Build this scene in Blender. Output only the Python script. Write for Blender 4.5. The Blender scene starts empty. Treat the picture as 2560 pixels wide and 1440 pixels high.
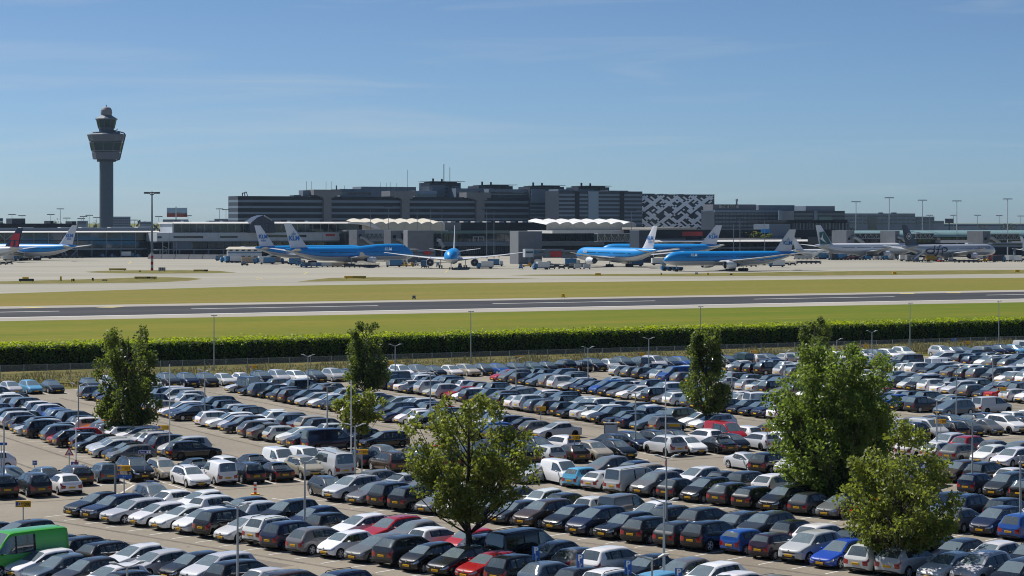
import bpy, bmesh, math, random
import numpy as np
from mathutils import Vector, Matrix
R = math.radians
SC = bpy.context.scene
COL = SC.collection

# ------------------------------------------------------------------ camera
FPX, CX, YH, CAMZ = 5300.0, 1280.0, 556.0, 20.0      # focal length in photo pixels, centre column, horizon row, eye height
cam_data = bpy.data.cameras.new('camera')
cam_data.sensor_width = 36.0
cam_data.lens = FPX * 36.0 / 2560.0
cam_data.shift_y = -(720.0 - YH) / 2560.0
cam_data.clip_start = 1.0
cam_data.clip_end = 60000.0
cam = bpy.data.objects.new('camera', cam_data)
COL.objects.link(cam)
cam.location = (0, 0, CAMZ)
cam.rotation_euler = (R(90), 0, 0)
SC.camera = cam

# ------------------------------------------------------------------ sky and sun
SUN_AZ, SUN_EL = R(-54), R(50)       # left of the view direction, beyond the scene
world = bpy.data.worlds.new('World'); SC.world = world
world.use_nodes = True
nt = world.node_tree; nt.nodes.clear()
def wn(t, **kw):
    n = nt.nodes.new(t)
    for k, v in kw.items(): setattr(n, k, v)
    return n
sky = wn('ShaderNodeTexSky', sky_type='NISHITA', sun_disc=False)
sky.sun_elevation = SUN_EL
sky.sun_rotation = SUN_AZ
sky.altitude = 0.0; sky.air_density = 0.5; sky.dust_density = 0.5; sky.ozone_density = 6.0
bg = wn('ShaderNodeBackground'); bg.inputs['Strength'].default_value = 0.078
out = wn('ShaderNodeOutputWorld')
tc = wn('ShaderNodeTexCoord')
mp = wn('ShaderNodeMapping'); mp.inputs['Scale'].default_value = (3.0, 3.0, 38.0); mp.inputs['Rotation'].default_value = (0, 0.05, 0)
mp.inputs['Location'].default_value = (14.2, 0.9, 7.1)
nz = wn('ShaderNodeTexNoise'); nz.inputs['Scale'].default_value = 1.6; nz.inputs['Detail'].default_value = 7; nz.inputs['Roughness'].default_value = 0.55
nz.inputs['Distortion'].default_value = 0.7
cr = wn('ShaderNodeMapRange'); cr.inputs['From Min'].default_value = 0.53; cr.inputs['From Max'].default_value = 0.80
cr.inputs['To Min'].default_value = 0.0; cr.inputs['To Max'].default_value = 0.36
mix = wn('ShaderNodeMix', data_type='RGBA', blend_type='MIX')
mix.inputs[7].default_value = (5.6, 6.2, 6.8, 1)
hs = wn('ShaderNodeMix', data_type='RGBA', blend_type='MULTIPLY')      # cool white balance of the whole sky
hs.inputs[0].default_value = 1.0; hs.inputs[7].default_value = (0.88, 0.975, 0.965, 1)
L = nt.links.new
L(tc.outputs['Generated'], mp.inputs['Vector']); L(mp.outputs['Vector'], nz.inputs['Vector'])
L(nz.outputs['Fac'], cr.inputs['Value']); L(cr.outputs['Result'], mix.inputs[0])
L(sky.outputs['Color'], hs.inputs[6]); L(hs.outputs[2], mix.inputs[6])
L(mix.outputs[2], bg.inputs['Color']); L(bg.outputs['Background'], out.inputs['Surface'])

sun_data = bpy.data.lights.new('sun', 'SUN')
sun_data.energy = 4.9; sun_data.angle = R(0.53); sun_data.color = (1.0, 0.955, 0.90)
sun = bpy.data.objects.new('sun', sun_data); COL.objects.link(sun)
SUNV = Vector((math.sin(SUN_AZ) * math.cos(SUN_EL), math.cos(SUN_AZ) * math.cos(SUN_EL), math.sin(SUN_EL)))
sun.rotation_euler = (-SUNV).to_track_quat('-Z', 'Y').to_euler()
sun.location = (-200, 300, 400)

SC.view_settings.view_transform = 'Standard'
SC.view_settings.look = 'None'
SC.view_settings.exposure = 0.30
SC.view_settings.gamma = 1.0
SC.view_settings.use_curve_mapping = False
SC.render.engine = 'CYCLES'
SC.cycles.use_denoising = True
SC.cycles.filter_width = 1.05
SC.cycles.max_bounces = 6
SC.cycles.diffuse_bounces = 1
SC.cycles.glossy_bounces = 3
SC.cycles.transmission_bounces = 3
SC.cycles.transparent_max_bounces = 12
SC.cycles.volume_bounces = 0
SC.cycles.sample_clamp_indirect = 6.0
SC.cycles.caustics_reflective = False
SC.cycles.caustics_refractive = False

# ------------------------------------------------------------------ helpers
def s2l(c):
    return tuple(((v / 12.92) if v <= 0.04045 else ((v + 0.055) / 1.055) ** 2.4) for v in c)
def rgb(r, g, b):
    return s2l((r / 255, g / 255, b / 255))
def gp(px, py, z=0.0):
    "world point at height z seen at photo pixel (px, py)"
    d = FPX * (CAMZ - z) / (py - YH)
    return Vector(((px - CX) * d / FPX, d, z))
def at(px, py, d):
    return Vector(((px - CX) * d / FPX, d, CAMZ - (py - YH) * d / FPX))

MATS = {}
def pbr(name, col, rough=0.6, metal=0.0, var=0.0, scale=1.0, bump=0.0, coat=0.0, ior=1.45, spec=None, detail=4.0, col2=None, emit=None, stretch=None):
    if name in MATS: return MATS[name]
    m = bpy.data.materials.new(name); m.use_nodes = True
    t = m.node_tree; b = t.nodes['Principled BSDF']
    b.inputs['Base Color'].default_value = (*col, 1)
    b.inputs['Roughness'].default_value = rough
    b.inputs['Metallic'].default_value = metal
    b.inputs['IOR'].default_value = ior
    if coat: b.inputs['Coat Weight'].default_value = coat; b.inputs['Coat Roughness'].default_value = 0.04
    if spec is not None: b.inputs['Specular IOR Level'].default_value = spec
    if var or col2 or bump:
        g = t.nodes.new('ShaderNodeNewGeometry')
        vec = g.outputs['Position']
        if stretch:
            mpp = t.nodes.new('ShaderNodeMapping'); mpp.inputs['Scale'].default_value = stretch[:3]
            mpp.inputs['Rotation'].default_value = (0, 0, stretch[3] if len(stretch) > 3 else 0)
            t.links.new(vec, mpp.inputs['Vector']); vec = mpp.outputs['Vector']
        n = t.nodes.new('ShaderNodeTexNoise'); n.inputs['Scale'].default_value = scale; n.inputs['Detail'].default_value = detail
        n.inputs['Roughness'].default_value = 0.6
        t.links.new(vec, n.inputs['Vector'])
        if var or col2:
            mx = t.nodes.new('ShaderNodeMix'); mx.data_type = 'RGBA'
            c2 = col2 if col2 else tuple(min(1, c * (1 + var)) for c in col)
            c1 = col if col2 else tuple(c * (1 - var) for c in col)
            mx.inputs[6].default_value = (*c1, 1); mx.inputs[7].default_value = (*c2, 1)
            mr = t.nodes.new('ShaderNodeMapRange'); mr.inputs['From Min'].default_value = 0.3; mr.inputs['From Max'].default_value = 0.7
            t.links.new(n.outputs['Fac'], mr.inputs['Value'])
            t.links.new(mr.outputs['Result'], mx.inputs[0]); t.links.new(mx.outputs[2], b.inputs['Base Color'])
        if bump:
            bp = t.nodes.new('ShaderNodeBump'); bp.inputs['Strength'].default_value = bump; bp.inputs['Distance'].default_value = 0.1
            t.links.new(n.outputs['Fac'], bp.inputs['Height']); t.links.new(bp.outputs['Normal'], b.inputs['Normal'])
    MATS[name] = m
    return m

def leaf_mat(name, col, trans, col2=None, tw=0.45):
    m = bpy.data.materials.new(name); m.use_nodes = True
    t = m.node_tree; t.nodes.clear()
    o = t.nodes.new('ShaderNodeOutputMaterial')
    d = t.nodes.new('ShaderNodeBsdfPrincipled'); tr = t.nodes.new('ShaderNodeBsdfTranslucent'); mx = t.nodes.new('ShaderNodeMixShader')
    d.inputs['Roughness'].default_value = 0.5
    g = t.nodes.new('ShaderNodeNewGeometry')
    mc = t.nodes.new('ShaderNodeMix'); mc.data_type = 'RGBA'
    mc.inputs[6].default_value = (*col, 1); mc.inputs[7].default_value = (*(col2 or tuple(c * 1.9 for c in col)), 1)
    t.links.new(g.outputs['Random Per Island'], mc.inputs[0])
    mt = t.nodes.new('ShaderNodeMix'); mt.data_type = 'RGBA'
    mt.inputs[6].default_value = (*trans, 1); mt.inputs[7].default_value = (*tuple(c * 0.6 for c in trans), 1)
    t.links.new(g.outputs['Random Per Island'], mt.inputs[0])
    t.links.new(mc.outputs[2], d.inputs['Base Color']); t.links.new(mt.outputs[2], tr.inputs['Color'])
    mx.inputs[0].default_value = tw
    t.links.new(d.outputs[0], mx.inputs[1]); t.links.new(tr.outputs[0], mx.inputs[2]); t.links.new(mx.outputs[0], o.inputs['Surface'])
    return m

class MB:
    "collects faces, then links them as one mesh object"
    def __init__(s): s.v = []; s.f = []; s.m = []
    def add(s, vs, fs, mi=0):
        b = len(s.v); s.v.extend([tuple(p) for p in vs])
        for f in fs: s.f.append(tuple(i + b for i in f)); s.m.append(mi)
        return s
    def box(s, x0, x1, y0, y1, z0, z1, mi=0):
        return s.add([(x0, y0, z0), (x1, y0, z0), (x1, y1, z0), (x0, y1, z0), (x0, y0, z1), (x1, y0, z1), (x1, y1, z1), (x0, y1, z1)],
                     [(0, 3, 2, 1), (4, 5, 6, 7), (0, 1, 5, 4), (1, 2, 6, 5), (2, 3, 7, 6), (3, 0, 4, 7)], mi)
    def tube(s, p0, p1, r0, r1=None, n=8, mi=0, cap=True):
        p0 = Vector(p0); p1 = Vector(p1); r1 = r0 if r1 is None else r1
        d = (p1 - p0)
        if d.length < 1e-6: return s
        d.normalize(); a = d.orthogonal().normalized(); b = d.cross(a)
        vs = []
        for p, r in ((p0, r0), (p1, r1)):
            for i in range(n):
                t = 2 * math.pi * i / n
                vs.append(p + a * (r * math.cos(t)) + b * (r * math.sin(t)))
        fs = [(i, (i + 1) % n, n + (i + 1) % n, n + i) for i in range(n)]
        if cap: fs += [tuple(range(n - 1, -1, -1)), tuple(range(n, 2 * n))]
        return s.add(vs, fs, mi)
    def lathe(s, prof, n=24, mi=0, axis='z', off=(0, 0, 0)):
        "prof: list of (radius, t); mi may be a list for each ring"
        vs = []
        for r, t in prof:
            for i in range(n):
                a = 2 * math.pi * i / n
                if axis == 'z': p = (r * math.cos(a), r * math.sin(a), t)
                else: p = (t, r * math.cos(a), r * math.sin(a))
                vs.append((p[0] + off[0], p[1] + off[1], p[2] + off[2]))
        for k in range(len(prof) - 1):
            fs = []
            for i in range(n):
                j = (i + 1) % n
                fs.append((k * n + i, k * n + j, (k + 1) * n + j, (k + 1) * n + i))
            b = len(s.v) if k == 0 else base
            if k == 0:
                base = len(s.v); s.v.extend(vs)
            for f in fs:
                s.f.append(tuple(q + base for q in f)); s.m.append(mi[k] if isinstance(mi, (list, tuple)) else mi)
        return s
    def poly(s, pts, h0, h1, mi=0):
        "extruded polygon in xy"
        n = len(pts)
        vs = [(p[0], p[1], h0) for p in pts] + [(p[0], p[1], h1) for p in pts]
        return s.add(vs, [tuple(range(n - 1, -1, -1)), tuple(range(n, 2 * n))] + [(i, (i + 1) % n, n + (i + 1) % n, n + i) for i in range(n)], mi)
    def sheet(s, pts, mi=0):
        return s.add(pts, [tuple(range(len(pts)))], mi)
    def hexa(s, p, mi=0):
        "8 corners: bottom 4 then top 4"
        return s.add(p, [(0, 3, 2, 1), (4, 5, 6, 7), (0, 1, 5, 4), (1, 2, 6, 5), (2, 3, 7, 6), (3, 0, 4, 7)], mi)
    def mesh(s, name, mats, off=(0, 0, 0), smooth=None, fix=False):
        me = bpy.data.meshes.new(name)
        o = Vector(off)
        me.from_pydata([(x - o.x, y - o.y, z - o.z) for x, y, z in s.v], [], s.f)
        for m in (mats if isinstance(mats, (list, tuple)) else [mats]): me.materials.append(m)
        if s.m and max(s.m) > 0: me.polygons.foreach_set('material_index', s.m)
        if fix:
            bm = bmesh.new(); bm.from_mesh(me); bmesh.ops.recalc_face_normals(bm, faces=bm.faces[:]); bm.to_mesh(me); bm.free()
        if smooth is not None:
            me.polygons.foreach_set('use_smooth', [True] * len(me.polygons))
            me.set_sharp_from_angle(angle=R(smooth))
        me.update()
        return me
    def build(s, name, mats, parent=None, off=(0, 0, 0), smooth=None, fix=False, loc=None):
        return link(name, s.mesh(name, mats, off, smooth, fix), parent, loc)

KIDS = {}
def link(name, data, parent=None, loc=None):
    o = bpy.data.objects.new(name, data); COL.objects.link(o)
    if parent is not None: o.parent = parent; KIDS.setdefault(parent.name, []).append(o)
    if loc is not None: o.location = loc
    return o
def tag(o, label=None, cat=None, group=None, kind=None):
    if label: o['label'] = label
    if cat: o['category'] = cat
    if group: o['group'] = group
    if kind: o['kind'] = kind
    return o
def thing(name, loc, label, cat, group=None, rz=0.0):
    o = link(name, None, None, loc); o.rotation_euler = (0, 0, rz); o.empty_display_size = 0.5
    return tag(o, label, cat, group)
def copy_tree(o, parent=None):
    c = o.copy(); COL.objects.link(c); c.parent = parent
    for ch in KIDS.get(o.name, []): copy_tree(ch, c)
    return c
def text_mesh(txt, size, mat, bold=0.0, align='CENTER', extrude=0.0):
    cu = bpy.data.curves.new('lettering', 'FONT'); cu.body = txt; cu.size = size; cu.align_x = align; cu.align_y = 'CENTER'
    cu.offset = bold; cu.extrude = extrude; cu.resolution_u = 3
    o = bpy.data.objects.new('lettering', cu)
    me = bpy.data.meshes.new_from_object(o)
    bpy.data.objects.remove(o); bpy.data.curves.remove(cu)
    me.materials.clear(); me.materials.append(mat); me.name = 'lettering'
    return me
ORD = ['first', 'second', 'third', 'fourth', 'fifth', 'sixth', 'seventh', 'eighth', 'ninth', 'tenth', 'eleventh', 'twelfth', 'thirteenth',
       'fourteenth', 'fifteenth', 'sixteenth', 'seventeenth', 'eighteenth', 'nineteenth', 'twentieth']
def ordinal(i):
    if i < 20: return ORD[i]
    n = i + 1
    return str(n) + ('th' if 10 <= n % 100 <= 20 else {1: 'st', 2: 'nd', 3: 'rd'}.get(n % 10, 'th'))

# lot frames: back block (p across the rows, q along them) and front block (b across the rows, a along them)
TH = R(29.0)
E1 = Vector((math.cos(TH), math.sin(TH), 0)); E2 = Vector((math.sin(TH), -math.cos(TH), 0))
TU = R(-43.5)
U = Vector((math.cos(TU), math.sin(TU), 0)); V = Vector((-math.sin(TU), math.cos(TU), 0))
def PQ(p, q): return E1 * p + E2 * q
def AB(a, b): return U * a + V * b
# ------------------------------------------------------------------ ground
def ground_mat(name, cols, layers, rough=.92, bump=0.0, bscale=3.0, spec=.2, stripe=None):
    "cols: base; layers: list of (colour, scale, stretch, rot, lo, hi, detail) mixed over it by noise"
    m = bpy.data.materials.new(name); m.use_nodes = True; t = m.node_tree; b = t.nodes['Principled BSDF']
    b.inputs['Roughness'].default_value = rough; b.inputs['Specular IOR Level'].default_value = spec
    g = t.nodes.new('ShaderNodeNewGeometry'); cur = None
    for k, (c, sc, st, rot, lo, hi, det) in enumerate(layers):
        mp_ = t.nodes.new('ShaderNodeMapping'); mp_.vector_type = 'TEXTURE'; mp_.inputs['Rotation'].default_value = (0, 0, rot); mp_.inputs['Scale'].default_value = (st, 1, 1); mp_.inputs['Location'].default_value = (17.3 * k, 5.1 * k, 0)
        n = t.nodes.new('ShaderNodeTexNoise'); n.inputs['Scale'].default_value = sc; n.inputs['Detail'].default_value = det; n.inputs['Roughness'].default_value = .6
        t.links.new(g.outputs['Position'], mp_.inputs['Vector']); t.links.new(mp_.outputs['Vector'], n.inputs['Vector'])
        mr = t.nodes.new('ShaderNodeMapRange'); mr.inputs['From Min'].default_value = lo; mr.inputs['From Max'].default_value = hi
        t.links.new(n.outputs['Fac'], mr.inputs['Value'])
        mx = t.nodes.new('ShaderNodeMix'); mx.data_type = 'RGBA'; mx.inputs[7].default_value = (*c, 1)
        if cur is None: mx.inputs[6].default_value = (*cols, 1)
        else: t.links.new(cur, mx.inputs[6])
        t.links.new(mr.outputs['Result'], mx.inputs[0]); cur = mx.outputs[2]
    t.links.new(cur, b.inputs['Base Color'])
    if bump:
        n = t.nodes.new('ShaderNodeTexNoise'); n.inputs['Scale'].default_value = bscale; n.inputs['Detail'].default_value = 6
        t.links.new(g.outputs['Position'], n.inputs['Vector']); bp = t.nodes.new('ShaderNodeBump'); bp.inputs['Strength'].default_value = bump; bp.inputs['Distance'].default_value = .08
        t.links.new(n.outputs['Fac'], bp.inputs['Height']); t.links.new(bp.outputs['Normal'], b.inputs['Normal'])
    MATS[name] = m
    return m
RWA = R(24.8)
M_grass = ground_mat('grass_dry', rgb(92, 100, 48), [(rgb(112, 112, 58), .01, 1, 0, .35, .65, 8)], spec=.1)
M_grass2 = ground_mat('grass_green', rgb(88, 102, 18), [(rgb(112, 110, 32), .035, 7, RWA, .40, .62, 8), (rgb(124, 112, 44), .16, 3, RWA, .56, .75, 8), (rgb(74, 92, 22), .5, 2.5, RWA, .56, .72, 6)], bump=.4, bscale=1.2, spec=.1)
M_grass3 = ground_mat('grass_straw', rgb(108, 106, 40), [(rgb(126, 110, 56), .03, 8, RWA, .45, .66, 8), (rgb(98, 104, 42), .12, 4, RWA, .52, .70, 8), (rgb(122, 118, 60), .6, 2, RWA, .5, .7, 5)], bump=.4, bscale=1.2, spec=.1)
M_verge = ground_mat('grass_verge', rgb(92, 92, 40), [(rgb(128, 116, 70), .3, 2, RWA, .42, .66, 8)], spec=.1)
M_lot = ground_mat('lot_pavers', rgb(124, 117, 105), [(rgb(138, 130, 116), .10, 1, 0, .35, .65, 10), (rgb(112, 104, 92), .045, 2.5, TU, .54, .68, 9), (rgb(96, 90, 82), .8, 1, 0, .64, .74, 6), (rgb(144, 135, 120), 2.6, 1, 0, .5, .8, 6)], rough=.85, bump=.25, bscale=4, spec=.25)
M_conc = ground_mat('apron_concrete', rgb(140, 138, 127), [(rgb(153, 149, 137), .02, 6, R(12), .4, .62, 9), (rgb(128, 126, 116), .035, 12, R(15), .55, .70, 8), (rgb(162, 157, 143), .10, 8, R(20), .56, .74, 7)], spec=.2)
M_should = ground_mat('shoulder_concrete', rgb(144, 140, 131), [(rgb(162, 156, 146), .12, 6, RWA, .4, .65, 8)], spec=.2)
M_runway = ground_mat('runway_asphalt', rgb(54, 55, 58), [(rgb(42, 43, 46), .05, 25, RWA, .42, .6, 8), (rgb(68, 68, 71), .11, 14, RWA, .55, .72, 8)], rough=.85, spec=.25)
M_white = pbr('road_paint_white', rgb(206, 205, 200), 0.6, var=0.14, scale=2.0)
M_yellowp = pbr('road_paint_yellow', rgb(186, 172, 104), 0.6, var=0.1, scale=1.0)

def structure(name, mb, mats, **kw):
    o = mb.build(name, mats, **kw); o['kind'] = 'structure'; return o
S = 40000
structure('ground', MB().sheet([(-S, -2000, -0.03), (S, -2000, -0.03), (S, S, -0.03), (-S, S, -0.03)]), M_grass)
def px_sheet(name, pts, z, mat, sub=None):
    return structure(name, MB().sheet([gp(x, y, z) for x, y in pts]), mat)

# apron and taxiways: everything beyond the runway strip's upper grass edge up to the terminals
px_sheet('apron', [(-900, 764), (0, 734), (300, 725), (640, 715.5), (1100, 708.5), (1740, 702), (2140, 697.5), (2560, 694.5), (3400, 689), (3400, 601), (-900, 601)], 0.02, M_conc)
# grass strip between runway and hedge, and the wider strip beyond the runway
px_sheet('runway_verge', [(-700, 826), (0, 803), (2560, 755.5), (3300, 742), (3300, 772), (2560, 801), (0, 872), (-700, 892)], 0.004, M_grass2)
px_sheet('taxiway_verge', [(-900, 764), (0, 734), (300, 725), (640, 715.5), (1100, 708.5), (1740, 702), (2140, 697.5), (2560, 694.5), (3300, 689),
                        (3300, 712), (2560, 724.5), (1280, 746), (0, 766), (-700, 779)], 0.012, M_grass3)
px_sheet('runway_shoulder', [(-700, 779), (0, 766), (1280, 746), (2560, 724.5), (3300, 712), (3300, 742), (2560, 755.5), (0, 803), (-700, 826)], 0.024, M_should)
# runway as one rotated strip
RW0 = gp(0, 794.2); RW1 = gp(2560, 747.2)
RD = (RW1 - RW0).normalized(); RN = Vector((-RD.y, RD.x, 0))
def rw(s, n, z): p = RW0 + RD * s + RN * n; return (p.x, p.y, z)
structure('runway', MB().sheet([rw(-700, 0, .032), rw(900, 0, .032), rw(900, 46, .032), rw(-700, 46, .032)]), M_runway)
m = MB()
m.sheet([rw(-700, -1.6, .04), rw(900, -1.6, .04), rw(900, 0.5, .04), rw(-700, 0.5, .04)])
structure('runway_edge_line', m, M_white)
def s_on_runway(px, n):
    k = (px - CX) / FPX
    b = RW0 + RN * n
    return (k * b.y - b.x) / (RD.x - k * RD.y)
for (x0, x1) in ((-260, 148), (478, 945), (1232, 1638), (1885, 2236), (2466, 2900)):
    n = 27.0
    structure('runway_centre_line', MB().sheet([rw(s_on_runway(x0, n), n - .75, .04), rw(s_on_runway(x1, n), n - .75, .04), rw(s_on_runway(x1, n), n + .75, .04), rw(s_on_runway(x0, n), n + .75, .04)]), M_white)
for x, y in ((85, 769), (277, 768), (2268, 734), (2385, 732)):
    c = gp(x, y)
    structure('shoulder_mark', MB().add([(c.x - 3, c.y - 3, .04), (c.x + 1, c.y - 3, .04), (c.x + 3, c.y + 3, .04), (c.x - 1, c.y + 3, .04)], [(0, 1, 2, 3)]), M_yellowp)
# grass islands between the taxiways
px_sheet('grass_island', [(211, 679.6), (260, 677), (340, 675.6), (470, 675.4), (545, 677), (592, 681.5), (520, 683), (400, 684), (290, 683.2), (225, 681)], 0.03, M_verge)
px_sheet('grass_island', [(-300, 708), (0, 703.5), (200, 698.5), (345, 693.5), (420, 692.8), (480, 694.5), (506, 697.2), (470, 702), (390, 706), (200, 708.5), (0, 709.5), (-300, 714)], 0.03, M_verge)
px_sheet('grass_island', [(742, 704.5), (785, 699), (830, 694.5), (930, 692.8), (1080, 693.5), (1220, 694.8), (1350, 696.5), (1230, 698.5), (1100, 699.8), (900, 702.6)], 0.03, M_verge)
px_sheet('grass_island', [(1268, 688), (1330, 686.6), (1500, 685.3), (1740, 683.6), (2140, 677.6), (2560, 674.6), (2900, 673), (2900, 681), (2560, 684), (2140, 688.5), (1740, 691), (1500, 690.4), (1330, 689.2)], 0.03, M_verge)
# strip of longer dark grass at the edge of the far verge (weeds)
# taxiway centre lines
def ribbon(pts, w, z):
    mb = MB()
    P = [gp(x, y) for x, y in pts]
    for a, b in zip(P[:-1], P[1:]):
        d = (b - a).normalized(); n = Vector((-d.y, d.x, 0)) * w / 2
        mb.sheet([(a.x - n.x, a.y - n.y, z), (b.x - n.x, b.y - n.y, z), (b.x + n.x, b.y + n.y, z), (a.x + n.x, a.y + n.y, z)])
    return mb
for pts in ([(672, 698), (720, 692), (760, 686), (768, 681), (755, 679.5), (600, 682)], [(555, 703), (640, 700), (655, 697), (640, 694), (560, 692)],
            [(0, 692), (120, 689), (320, 687.5), (480, 687.5)], [(0, 727), (300, 719), (640, 711), (770, 708.5)], [(320, 660), (328, 657), (324, 653)],
            [(1112, 682), (1120, 676)], [(900, 707), (1500, 699.5), (2100, 692)]):
    structure('taxi_line', ribbon(pts, 0.55, 0.045), M_yellowp)

# car park
a_, b_, c_, d_ = PQ(-120, -249.5), PQ(420, -246), (400, 20), (-200, 20)
structure('car_park', MB().sheet([(a_.x, a_.y, .002), (b_.x, b_.y, .002), (c_[0], c_[1], .002), (d_[0], d_[1], .002)][::-1]), M_lot)

# ---- layout of parking slots: (position, heading vector, row key, index)
PITCH = 17.7
BAND_P = [55.5 + PITCH * k for k in range(-3, 13)]
BAND_B = [83.0 + 17.3 * k for k in range(-2, 7)]
SLOT = 2.36
def seen(P, margin=40):
    if P.y < 60: return False
    px = CX + P.x * FPX / P.y
    py = YH + (CAMZ - 0.9) * FPX / P.y
    return -margin < px < 2560 + margin and py < 1440 + 45
def line_mesh(pairs, w=0.12, z=0.008):
    mb = MB()
    for a, b in pairs:
        d = (b - a).normalized(); n = Vector((-d.y, d.x, 0)) * w / 2
        mb.sheet([(a.x - n.x, a.y - n.y, z), (b.x - n.x, b.y - n.y, z), (b.x + n.x, b.y + n.y, z), (a.x + n.x, a.y + n.y, z)])
    return mb
SLOTS = []
# dark gutter strips along the front of the bays
M_gut = ground_mat('gutter_stone', rgb(98, 93, 85), [(rgb(118, 111, 101), .9, 1, 0, .4, .6, 6)])
def strip(a, b, w, z):
    d = (b - a).normalized(); n = Vector((-d.y, d.x, 0)) * w / 2
    return MB().sheet([(a.x - n.x, a.y - n.y, z), (b.x - n.x, b.y - n.y, z), (b.x + n.x, b.y + n.y, z), (a.x + n.x, a.y + n.y, z)])
for b0 in BAND_B:
    for e in (-1.15, 11.6):
        a0 = -120.0
        while AB(a0, b0 + e).dot(E2) < -141 and a0 < 0: a0 += 1
        structure('gutter', strip(AB(a0, b0 + e), AB(-30, b0 + e), .32, .006), M_gut)
for p0 in BAND_P[1:]:
    for e in (-1.15, 11.6): structure('gutter', strip(PQ(p0 + e, -236), PQ(p0 + e, -166), .32, .006), M_gut)
structure('gutter', strip(PQ(0, -149.2), PQ(260, -149.2), .32, .006), M_gut)
r3 = random.Random(3)
for _ in range(26):          # repaired patches in the aisles
    b0 = r3.choice(BAND_B); a = r3.uniform(-112, -60); b = b0 - r3.uniform(2.2, 5.2)
    structure('paving_patch', strip(AB(a, b), AB(a + r3.uniform(1.2, 6), b), r3.uniform(.6, 2.0), .004), pbr('patch_%d' % (_ % 3), rgb(*((108, 101, 92), (120, 113, 103), (142, 134, 121))[_ % 3]), .9, var=.1, scale=1.5))
# front block, two lines in each band
for kb, b0 in enumerate(BAND_B):
    lines = []
    for li, (c, ) in enumerate([(b0 + 2.75,), (b0 + 8.0,)]):
        idx = 0
        amin = -119.0
        for j in range(0, 120):
            a = -150.0 + 0.85 + j * SLOT
            P = AB(a, c)
            if P.dot(E2) < -143.5 + (1.0 if li == 0 else -0.5) or a > 10: continue
            if seen(P, 90):
                SLOTS.append(dict(P=P, h=V, key=('front', kb, li), i=idx)); idx += 1
                if li == 0:
                    e = AB(a - SLOT / 2, b0 - 0.55); lines.append((e, AB(a - SLOT / 2, b0 + 10.9)))
    if lines: structure('parking_lines', line_mesh(lines), M_white)
# back block
for kp, p0 in enumerate(BAND_P):
    lines = []
    for li, c in enumerate((p0 + 2.75, p0 + 8.0)):
        idx = 0
        for j in range(0, 40):
            q = -234.0 + j * SLOT
            if q > -168: break
            P = PQ(c, q)
            if seen(P, 60):
                SLOTS.append(dict(P=P, h=E1, key=('back', kp, li), i=idx)); idx += 1
                if li == 0: lines.append((PQ(p0 - 0.4, q - SLOT / 2), PQ(p0 + 10.8, q - SLOT / 2)))
    if lines: structure('parking_lines', line_mesh(lines), M_white)
# row along the fence and the double row along the cross road
lines = []
for key, c, h, ps in ((('fence', 0, 0), -244.7, E2, None), (('cross', 0, 1), -158.6, E2, None), (('cross', 0, 0), -153.4, E2, None)):
    idx = 0
    for j in range(0, 160):
        p = -30 + j * (SLOT + 0.05)
        P = PQ(p, c)
        if key[0] == 'cross' and (47.5 < p < 54.5 and key[2] == 0): continue
        if seen(P, 60):
            SLOTS.append(dict(P=P, h=h, key=key, i=idx)); idx += 1
            lines.append((PQ(p - 1.2, c - 2.6), PQ(p - 1.2, c + 2.9)))
structure('parking_lines', line_mesh(lines), M_white)
# ------------------------------------------------------------------ cars
def paint_mat(name, attr=False):
    m = bpy.data.materials.new(name); m.use_nodes = True
    t = m.node_tree; b = t.nodes['Principled BSDF']
    if attr:
        n = t.nodes.new('ShaderNodeAttribute'); n.attribute_name = 'paint'
    else:
        n = t.nodes.new('ShaderNodeObjectInfo')
    t.links.new(n.outputs['Color'], b.inputs['Base Color'])
    b.inputs['Roughness'].default_value = 0.35; b.inputs['Metallic'].default_value = 0.0; b.inputs['Specular IOR Level'].default_value = 0.1
    b.inputs['Coat Weight'].default_value = 1.0; b.inputs['Coat Roughness'].default_value = 0.03; b.inputs['Coat IOR'].default_value = 1.55
    return m
M_paint = paint_mat('car_paint'); M_paintA = paint_mat('car_paint_far', True)
M_trim = pbr('car_trim', (0.012, 0.012, 0.013), 0.55)
M_glass = pbr('car_glass', (0.11, 0.155, 0.175), 0.05, ior=2.1, coat=0.6)
def car_glass(name, dust, tint):
    "clear tinted pane with Fresnel reflection and a bluish diffuse film: dusty glass and painted sky sheen"
    m = bpy.data.materials.new(name); m.use_nodes = True; t = m.node_tree; t.nodes.clear(); N = t.nodes.new
    o = N('ShaderNodeOutputMaterial'); g = N('ShaderNodeBsdfGlossy'); tr = N('ShaderNodeBsdfTransparent'); d = N('ShaderNodeBsdfDiffuse'); m1 = N('ShaderNodeMixShader'); m2 = N('ShaderNodeMixShader'); f = N('ShaderNodeFresnel')
    f.inputs['IOR'].default_value = 2.0; g.inputs['Roughness'].default_value = .02; g.inputs['Color'].default_value = (.95, .98, 1, 1); tr.inputs['Color'].default_value = (*tint, 1); d.inputs['Color'].default_value = (.46, .60, .67, 1)  # bluish diffuse colour paints sky sheen into the dusty pane
    m2.inputs[0].default_value = dust
    t.links.new(tr.outputs[0], m2.inputs[1]); t.links.new(d.outputs[0], m2.inputs[2]); t.links.new(f.outputs[0], m1.inputs[0]); t.links.new(m2.outputs[0], m1.inputs[1]); t.links.new(g.outputs[0], m1.inputs[2]); t.links.new(m1.outputs[0], o.inputs['Surface'])
    return m
M_clear = car_glass('windscreen_glass', .27, (.66, .78, .80)); M_tint = car_glass('side_glass', .06, (.48, .55, .54))
M_rearg = car_glass('rear_glass', .13, (.40, .46, .46))
M_seat = pbr('car_interior', (.11, .112, .115), .8)
M_lamp = pbr('headlamp', (0.55, 0.57, 0.6), 0.08, metal=0.55, coat=1.0)
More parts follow.
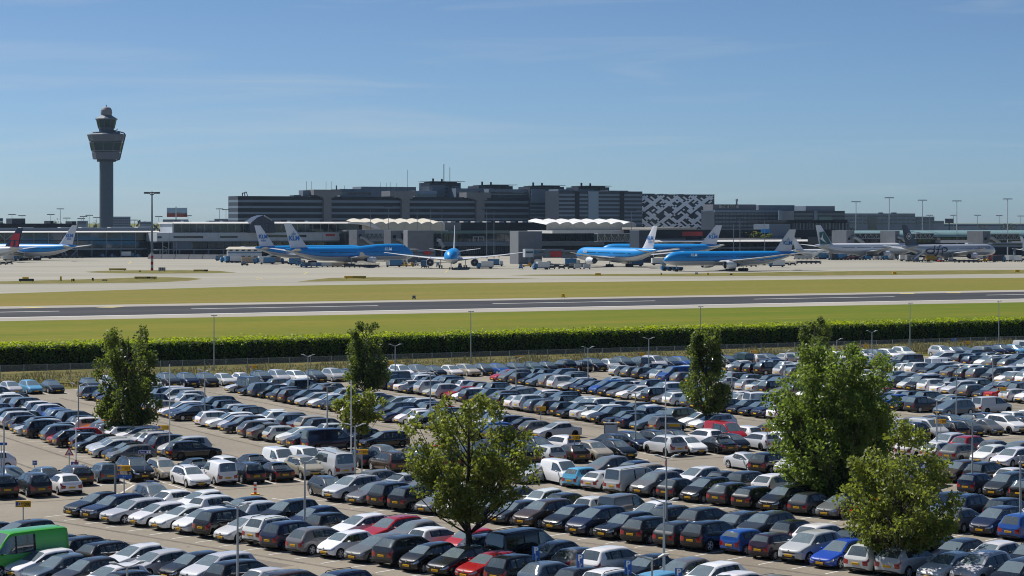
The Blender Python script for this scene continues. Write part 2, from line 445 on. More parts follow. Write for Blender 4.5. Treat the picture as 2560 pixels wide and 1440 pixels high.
M_tail = pbr('tail_lamp', (0.30, 0.006, 0.008), 0.15, coat=1.0)
M_plate = pbr('plate_yellow', rgb(240, 184, 22), 0.5)
M_tyre = pbr('tyre', (0.014, 0.014, 0.015), 0.8)
M_rim = pbr('rim', (0.62, 0.63, 0.65), 0.3, metal=0.25)
M_chrome = pbr('chrome', (0.6, 0.6, 0.62), 0.15, metal=1.0)
M_char = pbr('plate_text', (0.02, 0.02, 0.02), 0.6)

# each type: length, width, height, nose height, cowl (s, z), roof front s, roof rear s, tail base (s, z), tail end z, belt z front/rear, roof half-width factor, pillars, clearance, wheel radius
TYPES = {
 'hatchback':  dict(L=4.22, W=1.80, H=1.47, nz=.66, cowl=(1.10, .96), rf=1.92, rr=3.62, tb=(4.06, 1.00), te=.90, belt=(.90, 1.00), wt=.70, pil=[2.50, 3.30], gc=.17, r=.315),
 'city_car':   dict(L=3.55, W=1.65, H=1.49, nz=.68, cowl=(.80, .98), rf=1.45, rr=3.12, tb=(3.44, 1.02), te=.90, belt=(.92, 1.02), wt=.72, pil=[2.18, 2.90], gc=.16, r=.29),
 'estate_car': dict(L=4.68, W=1.84, H=1.48, nz=.66, cowl=(1.28, .95), rf=2.12, rr=4.22, tb=(4.55, 1.00), te=.92, belt=(.90, .99), wt=.70, pil=[2.68, 3.52], gc=.16, r=.325, rails=1),
 'saloon_car': dict(L=4.68, W=1.83, H=1.44, nz=.65, cowl=(1.28, .94), rf=2.14, rr=3.30, tb=(4.02, 1.00), te=.96, belt=(.90, .98), wt=.68, pil=[2.66, 3.36], gc=.15, r=.325, boot=1),
 'off_roader':        dict(L=4.52, W=1.88, H=1.70, nz=.84, cowl=(1.16, 1.12), rf=1.90, rr=4.00, tb=(4.38, 1.16), te=1.05, belt=(1.05, 1.15), wt=.72, pil=[2.48, 3.32], gc=.24, r=.36, rails=1),
 'people_carrier':        dict(L=4.42, W=1.83, H=1.63, nz=.74, cowl=(.92, 1.08), rf=1.92, rr=3.96, tb=(4.30, 1.06), te=.95, belt=(.96, 1.04), wt=.72, pil=[2.46, 3.30], gc=.17, r=.325),
 'coupe':      dict(L=4.60, W=1.84, H=1.38, nz=.64, cowl=(1.36, .93), rf=2.24, rr=3.20, tb=(4.16, .99), te=.95, belt=(.89, .98), wt=.66, pil=[2.95, 3.20], gc=.14, r=.335, boot=1),
 'small_van':  dict(L=4.30, W=1.80, H=1.82, nz=.80, cowl=(.86, 1.12), rf=1.62, rr=4.12, tb=(4.24, 1.06), te=.95, belt=(1.02, 1.04), wt=.80, pil=[2.20], gc=.18, r=.32, van=1),
 'van':        dict(L=5.00, W=1.92, H=1.96, nz=.92, cowl=(.78, 1.22), rf=1.62, rr=4.82, tb=(4.94, 1.12), te=1.0, belt=(1.10, 1.10), wt=.82, pil=[2.05, 3.25], gc=.20, r=.34, van=1),
 'high_van':   dict(L=5.90, W=2.00, H=2.55, nz=1.05, cowl=(.85, 1.40), rf=1.75, rr=5.72, tb=(5.84, 1.2), te=1.1, belt=(1.28, 1.28), wt=.84, pil=[2.10, 3.35], gc=.24, r=.36, van=1),
}
def sections(t):
    hw = t['W'] / 2; Lc = t['L']; H = t['H']; cs, cz = t['cowl']; gc = t['gc']; nz = t['nz']; b0, b1 = t['belt']
    tb, tz = t['tb']; te = t['te']; roof = H
    st = []   # s, w, zlow, zbelt, ztop, wt, drop
    def hood(s, w, zl, zt, d=.05): st.append((s, w * hw, zl, zt - d, zt, w * hw * .86, .02, 'h'))
    hood(0.0, .70, gc + .10, nz - .10, .06)
    hood(.07, .86, gc + .03, nz - .01, .06)
    hood(.24, .955, gc, nz + (cz - nz) * .30, .06)
    hood(.24 + (cs - .24) * .5, .99, gc, nz + (cz - nz) * .72, .055)
    st.append((cs, hw, gc, cz - .05, cz, hw * .88, .02, 'c'))
    def cabin(s, zt, k, wt=None, drop=.11):
        f = (s - cs) / (tb - cs)
        st.append((s, hw, gc, b0 + (b1 - b0) * f, zt, hw * (wt or t['wt']), drop, k))
    rf, rr = t['rf'], t['rr']
    cabin(rf, roof - .05, 'r')
    pl = t['pil']
    for i, ps in enumerate(pl):
        z = roof - .0 - .03 * abs((ps - (rf + rr) / 2) / (rr - rf))
        cabin(ps, z, 'p0'); cabin(ps + .09, z, 'p1')
    if t.get('boot'):
        cabin(rr, roof - .05, 'e')
        st.append((tb, hw * .985, gc, tz - .05, tz, hw * .80, .02, 't'))
        st.append((Lc - .16, hw * .96, gc + .02, te - .05, te + .0, hw * .82, .02, 'd'))
    else:
        zr = roof - (.05 if not t.get('van') else .03)
        if rr - pl[-1] > .55:
            cabin(rr - .22, zr + .01, 'q')
        cabin(rr, zr - .02, 'e')
        st.append((tb, hw * .965, gc + .02, tz - .04, tz, hw * .82 if not t.get('van') else hw * .88, .02, 't'))
    st.append((Lc - .05, hw * .90, gc + .06, te - .12, te - .06, hw * .78, .02, 'd'))
    st.append((Lc, hw * .78, gc + .14, te - .20, te - .15, hw * .66, .02, 'z'))
    return st
def half(sec):
    s, w, zl, zb, zt, wt, dr, k = sec
    return [(0, zl), (w * .80, zl), (w * .965, zl + .07), (w, zl + (zb - zl) * .50), (w * .985, zl + (zb - zl) * .80), (w * .93, zb),
            (wt, zt - dr), (wt * .88, zt - dr * .30), (wt * .5, zt - .008), (0, zt)]
def cage(t, name):
    st = sections(t); Lc = t['L']; N = 10
    bm = bmesh.new(); rows = []
    for sec in st:
        hp = half(sec); x = Lc / 2 - sec[0]
        row = []
        for sgn in (1, -1):
            r = []
            for j, (y, z) in enumerate(hp):
                if sgn == -1 and j in (0, N - 1): r.append(rows_tmp[j]); continue
                r.append(bm.verts.new((x, y * sgn, z)))
            if sgn == 1: rows_tmp = r
            row.append(r)
        rows.append(row)
    cl = bm.edges.layers.float.new('crease_edge')
    van = t.get('van'); types = [s[7] for s in st]
    panel = t.get('panel', False)
    for i in range(len(st) - 1):
        a, b = types[i], types[i + 1]
        for sg in (0, 1):
            for j in range(N - 1):
                A = rows[i][sg]; B = rows[i + 1][sg]
                vs = [A[j], B[j], B[j + 1], A[j + 1]]
                if sg == 1: vs = vs[::-1]
                f = bm.faces.new(vs); mi = 0
                if a == 'c' and b == 'r' and j in (7, 8): mi = 2
                if b == 't' and a == 'e' and j in (7, 8): mi = 3
                if j == 5:
                    if (a, b) in (('c', 'r'), ('r', 'p0'), ('p1', 'p0')): mi = 4 + sg
                    if not van and a == 'p1' and b == 'q': mi = 4 + sg
                    if panel and i > 6 and mi == 4 + sg: mi = 0
                    if a.startswith('p') and b == 'p1' : mi = 1
                if j in (0, 1): mi = 1
                if i in (0, 1) and j == 4: mi = 6 + sg
                if i == len(st) - 2 and j in (3, 4): mi = 8 + sg
                if i == len(st) - 3 and j == 4 : mi = 8 + sg
                f.material_index = mi
    for i, last in ((0, False), (len(st) - 1, True)):
        A, B = rows[i]
        for j in range(N - 1):
            vs = [A[j], A[j + 1], B[j + 1], B[j]]
            uniq = []
            for v in vs:
                if v not in uniq: uniq.append(v)
            if len(uniq) < 3: continue
            f = bm.faces.new(uniq if not last else uniq[::-1])
            f.material_index = (1 if j in (1, 2, 4) else 0) if not last else (1 if j in (1,) else 0)
    bmesh.ops.recalc_face_normals(bm, faces=bm.faces[:])
    for row in rows:
        pass
    for i in range(len(st) - 1):
        for sg in (0, 1):
            for j, c in ((5, .55), (6, .25), (2, .4), (4, .2)):
                e = bm.edges.get((rows[i][sg][j], rows[i + 1][sg][j]))
                if e: e[cl] = c
    for i, ty in enumerate(types):
        if ty in ('c', 'r', 'e', 't', 'p0', 'p1'):
            for sg in (0, 1):
                for j in range(5, N - 1):
                    e = bm.edges.get((rows[i][sg][j], rows[i][sg][j + 1]))
                    if e: e[cl] = .45 if ty in ('c', 'e', 't', 'r') else .8
    me = bpy.data.meshes.new(name); bm.to_mesh(me); bm.free()
    return me
CARMATS = [M_paint, M_trim, M_glass, M_glass, M_glass, M_glass, M_lamp, M_lamp, M_tail, M_tail]
def axles(t):
    return t['L'] / 2 - (t['cowl'][0] * .62 + .14 if t['L'] < 5 else .98), -(t['L'] / 2 - .17 * t['L'] - .06)
def shaped(t, name):
    me = cage(t, name)
    for m in CARMATS: me.materials.append(m)
    o = link(name, me)
    s = o.modifiers.new('s', 'SUBSURF'); s.levels = s.render_levels = 1
    cut = MB(); xf, xr = axles(t); r = t['r'] * 1.14; hw = t['W'] / 2
    for x in (xf, xr):
        for sg in (1, -1):
            cut.tube((x, sg * (hw - .26), t['r'] * 1.02), (x, sg * (hw + .2), t['r'] * 1.02), r, r, n=20)
    co = cut.build('cutter', [M_trim], fix=True)
    for m in CARMATS[1:]: co.data.materials.append(m)
    co.data.polygons.foreach_set('material_index', [1] * len(co.data.polygons))
    b = o.modifiers.new('b', 'BOOLEAN'); b.object = co; b.operation = 'DIFFERENCE'; b.solver = 'EXACT'
    dg = bpy.context.evaluated_depsgraph_get(); dg.update()
    res = bpy.data.meshes.new_from_object(o.evaluated_get(dg))
    bpy.data.objects.remove(o); bpy.data.objects.remove(co)
    return res
def split(me):
    vs = np.empty(len(me.vertices) * 3, 'f'); me.vertices.foreach_get('co', vs); vs = vs.reshape(-1, 3)
    groups = {}
    for p in me.polygons: groups.setdefault(p.material_index, []).append(tuple(p.vertices))
    def sub(ids, name, mats, remap):
        mb = MB(); vm = {}
        for mi in ids:
            for f in groups.get(mi, []):
                nf = []
                for v in f:
                    if v not in vm: vm[v] = len(mb.v); mb.v.append(tuple(vs[v]))
                    nf.append(vm[v])
                mb.f.append(tuple(nf)); mb.m.append(remap.get(mi, 0))
        if not mb.f: return None
        return mb.mesh(name, mats, smooth=38)
    return {'body': sub([0, 1], 'body', [M_paint, M_trim], {0: 0, 1: 1}), 'windscreen': sub([2], 'windscreen', [M_clear], {}),
            'rear_window': sub([3], 'rear_window', [M_rearg], {}), 'side_window': [sub([4], 'side_window', [M_tint], {}), sub([5], 'side_window', [M_tint], {})],
            'headlight': [sub([6], 'headlight', [M_lamp], {}), sub([7], 'headlight', [M_lamp], {})],
            'tail_light': [sub([8], 'tail_light', [M_tail], {}), sub([9], 'tail_light', [M_tail], {})]}
def wheel_meshes(r):
    w = MB(); n = 18
    w.lathe([(r * .70, -.10), (r * .9, -.105), (r, -.06), (r, .06), (r * .9, .105), (r * .70, .10)], n=n, axis='z')
    tyre = w.mesh('wheel', [M_tyre], smooth=40)
    m = MB()
    k = r * .74
    m.lathe([(k, -.02), (k, .085), (k * .90, .095), (k * .86, .05)], n=n, mi=0)
    m.lathe([(k * .88, .045), (0.001, .045)], n=n, mi=1)
    for i in range(5):
        a = 2 * math.pi * i / 5; c, s = math.cos(a), math.sin(a)
        q = []
        for (u, wv) in ((0.02, .045), (0.02, -.045), (k * .9, -.03), (k * .9, .03)):
            q.append((u * c - wv * s, u * s + wv * c))
        m.poly([(x, y) for x, y in q], .05, .092)
    m.lathe([(k * .22, .05), (k * .22, .10), (0.001, .10)], n=10)
    rim = m.mesh('rim', [M_rim, M_trim], smooth=40)
    return tyre, rim
PROTO = {}
def make_proto(tn, panel=False, var=0):
    t = dict(TYPES[tn])
    if panel: t['panel'] = True
    if var:
        vr = random.Random(hash((len(tn), tn[0], tn[-1], var)) if False else sum(map(ord, tn)) * 7 + var)
        u = vr.uniform
        t['H'] += u(-.05, .06); t['nz'] += u(-.04, .07); t['cowl'] = (t['cowl'][0] + u(-.10, .10), t['cowl'][1] + u(-.03, .04)); t['rf'] += u(-.12, .10)
        if not t.get('van'): t['rr'] += u(-.16, .10); t['tb'] = (t['tb'][0] + u(-.06, .04), t['tb'][1] + u(-.04, .08)); t['te'] += u(-.04, .06)
        t['wt'] += u(-.03, .03); t['belt'] = (t['belt'][0] + u(-.03, .03), t['belt'][1] + u(-.03, .05)); t['r'] += u(-.015, .02)
        if vr.random() < .5: t['rails'] = 0
    me = shaped(t, tn); parts = split(me)
    if t.get('rails') or tn == 'van':
        m = MB(); hw = t['W'] / 2 * t['wt']
        x0 = t['L'] / 2 - t['rf'] - .15; x1 = t['L'] / 2 - t['rr'] + .1
        for sg in (1, -1):
            m = MB(); z = t['H'] - .05
            pts = [(x0, z - .05), (x0 - .12, z + .03), ((x0 + x1) / 2, z + .055), (x1 + .12, z + .02), (x1, z - .06)]
            for a, b in zip(pts[:-1], pts[1:]):
                m.tube((a[0], sg * hw * .90, a[1]), (b[0], sg * hw * .90, b[1]), .02, n=5)
            parts.setdefault('roof_rail', []).append(m.mesh('roof_rail', [M_chrome if tn == 'estate_car' else M_trim], smooth=50))
    # mirrors
    parts['mirror'] = []
    cs, cz = t['cowl']; hw = t['W'] / 2
    for sg in (1, -1):
        m = MB(); x = t['L'] / 2 - cs - .42; y = sg * (hw + .09); z = t['belt'][0] + .07
        prof = [(.02, -.085), (.075, -.05), (.085, 0), (.07, .055), (.02, .08)]
        b0 = len(m.v)
        m.lathe(prof, n=8, axis='x', off=(0, 0, 0))
        m.v = [(x + a * 1.0, y + b * 1.45, z + c * .85) for a, b, c in m.v]
        parts['mirror'].append(m.mesh('mirror', [M_paint], smooth=60))
    # number plates: front and rear, yellow
    parts['number_plate'] = []
    for x, z, sg in ((t['L'] / 2, t['gc'] + (t['nz'] - t['gc']) * .44, 1), (-t['L'] / 2, t['gc'] + (t['te'] - t['gc']) * .55, -1)):
        m = MB(); m.box(x - .035, x + .035, -.25, .25, z - .058, z + .058)
        for k in range(6):
            yy = -.19 + k * .068
            xx = x + sg * .038
            m.box(min(xx, x), max(xx, x), yy, yy + .022, z - .03, z + .03, 1)
        parts['number_plate'].append(m.mesh('number_plate', [M_plate, M_char]))
    # bright strip along the foot of the side windows
    parts['window_trim'] = []
    if var != 2 and not t.get('van'):
        for sg in (1, -1):
            m = MB(); xa = t['L'] / 2 - t['rf'] + .1; xb = t['L'] / 2 - t['rr'] + .15; w_ = hw * .945
            m.hexa([(xb, sg * w_ - .012, t['belt'][1] - .035), (xa, sg * w_ - .012, t['belt'][0] - .02), (xa, sg * w_ + .012, t['belt'][0] - .02), (xb, sg * w_ + .012, t['belt'][1] - .035),
                    (xb, sg * w_ - .012, t['belt'][1] - .005), (xa, sg * w_ - .012, t['belt'][0] + .01), (xa, sg * w_ + .012, t['belt'][0] + .01), (xb, sg * w_ + .012, t['belt'][1] - .005)])
            parts['window_trim'].append(m.mesh('window_trim', [M_chrome if var == 1 or t.get('rails') else M_trim]))
    # badge
    m = MB(); x = t['L'] / 2; z = t['gc'] + (t['nz'] - t['gc']) * .86
    m.tube((x - .03, 0, z), (x + .012, 0, z), .055, n=10)
    parts['badge'] = m.mesh('badge', [M_chrome])
    # underbody shadow block so that no light shows through
    xf, xr = axles(t)
    tyre, rim = wheel_meshes(t['r'])
    parts['wheels'] = [(x, sg * (hw - .085), t['r'], sg) for x in (xf, xr) for sg in (1, -1)]
    parts['tyre'] = tyre; parts['rim'] = rim; parts['t'] = t
    # door seams and handles
    sm = MB(); hd = []
    for ps in t['pil'] + [t['rf'] - .35]:
        pass
    # seats and dashboard seen through the glass
    it = MB(); zb_ = t['belt'][0]; xr0 = t['L'] / 2 - t['cowl'][0]; xe = t['L'] / 2 - (t['rr'] if not t.get('boot') else t['rr'] + .2)
    it.box(xe - .1, xr0 - .25, -hw * .84, hw * .84, t['gc'] + .1, zb_ - .22)
    it.box(xr0 - .75, xr0 - .18, -hw * .80, hw * .80, zb_ - .25, zb_ - .07)
    xs_ = [t['L'] / 2 - t['pil'][0] - .02] + ([t['L'] / 2 - t['pil'][1] + .02] if len(t['pil']) > 1 and not panel else [])
    for x_ in xs_:
        for y_ in (-.36, .36):
            it.hexa([(x_ + .12, y_ - .22, zb_ - .4), (x_, y_ - .22, zb_ - .4), (x_, y_ + .22, zb_ - .4), (x_ + .12, y_ + .22, zb_ - .4), (x_, y_ - .19, zb_ + .16), (x_ - .12, y_ - .19, zb_ + .16), (x_ - .12, y_ + .19, zb_ + .16), (x_, y_ + .19, zb_ + .16)])
            it.box(x_ - .14, x_ - .05, y_ - .11, y_ + .11, zb_ + .18, zb_ + .36)
    parts['interior'] = it.mesh('interior', [M_seat])
    PROTO[(tn, panel, var)] = parts
    return parts
def put_car(tn, P, heading, colour, label, group, near=True, cat='car', scale=(1, 1, 1), panel=False, name=None, var=0):
    parts = PROTO.get((tn, panel, var)) or make_proto(tn, panel, var)
    rz = math.atan2(heading.y, heading.x)
    root = link(name or tn, None, None, (P.x, P.y, 0.003)); root.rotation_euler = (0, 0, rz); root.scale = scale
    tag(root, label, cat, group)
    def p(nm, me):
        if me is None: return None
        o = bpy.data.objects.new(nm, me); COL.objects.link(o); o.parent = root; return o
    p('body', parts['body']).color = (*colour, 1)
    p('interior', parts['interior']); p('windscreen', parts['windscreen']); p('rear_window', parts['rear_window'])
    for nm in ('side_window', 'headlight', 'tail_light'):
        for me in parts[nm]: p(nm, me)
    for me in parts['number_plate']: p('number_plate', me)
    if near:
        for me in parts['mirror']: p('mirror', me).color = (*colour, 1)
        for me in parts.get('roof_rail', []): p('roof_rail', me)
        for me in parts['window_trim']: p('window_trim', me)
        p('badge', parts['badge'])
    for (x, y, z, sg) in parts['wheels']:
        o = p('wheel', parts['tyre']); o.location = (x, y, z); o.rotation_euler = (R(-90) * sg, 0, 0)
        if near:
            r = bpy.data.objects.new('rim', parts['rim']); COL.objects.link(r); r.parent = o
    return root
COLOURS = [('black', (.005, .006, .008), .24), ('dark grey', (.024, .028, .034), .13), ('grey', (.14, .145, .15), .11), ('silver', (.50, .515, .53), .16),
           ('white', (.80, .80, .80), .20), ('dark blue', (.008, .014, .045), .09), ('blue', (.015, .07, .28), .022), ('light blue', (.12, .34, .55), .012),
           ('red', (.34, .010, .014), .024), ('brown', (.050, .032, .022), .022), ('beige', (.36, .32, .25), .018), ('dark green', (.012, .035, .028), .010), ('orange', (.5, .13, .01), .003), ('grey blue', (.09, .13, .18), .03)]
CDICT = {c[0]: c[1] for c in COLOURS}; CDICT.update({'bright green': (.06, .38, .03), 'purple black': (.022, .012, .025), 'bright blue': (.01, .06, .42), 'sky blue': (.10, .38, .60)})
rng = random.Random(11)
def rand_colour(): return rng.choices(COLOURS, weights=[c[2] for c in COLOURS])[0]
TYPE_W = [('hatchback', .30), ('estate_car', .24), ('saloon_car', .10), ('off_roader', .17), ('people_carrier', .10), ('city_car', .08), ('small_van', .012), ('van', .012)]
def rand_type(): return rng.choices([a for a, _ in TYPE_W], weights=[b for _, b in TYPE_W])[0]
# known cars of the front rows, from the left: colour, type, front (F) or rear (R) towards the aisle on the near side
H_ = 'hatchback'; E_ = 'estate_car'; Z_ = 'saloon_car'; U_ = 'off_roader'; M_ = 'people_carrier'; C_ = 'city_car'
KNOWN = {
 ('front', 2, 0): [('black', Z_, 'F'), ('dark blue', E_, 'F'), ('silver', E_, 'F'), ('white', H_, 'F'), ('white', Z_, 'F'), ('white', H_, 'F'), ('black', U_, 'R'), ('silver', H_, 'F'), ('white', U_, 'R'),
                   ('dark blue', M_, 'R'), ('grey', M_, 'R'), ('white', C_, 'F'), ('grey', H_, 'F'), ('dark grey', U_, 'R'), ('black', C_, 'F'), ('black', H_, 'F'), ('red', H_, 'F'), ('black', M_, 'R'), ('grey blue', H_, 'R'),
                   ('dark grey', H_, 'R'), ('white', U_, 'R'), ('light blue', M_, 'F'), ('silver', H_, 'R'), ('white', Z_, 'R')],
 ('front', 3, 0): [('dark grey', E_, 'F'), ('silver', U_, 'F'), ('grey', E_, 'F'), ('black', M_, 'R'), ('black', U_, 'R'), ('grey', H_, 'F'), ('silver', M_, 'F'), ('black', H_, 'F'), ('dark grey', H_, 'F'), ('brown', U_, 'F'), ('black', H_, 'F'),
                   ('dark blue', M_, 'F'), ('black', E_, 'F'), ('black', E_, 'R'), ('dark grey', E_, 'R'), ('black', U_, 'R'), ('blue', C_, 'R'), ('purple black', C_, 'R'), ('silver', U_, 'F'), ('bright blue', Z_, 'F'), ('silver', M_, 'R'), ('silver', U_, 'R'), ('white', H_, 'F')],
 ('front', 4, 0): [('silver', 'coupe', 'F'), ('white', M_, 'F'), ('sky blue', C_, 'R'), ('silver', H_, 'R'), ('silver', 'van', 'R'), ('grey', U_, 'F'), ('dark grey', H_, 'R'), ('black', M_, 'F'), ('dark grey', E_, 'R'), ('black', E_, 'R'),
                   ('black', U_, 'F'), ('dark grey', H_, 'R'), ('grey', H_, 'F'), ('red', H_, 'F'), ('black', E_, 'F'), ('black', Z_, 'F'), ('grey', H_, 'R'), ('dark blue', M_, 'F'), ('blue', M_, 'R')],
 ('front', 1, 0): [('black', E_, 'F'), ('brown', E_, 'F'), ('black', Z_, 'F'), ('white', H_, 'F'), ('grey blue', Z_, 'F'), ('dark grey', H_, 'F')],
 ('front', 1, 1): [('black', E_, 'R'), ('black', H_, 'R'), ('dark grey', M_, 'F'), ('dark blue', M_, 'R'), ('dark grey', H_, 'R'), ('black', E_, 'R'), ('black', E_, 'R'), ('white', Z_, 'F'), ('silver', H_, 'F'), ('black', H_, 'F')],
 ('cross', 0, 0): [('black', U_, 'R'), ('dark grey', M_, 'R'), ('white', H_, 'R')],
}
LIGHT_MORE = 0.0
cars = []
for s in SLOTS:
    k = KNOWN.get(s['key']); spec = None
    if k and s['i'] < len(k): spec = k[s['i']]
    if spec is None:
        if rng.random() < 0.025: continue
        c = rand_colour(); tn = rand_type(); f = 'F' if rng.random() < .56 else 'R'
        if s['key'][0] == 'fence': f = 'F' if rng.random() < .85 else 'R'
        if s['key'][2] == 1: f = 'R' if f == 'F' else 'F'
        spec = (c[0], tn, f); known = False
    else: known = True
    cn, tn, f = spec
    col = CDICT[cn]
    j = rng.uniform(.85, 1.15); col = tuple(min(1, max(0, v * j * rng.uniform(.97, 1.03))) for v in col)
    h = s['h'].copy()
    # lower line in the front and back blocks: 'F' faces the near aisle
    if s['key'][0] in ('front', 'back'): h = -h if f == 'F' else h
    elif s['key'][0] == 'fence': h = h if f == 'F' else -h
    else: h = -h if f == 'R' else h
    if s['key'] == ('front', 3, 0) and s['i'] == 0: h = E2.copy()
    ang = rng.gauss(0, R(1.3)); h = Matrix.Rotation(ang, 3, 'Z') @ h
    P = s['P'] + s['h'] * rng.gauss(0, .18) + Vector((-s['h'].y, s['h'].x, 0)) * rng.gauss(0, .07)
    cars.append(dict(P=P, h=h, cn=cn, col=col, tn=tn, f=f, key=s['key'], i=s['i'], d=P.length, sc=(rng.uniform(.96, 1.05), rng.uniform(.97, 1.02), rng.uniform(.97, 1.04)), panel=(tn in ('van', 'small_van', 'high_van') and rng.random() < .5), var=(0 if tn in ('van', 'small_van', 'high_van', 'coupe') else rng.randrange(4))))
# things recognised at a certain place: ground pixel, type, colour, heading
OVR = [(48, 1433, 'high_van', 'bright green', -V), (325, 1200, 'off_roader', 'black', E2), (440, 1207, 'saloon_car', 'black', -E2), (540, 1203, 'small_van', 'white', -E2), (640, 1199, 'estate_car', 'black', -E2), (725, 1197, 'saloon_car', 'black', -E2), (828, 1197, 'van', 'silver', -E2), (925, 1190, 'hatchback', 'black', -E2), (1000, 1183, 'off_roader', 'brown', -E2),
       (640, 1166, 'small_van', 'white', E2), (715, 1166, 'small_van', 'white', E2), (835, 1128, 'van', 'dark blue', E1), (985, 1118, 'estate_car', 'black', -E1), (510, 1140, 'people_carrier', 'silver', -E1),
       (1520, 1142, 'hatchback', 'black', E2), (1600, 1139, 'saloon_car', 'dark blue', E2), (1690, 1136, 'off_roader', 'silver', -E2), (1795, 1140, 'saloon_car', 'black', -E2), (1815, 1110, 'van', 'red', E2), (1435, 1098, 'saloon_car', 'silver', -E1), (1405, 1205, 'small_van', 'white', E2), (1395, 1385, 'van', 'black', V),
       (225, 1110, 'estate_car', 'red', -E1), (1830, 1182, 'coupe', 'silver', E2), (560, 985, 'van', 'black', E2), (1455, 1050, 'saloon_car', 'silver', E1), (2450, 1135, 'off_roader', 'red', V), (1890, 1018, 'small_van', 'white', E1), (415, 1240, 'people_carrier', 'grey', E2), (495, 1237, 'estate_car', 'white', E2)]
for px_, py_, tn_, cn_, h_ in OVR:
    g_ = gp(px_, py_); best = min(cars, key=lambda c: (c['P'] - g_).length)
    if tn_ == 'high_van': best['P'] = g_
    best.update(tn=tn_, cn=cn_, col=CDICT[cn_], h=h_.copy(), panel=(tn_ == 'small_van' or (tn_ == 'van' and cn_ in ('black', 'dark blue'))), var=0)
def px_of(P, z=0.8): return CX + P.x * FPX / P.y, YH + (CAMZ - z) * FPX / P.y
# individuals: the ones that show largest
inview = [c for c in cars if -25 < px_of(c['P'])[0] < 2585]
inview.sort(key=lambda c: c['P'].y)
cars_sorted = inview
VANS = ('van', 'small_van', 'high_van')
indiv = [c for c in cars_sorted if c['tn'] not in VANS][:298] + [c for c in cars_sorted if c['tn'] in VANS]
ids = set(id(c) for c in indiv)
rest = [c for c in cars if id(c) not in ids]
ROWNAME = {}
def rowname(key):
    blk, k, li = key
    line = 'near' if li == 0 else 'far'
    if blk == 'front': return '%s line of front-block row %s' % (line, ordinal(k))
    if blk == 'back': return '%s line of back-block row %s' % (line, ordinal(k))
    if blk == 'fence': return 'row along the fence'
    return '%s line beside the cross road' % line
byrow = {}
for c in indiv: byrow.setdefault(c['key'], []).append(c)
# order rows in each block from the nearest
fronts = sorted({k for (b, k, l) in byrow if b == 'front'}); backs = sorted({k for (b, k, l) in byrow if b == 'back'})
def row_phrase(key):
    b, k, l = key
    ln = 'near' if l == 0 else 'far'
    if b == 'front': return '%s line of %s diagonal row' % (ln, ordinal(fronts.index(k)))
    if b == 'back': return '%s line of %s row behind crossroad' % (ln, ordinal(backs.index(k)))
    if b == 'fence': return 'row along the fence'
    return '%s line beside crossroad' % ln
NICE = {'hatchback': 'hatchback', 'city_car': 'small city car', 'estate_car': 'estate car', 'saloon_car': 'saloon', 'off_roader': 'tall off-roader', 'people_carrier': 'people carrier', 'coupe': 'coupe', 'small_van': 'small van', 'van': 'van', 'high_van': 'high-roofed van'}
for key, lst in byrow.items():
    lst.sort(key=lambda c: px_of(c['P'])[0])
    for n, c in enumerate(lst):
        lab = '%s %s, %s from left, %s' % (c['cn'], NICE[c['tn']], ordinal(n), row_phrase(key))
        near = c['P'].y < 175
        put_car(c['tn'], c['P'], c['h'], c['col'], lab, 'cars parked in the car park' if c['tn'] not in VANS else 'vans parked in the car park', near, 'van' if c['tn'] in VANS else 'car', c['sc'], c['panel'], None, c['var'])
# the rest as one mass
def far_mesh(tn):
    t = TYPES[tn]; me = cage(t, 'far_' + tn)
    vs = np.empty(len(me.vertices) * 3, 'f'); me.vertices.foreach_get('co', vs); vs = vs.reshape(-1, 3)
    fs = [tuple(p.vertices) for p in me.polygons]; ms = [p.material_index for p in me.polygons]
    mb = MB(); xf, xr = axles(t); hw = t['W'] / 2
    for x in (xf, xr):
        for sg in (1, -1):
            mb.tube((x, sg * (hw - .2), t['r']), (x, sg * (hw + .012), t['r']), t['r'], n=12, mi=10)
            mb.tube((x, sg * hw, t['r']), (x, sg * (hw + .02), t['r']), t['r'] * .62, n=10, mi=11)
    for x, z in ((t['L'] / 2, t['gc'] + (t['nz'] - t['gc']) * .44), (-t['L'] / 2, t['gc'] + (t['te'] - t['gc']) * .55)):
        mb.box(x - .03, x + .03, -.25, .25, z - .058, z + .058, 12)
    n0 = len(vs)
    vs = np.vstack([vs, np.array(mb.v, 'f')])
    fs += [tuple(i + n0 for i in f) for f in mb.f]; ms += mb.m
    bpy.data.meshes.remove(me)
    return vs, fs, ms
FARM = {}
allv, allf, allm, allc = [], [], [], []
off = 0
for c in rest:
    if c['tn'] not in FARM: FARM[c['tn']] = far_mesh(c['tn'])
    vs, fs, ms = FARM[c['tn']]
    hx, hy = c['h'].x, c['h'].y
    S_ = np.array(c['sc'], 'f'); v = vs * S_
    w = np.empty_like(v); w[:, 0] = v[:, 0] * hx - v[:, 1] * hy + c['P'].x; w[:, 1] = v[:, 0] * hy + v[:, 1] * hx + c['P'].y; w[:, 2] = v[:, 2] + .003
    allv.append(w); allf += [tuple(i + off for i in f) for f in fs]; allm += ms
    cc = np.ones((len(vs), 4), 'f'); cc[:, :3] = c['col']; allc.append(cc); off += len(vs)
if allv:
    me = bpy.data.meshes.new('distant_cars')
    me.from_pydata(np.vstack(allv).tolist(), [], allf)
    for m in [M_paintA] + CARMATS[1:] + [M_tyre, M_rim, M_plate]: me.materials.append(m)
    me.polygons.foreach_set('material_index', allm)
    at_ = me.attributes.new('paint', 'FLOAT_COLOR', 'POINT'); at_.data.foreach_set('color', np.vstack(allc).ravel())
    me.polygons.foreach_set('use_smooth', [True] * len(me.polygons)); me.set_sharp_from_angle(angle=R(42))
    o = link('distant_cars', me); tag(o, 'mass of distant parked cars filling the far part of the car park', 'cars', kind='stuff')
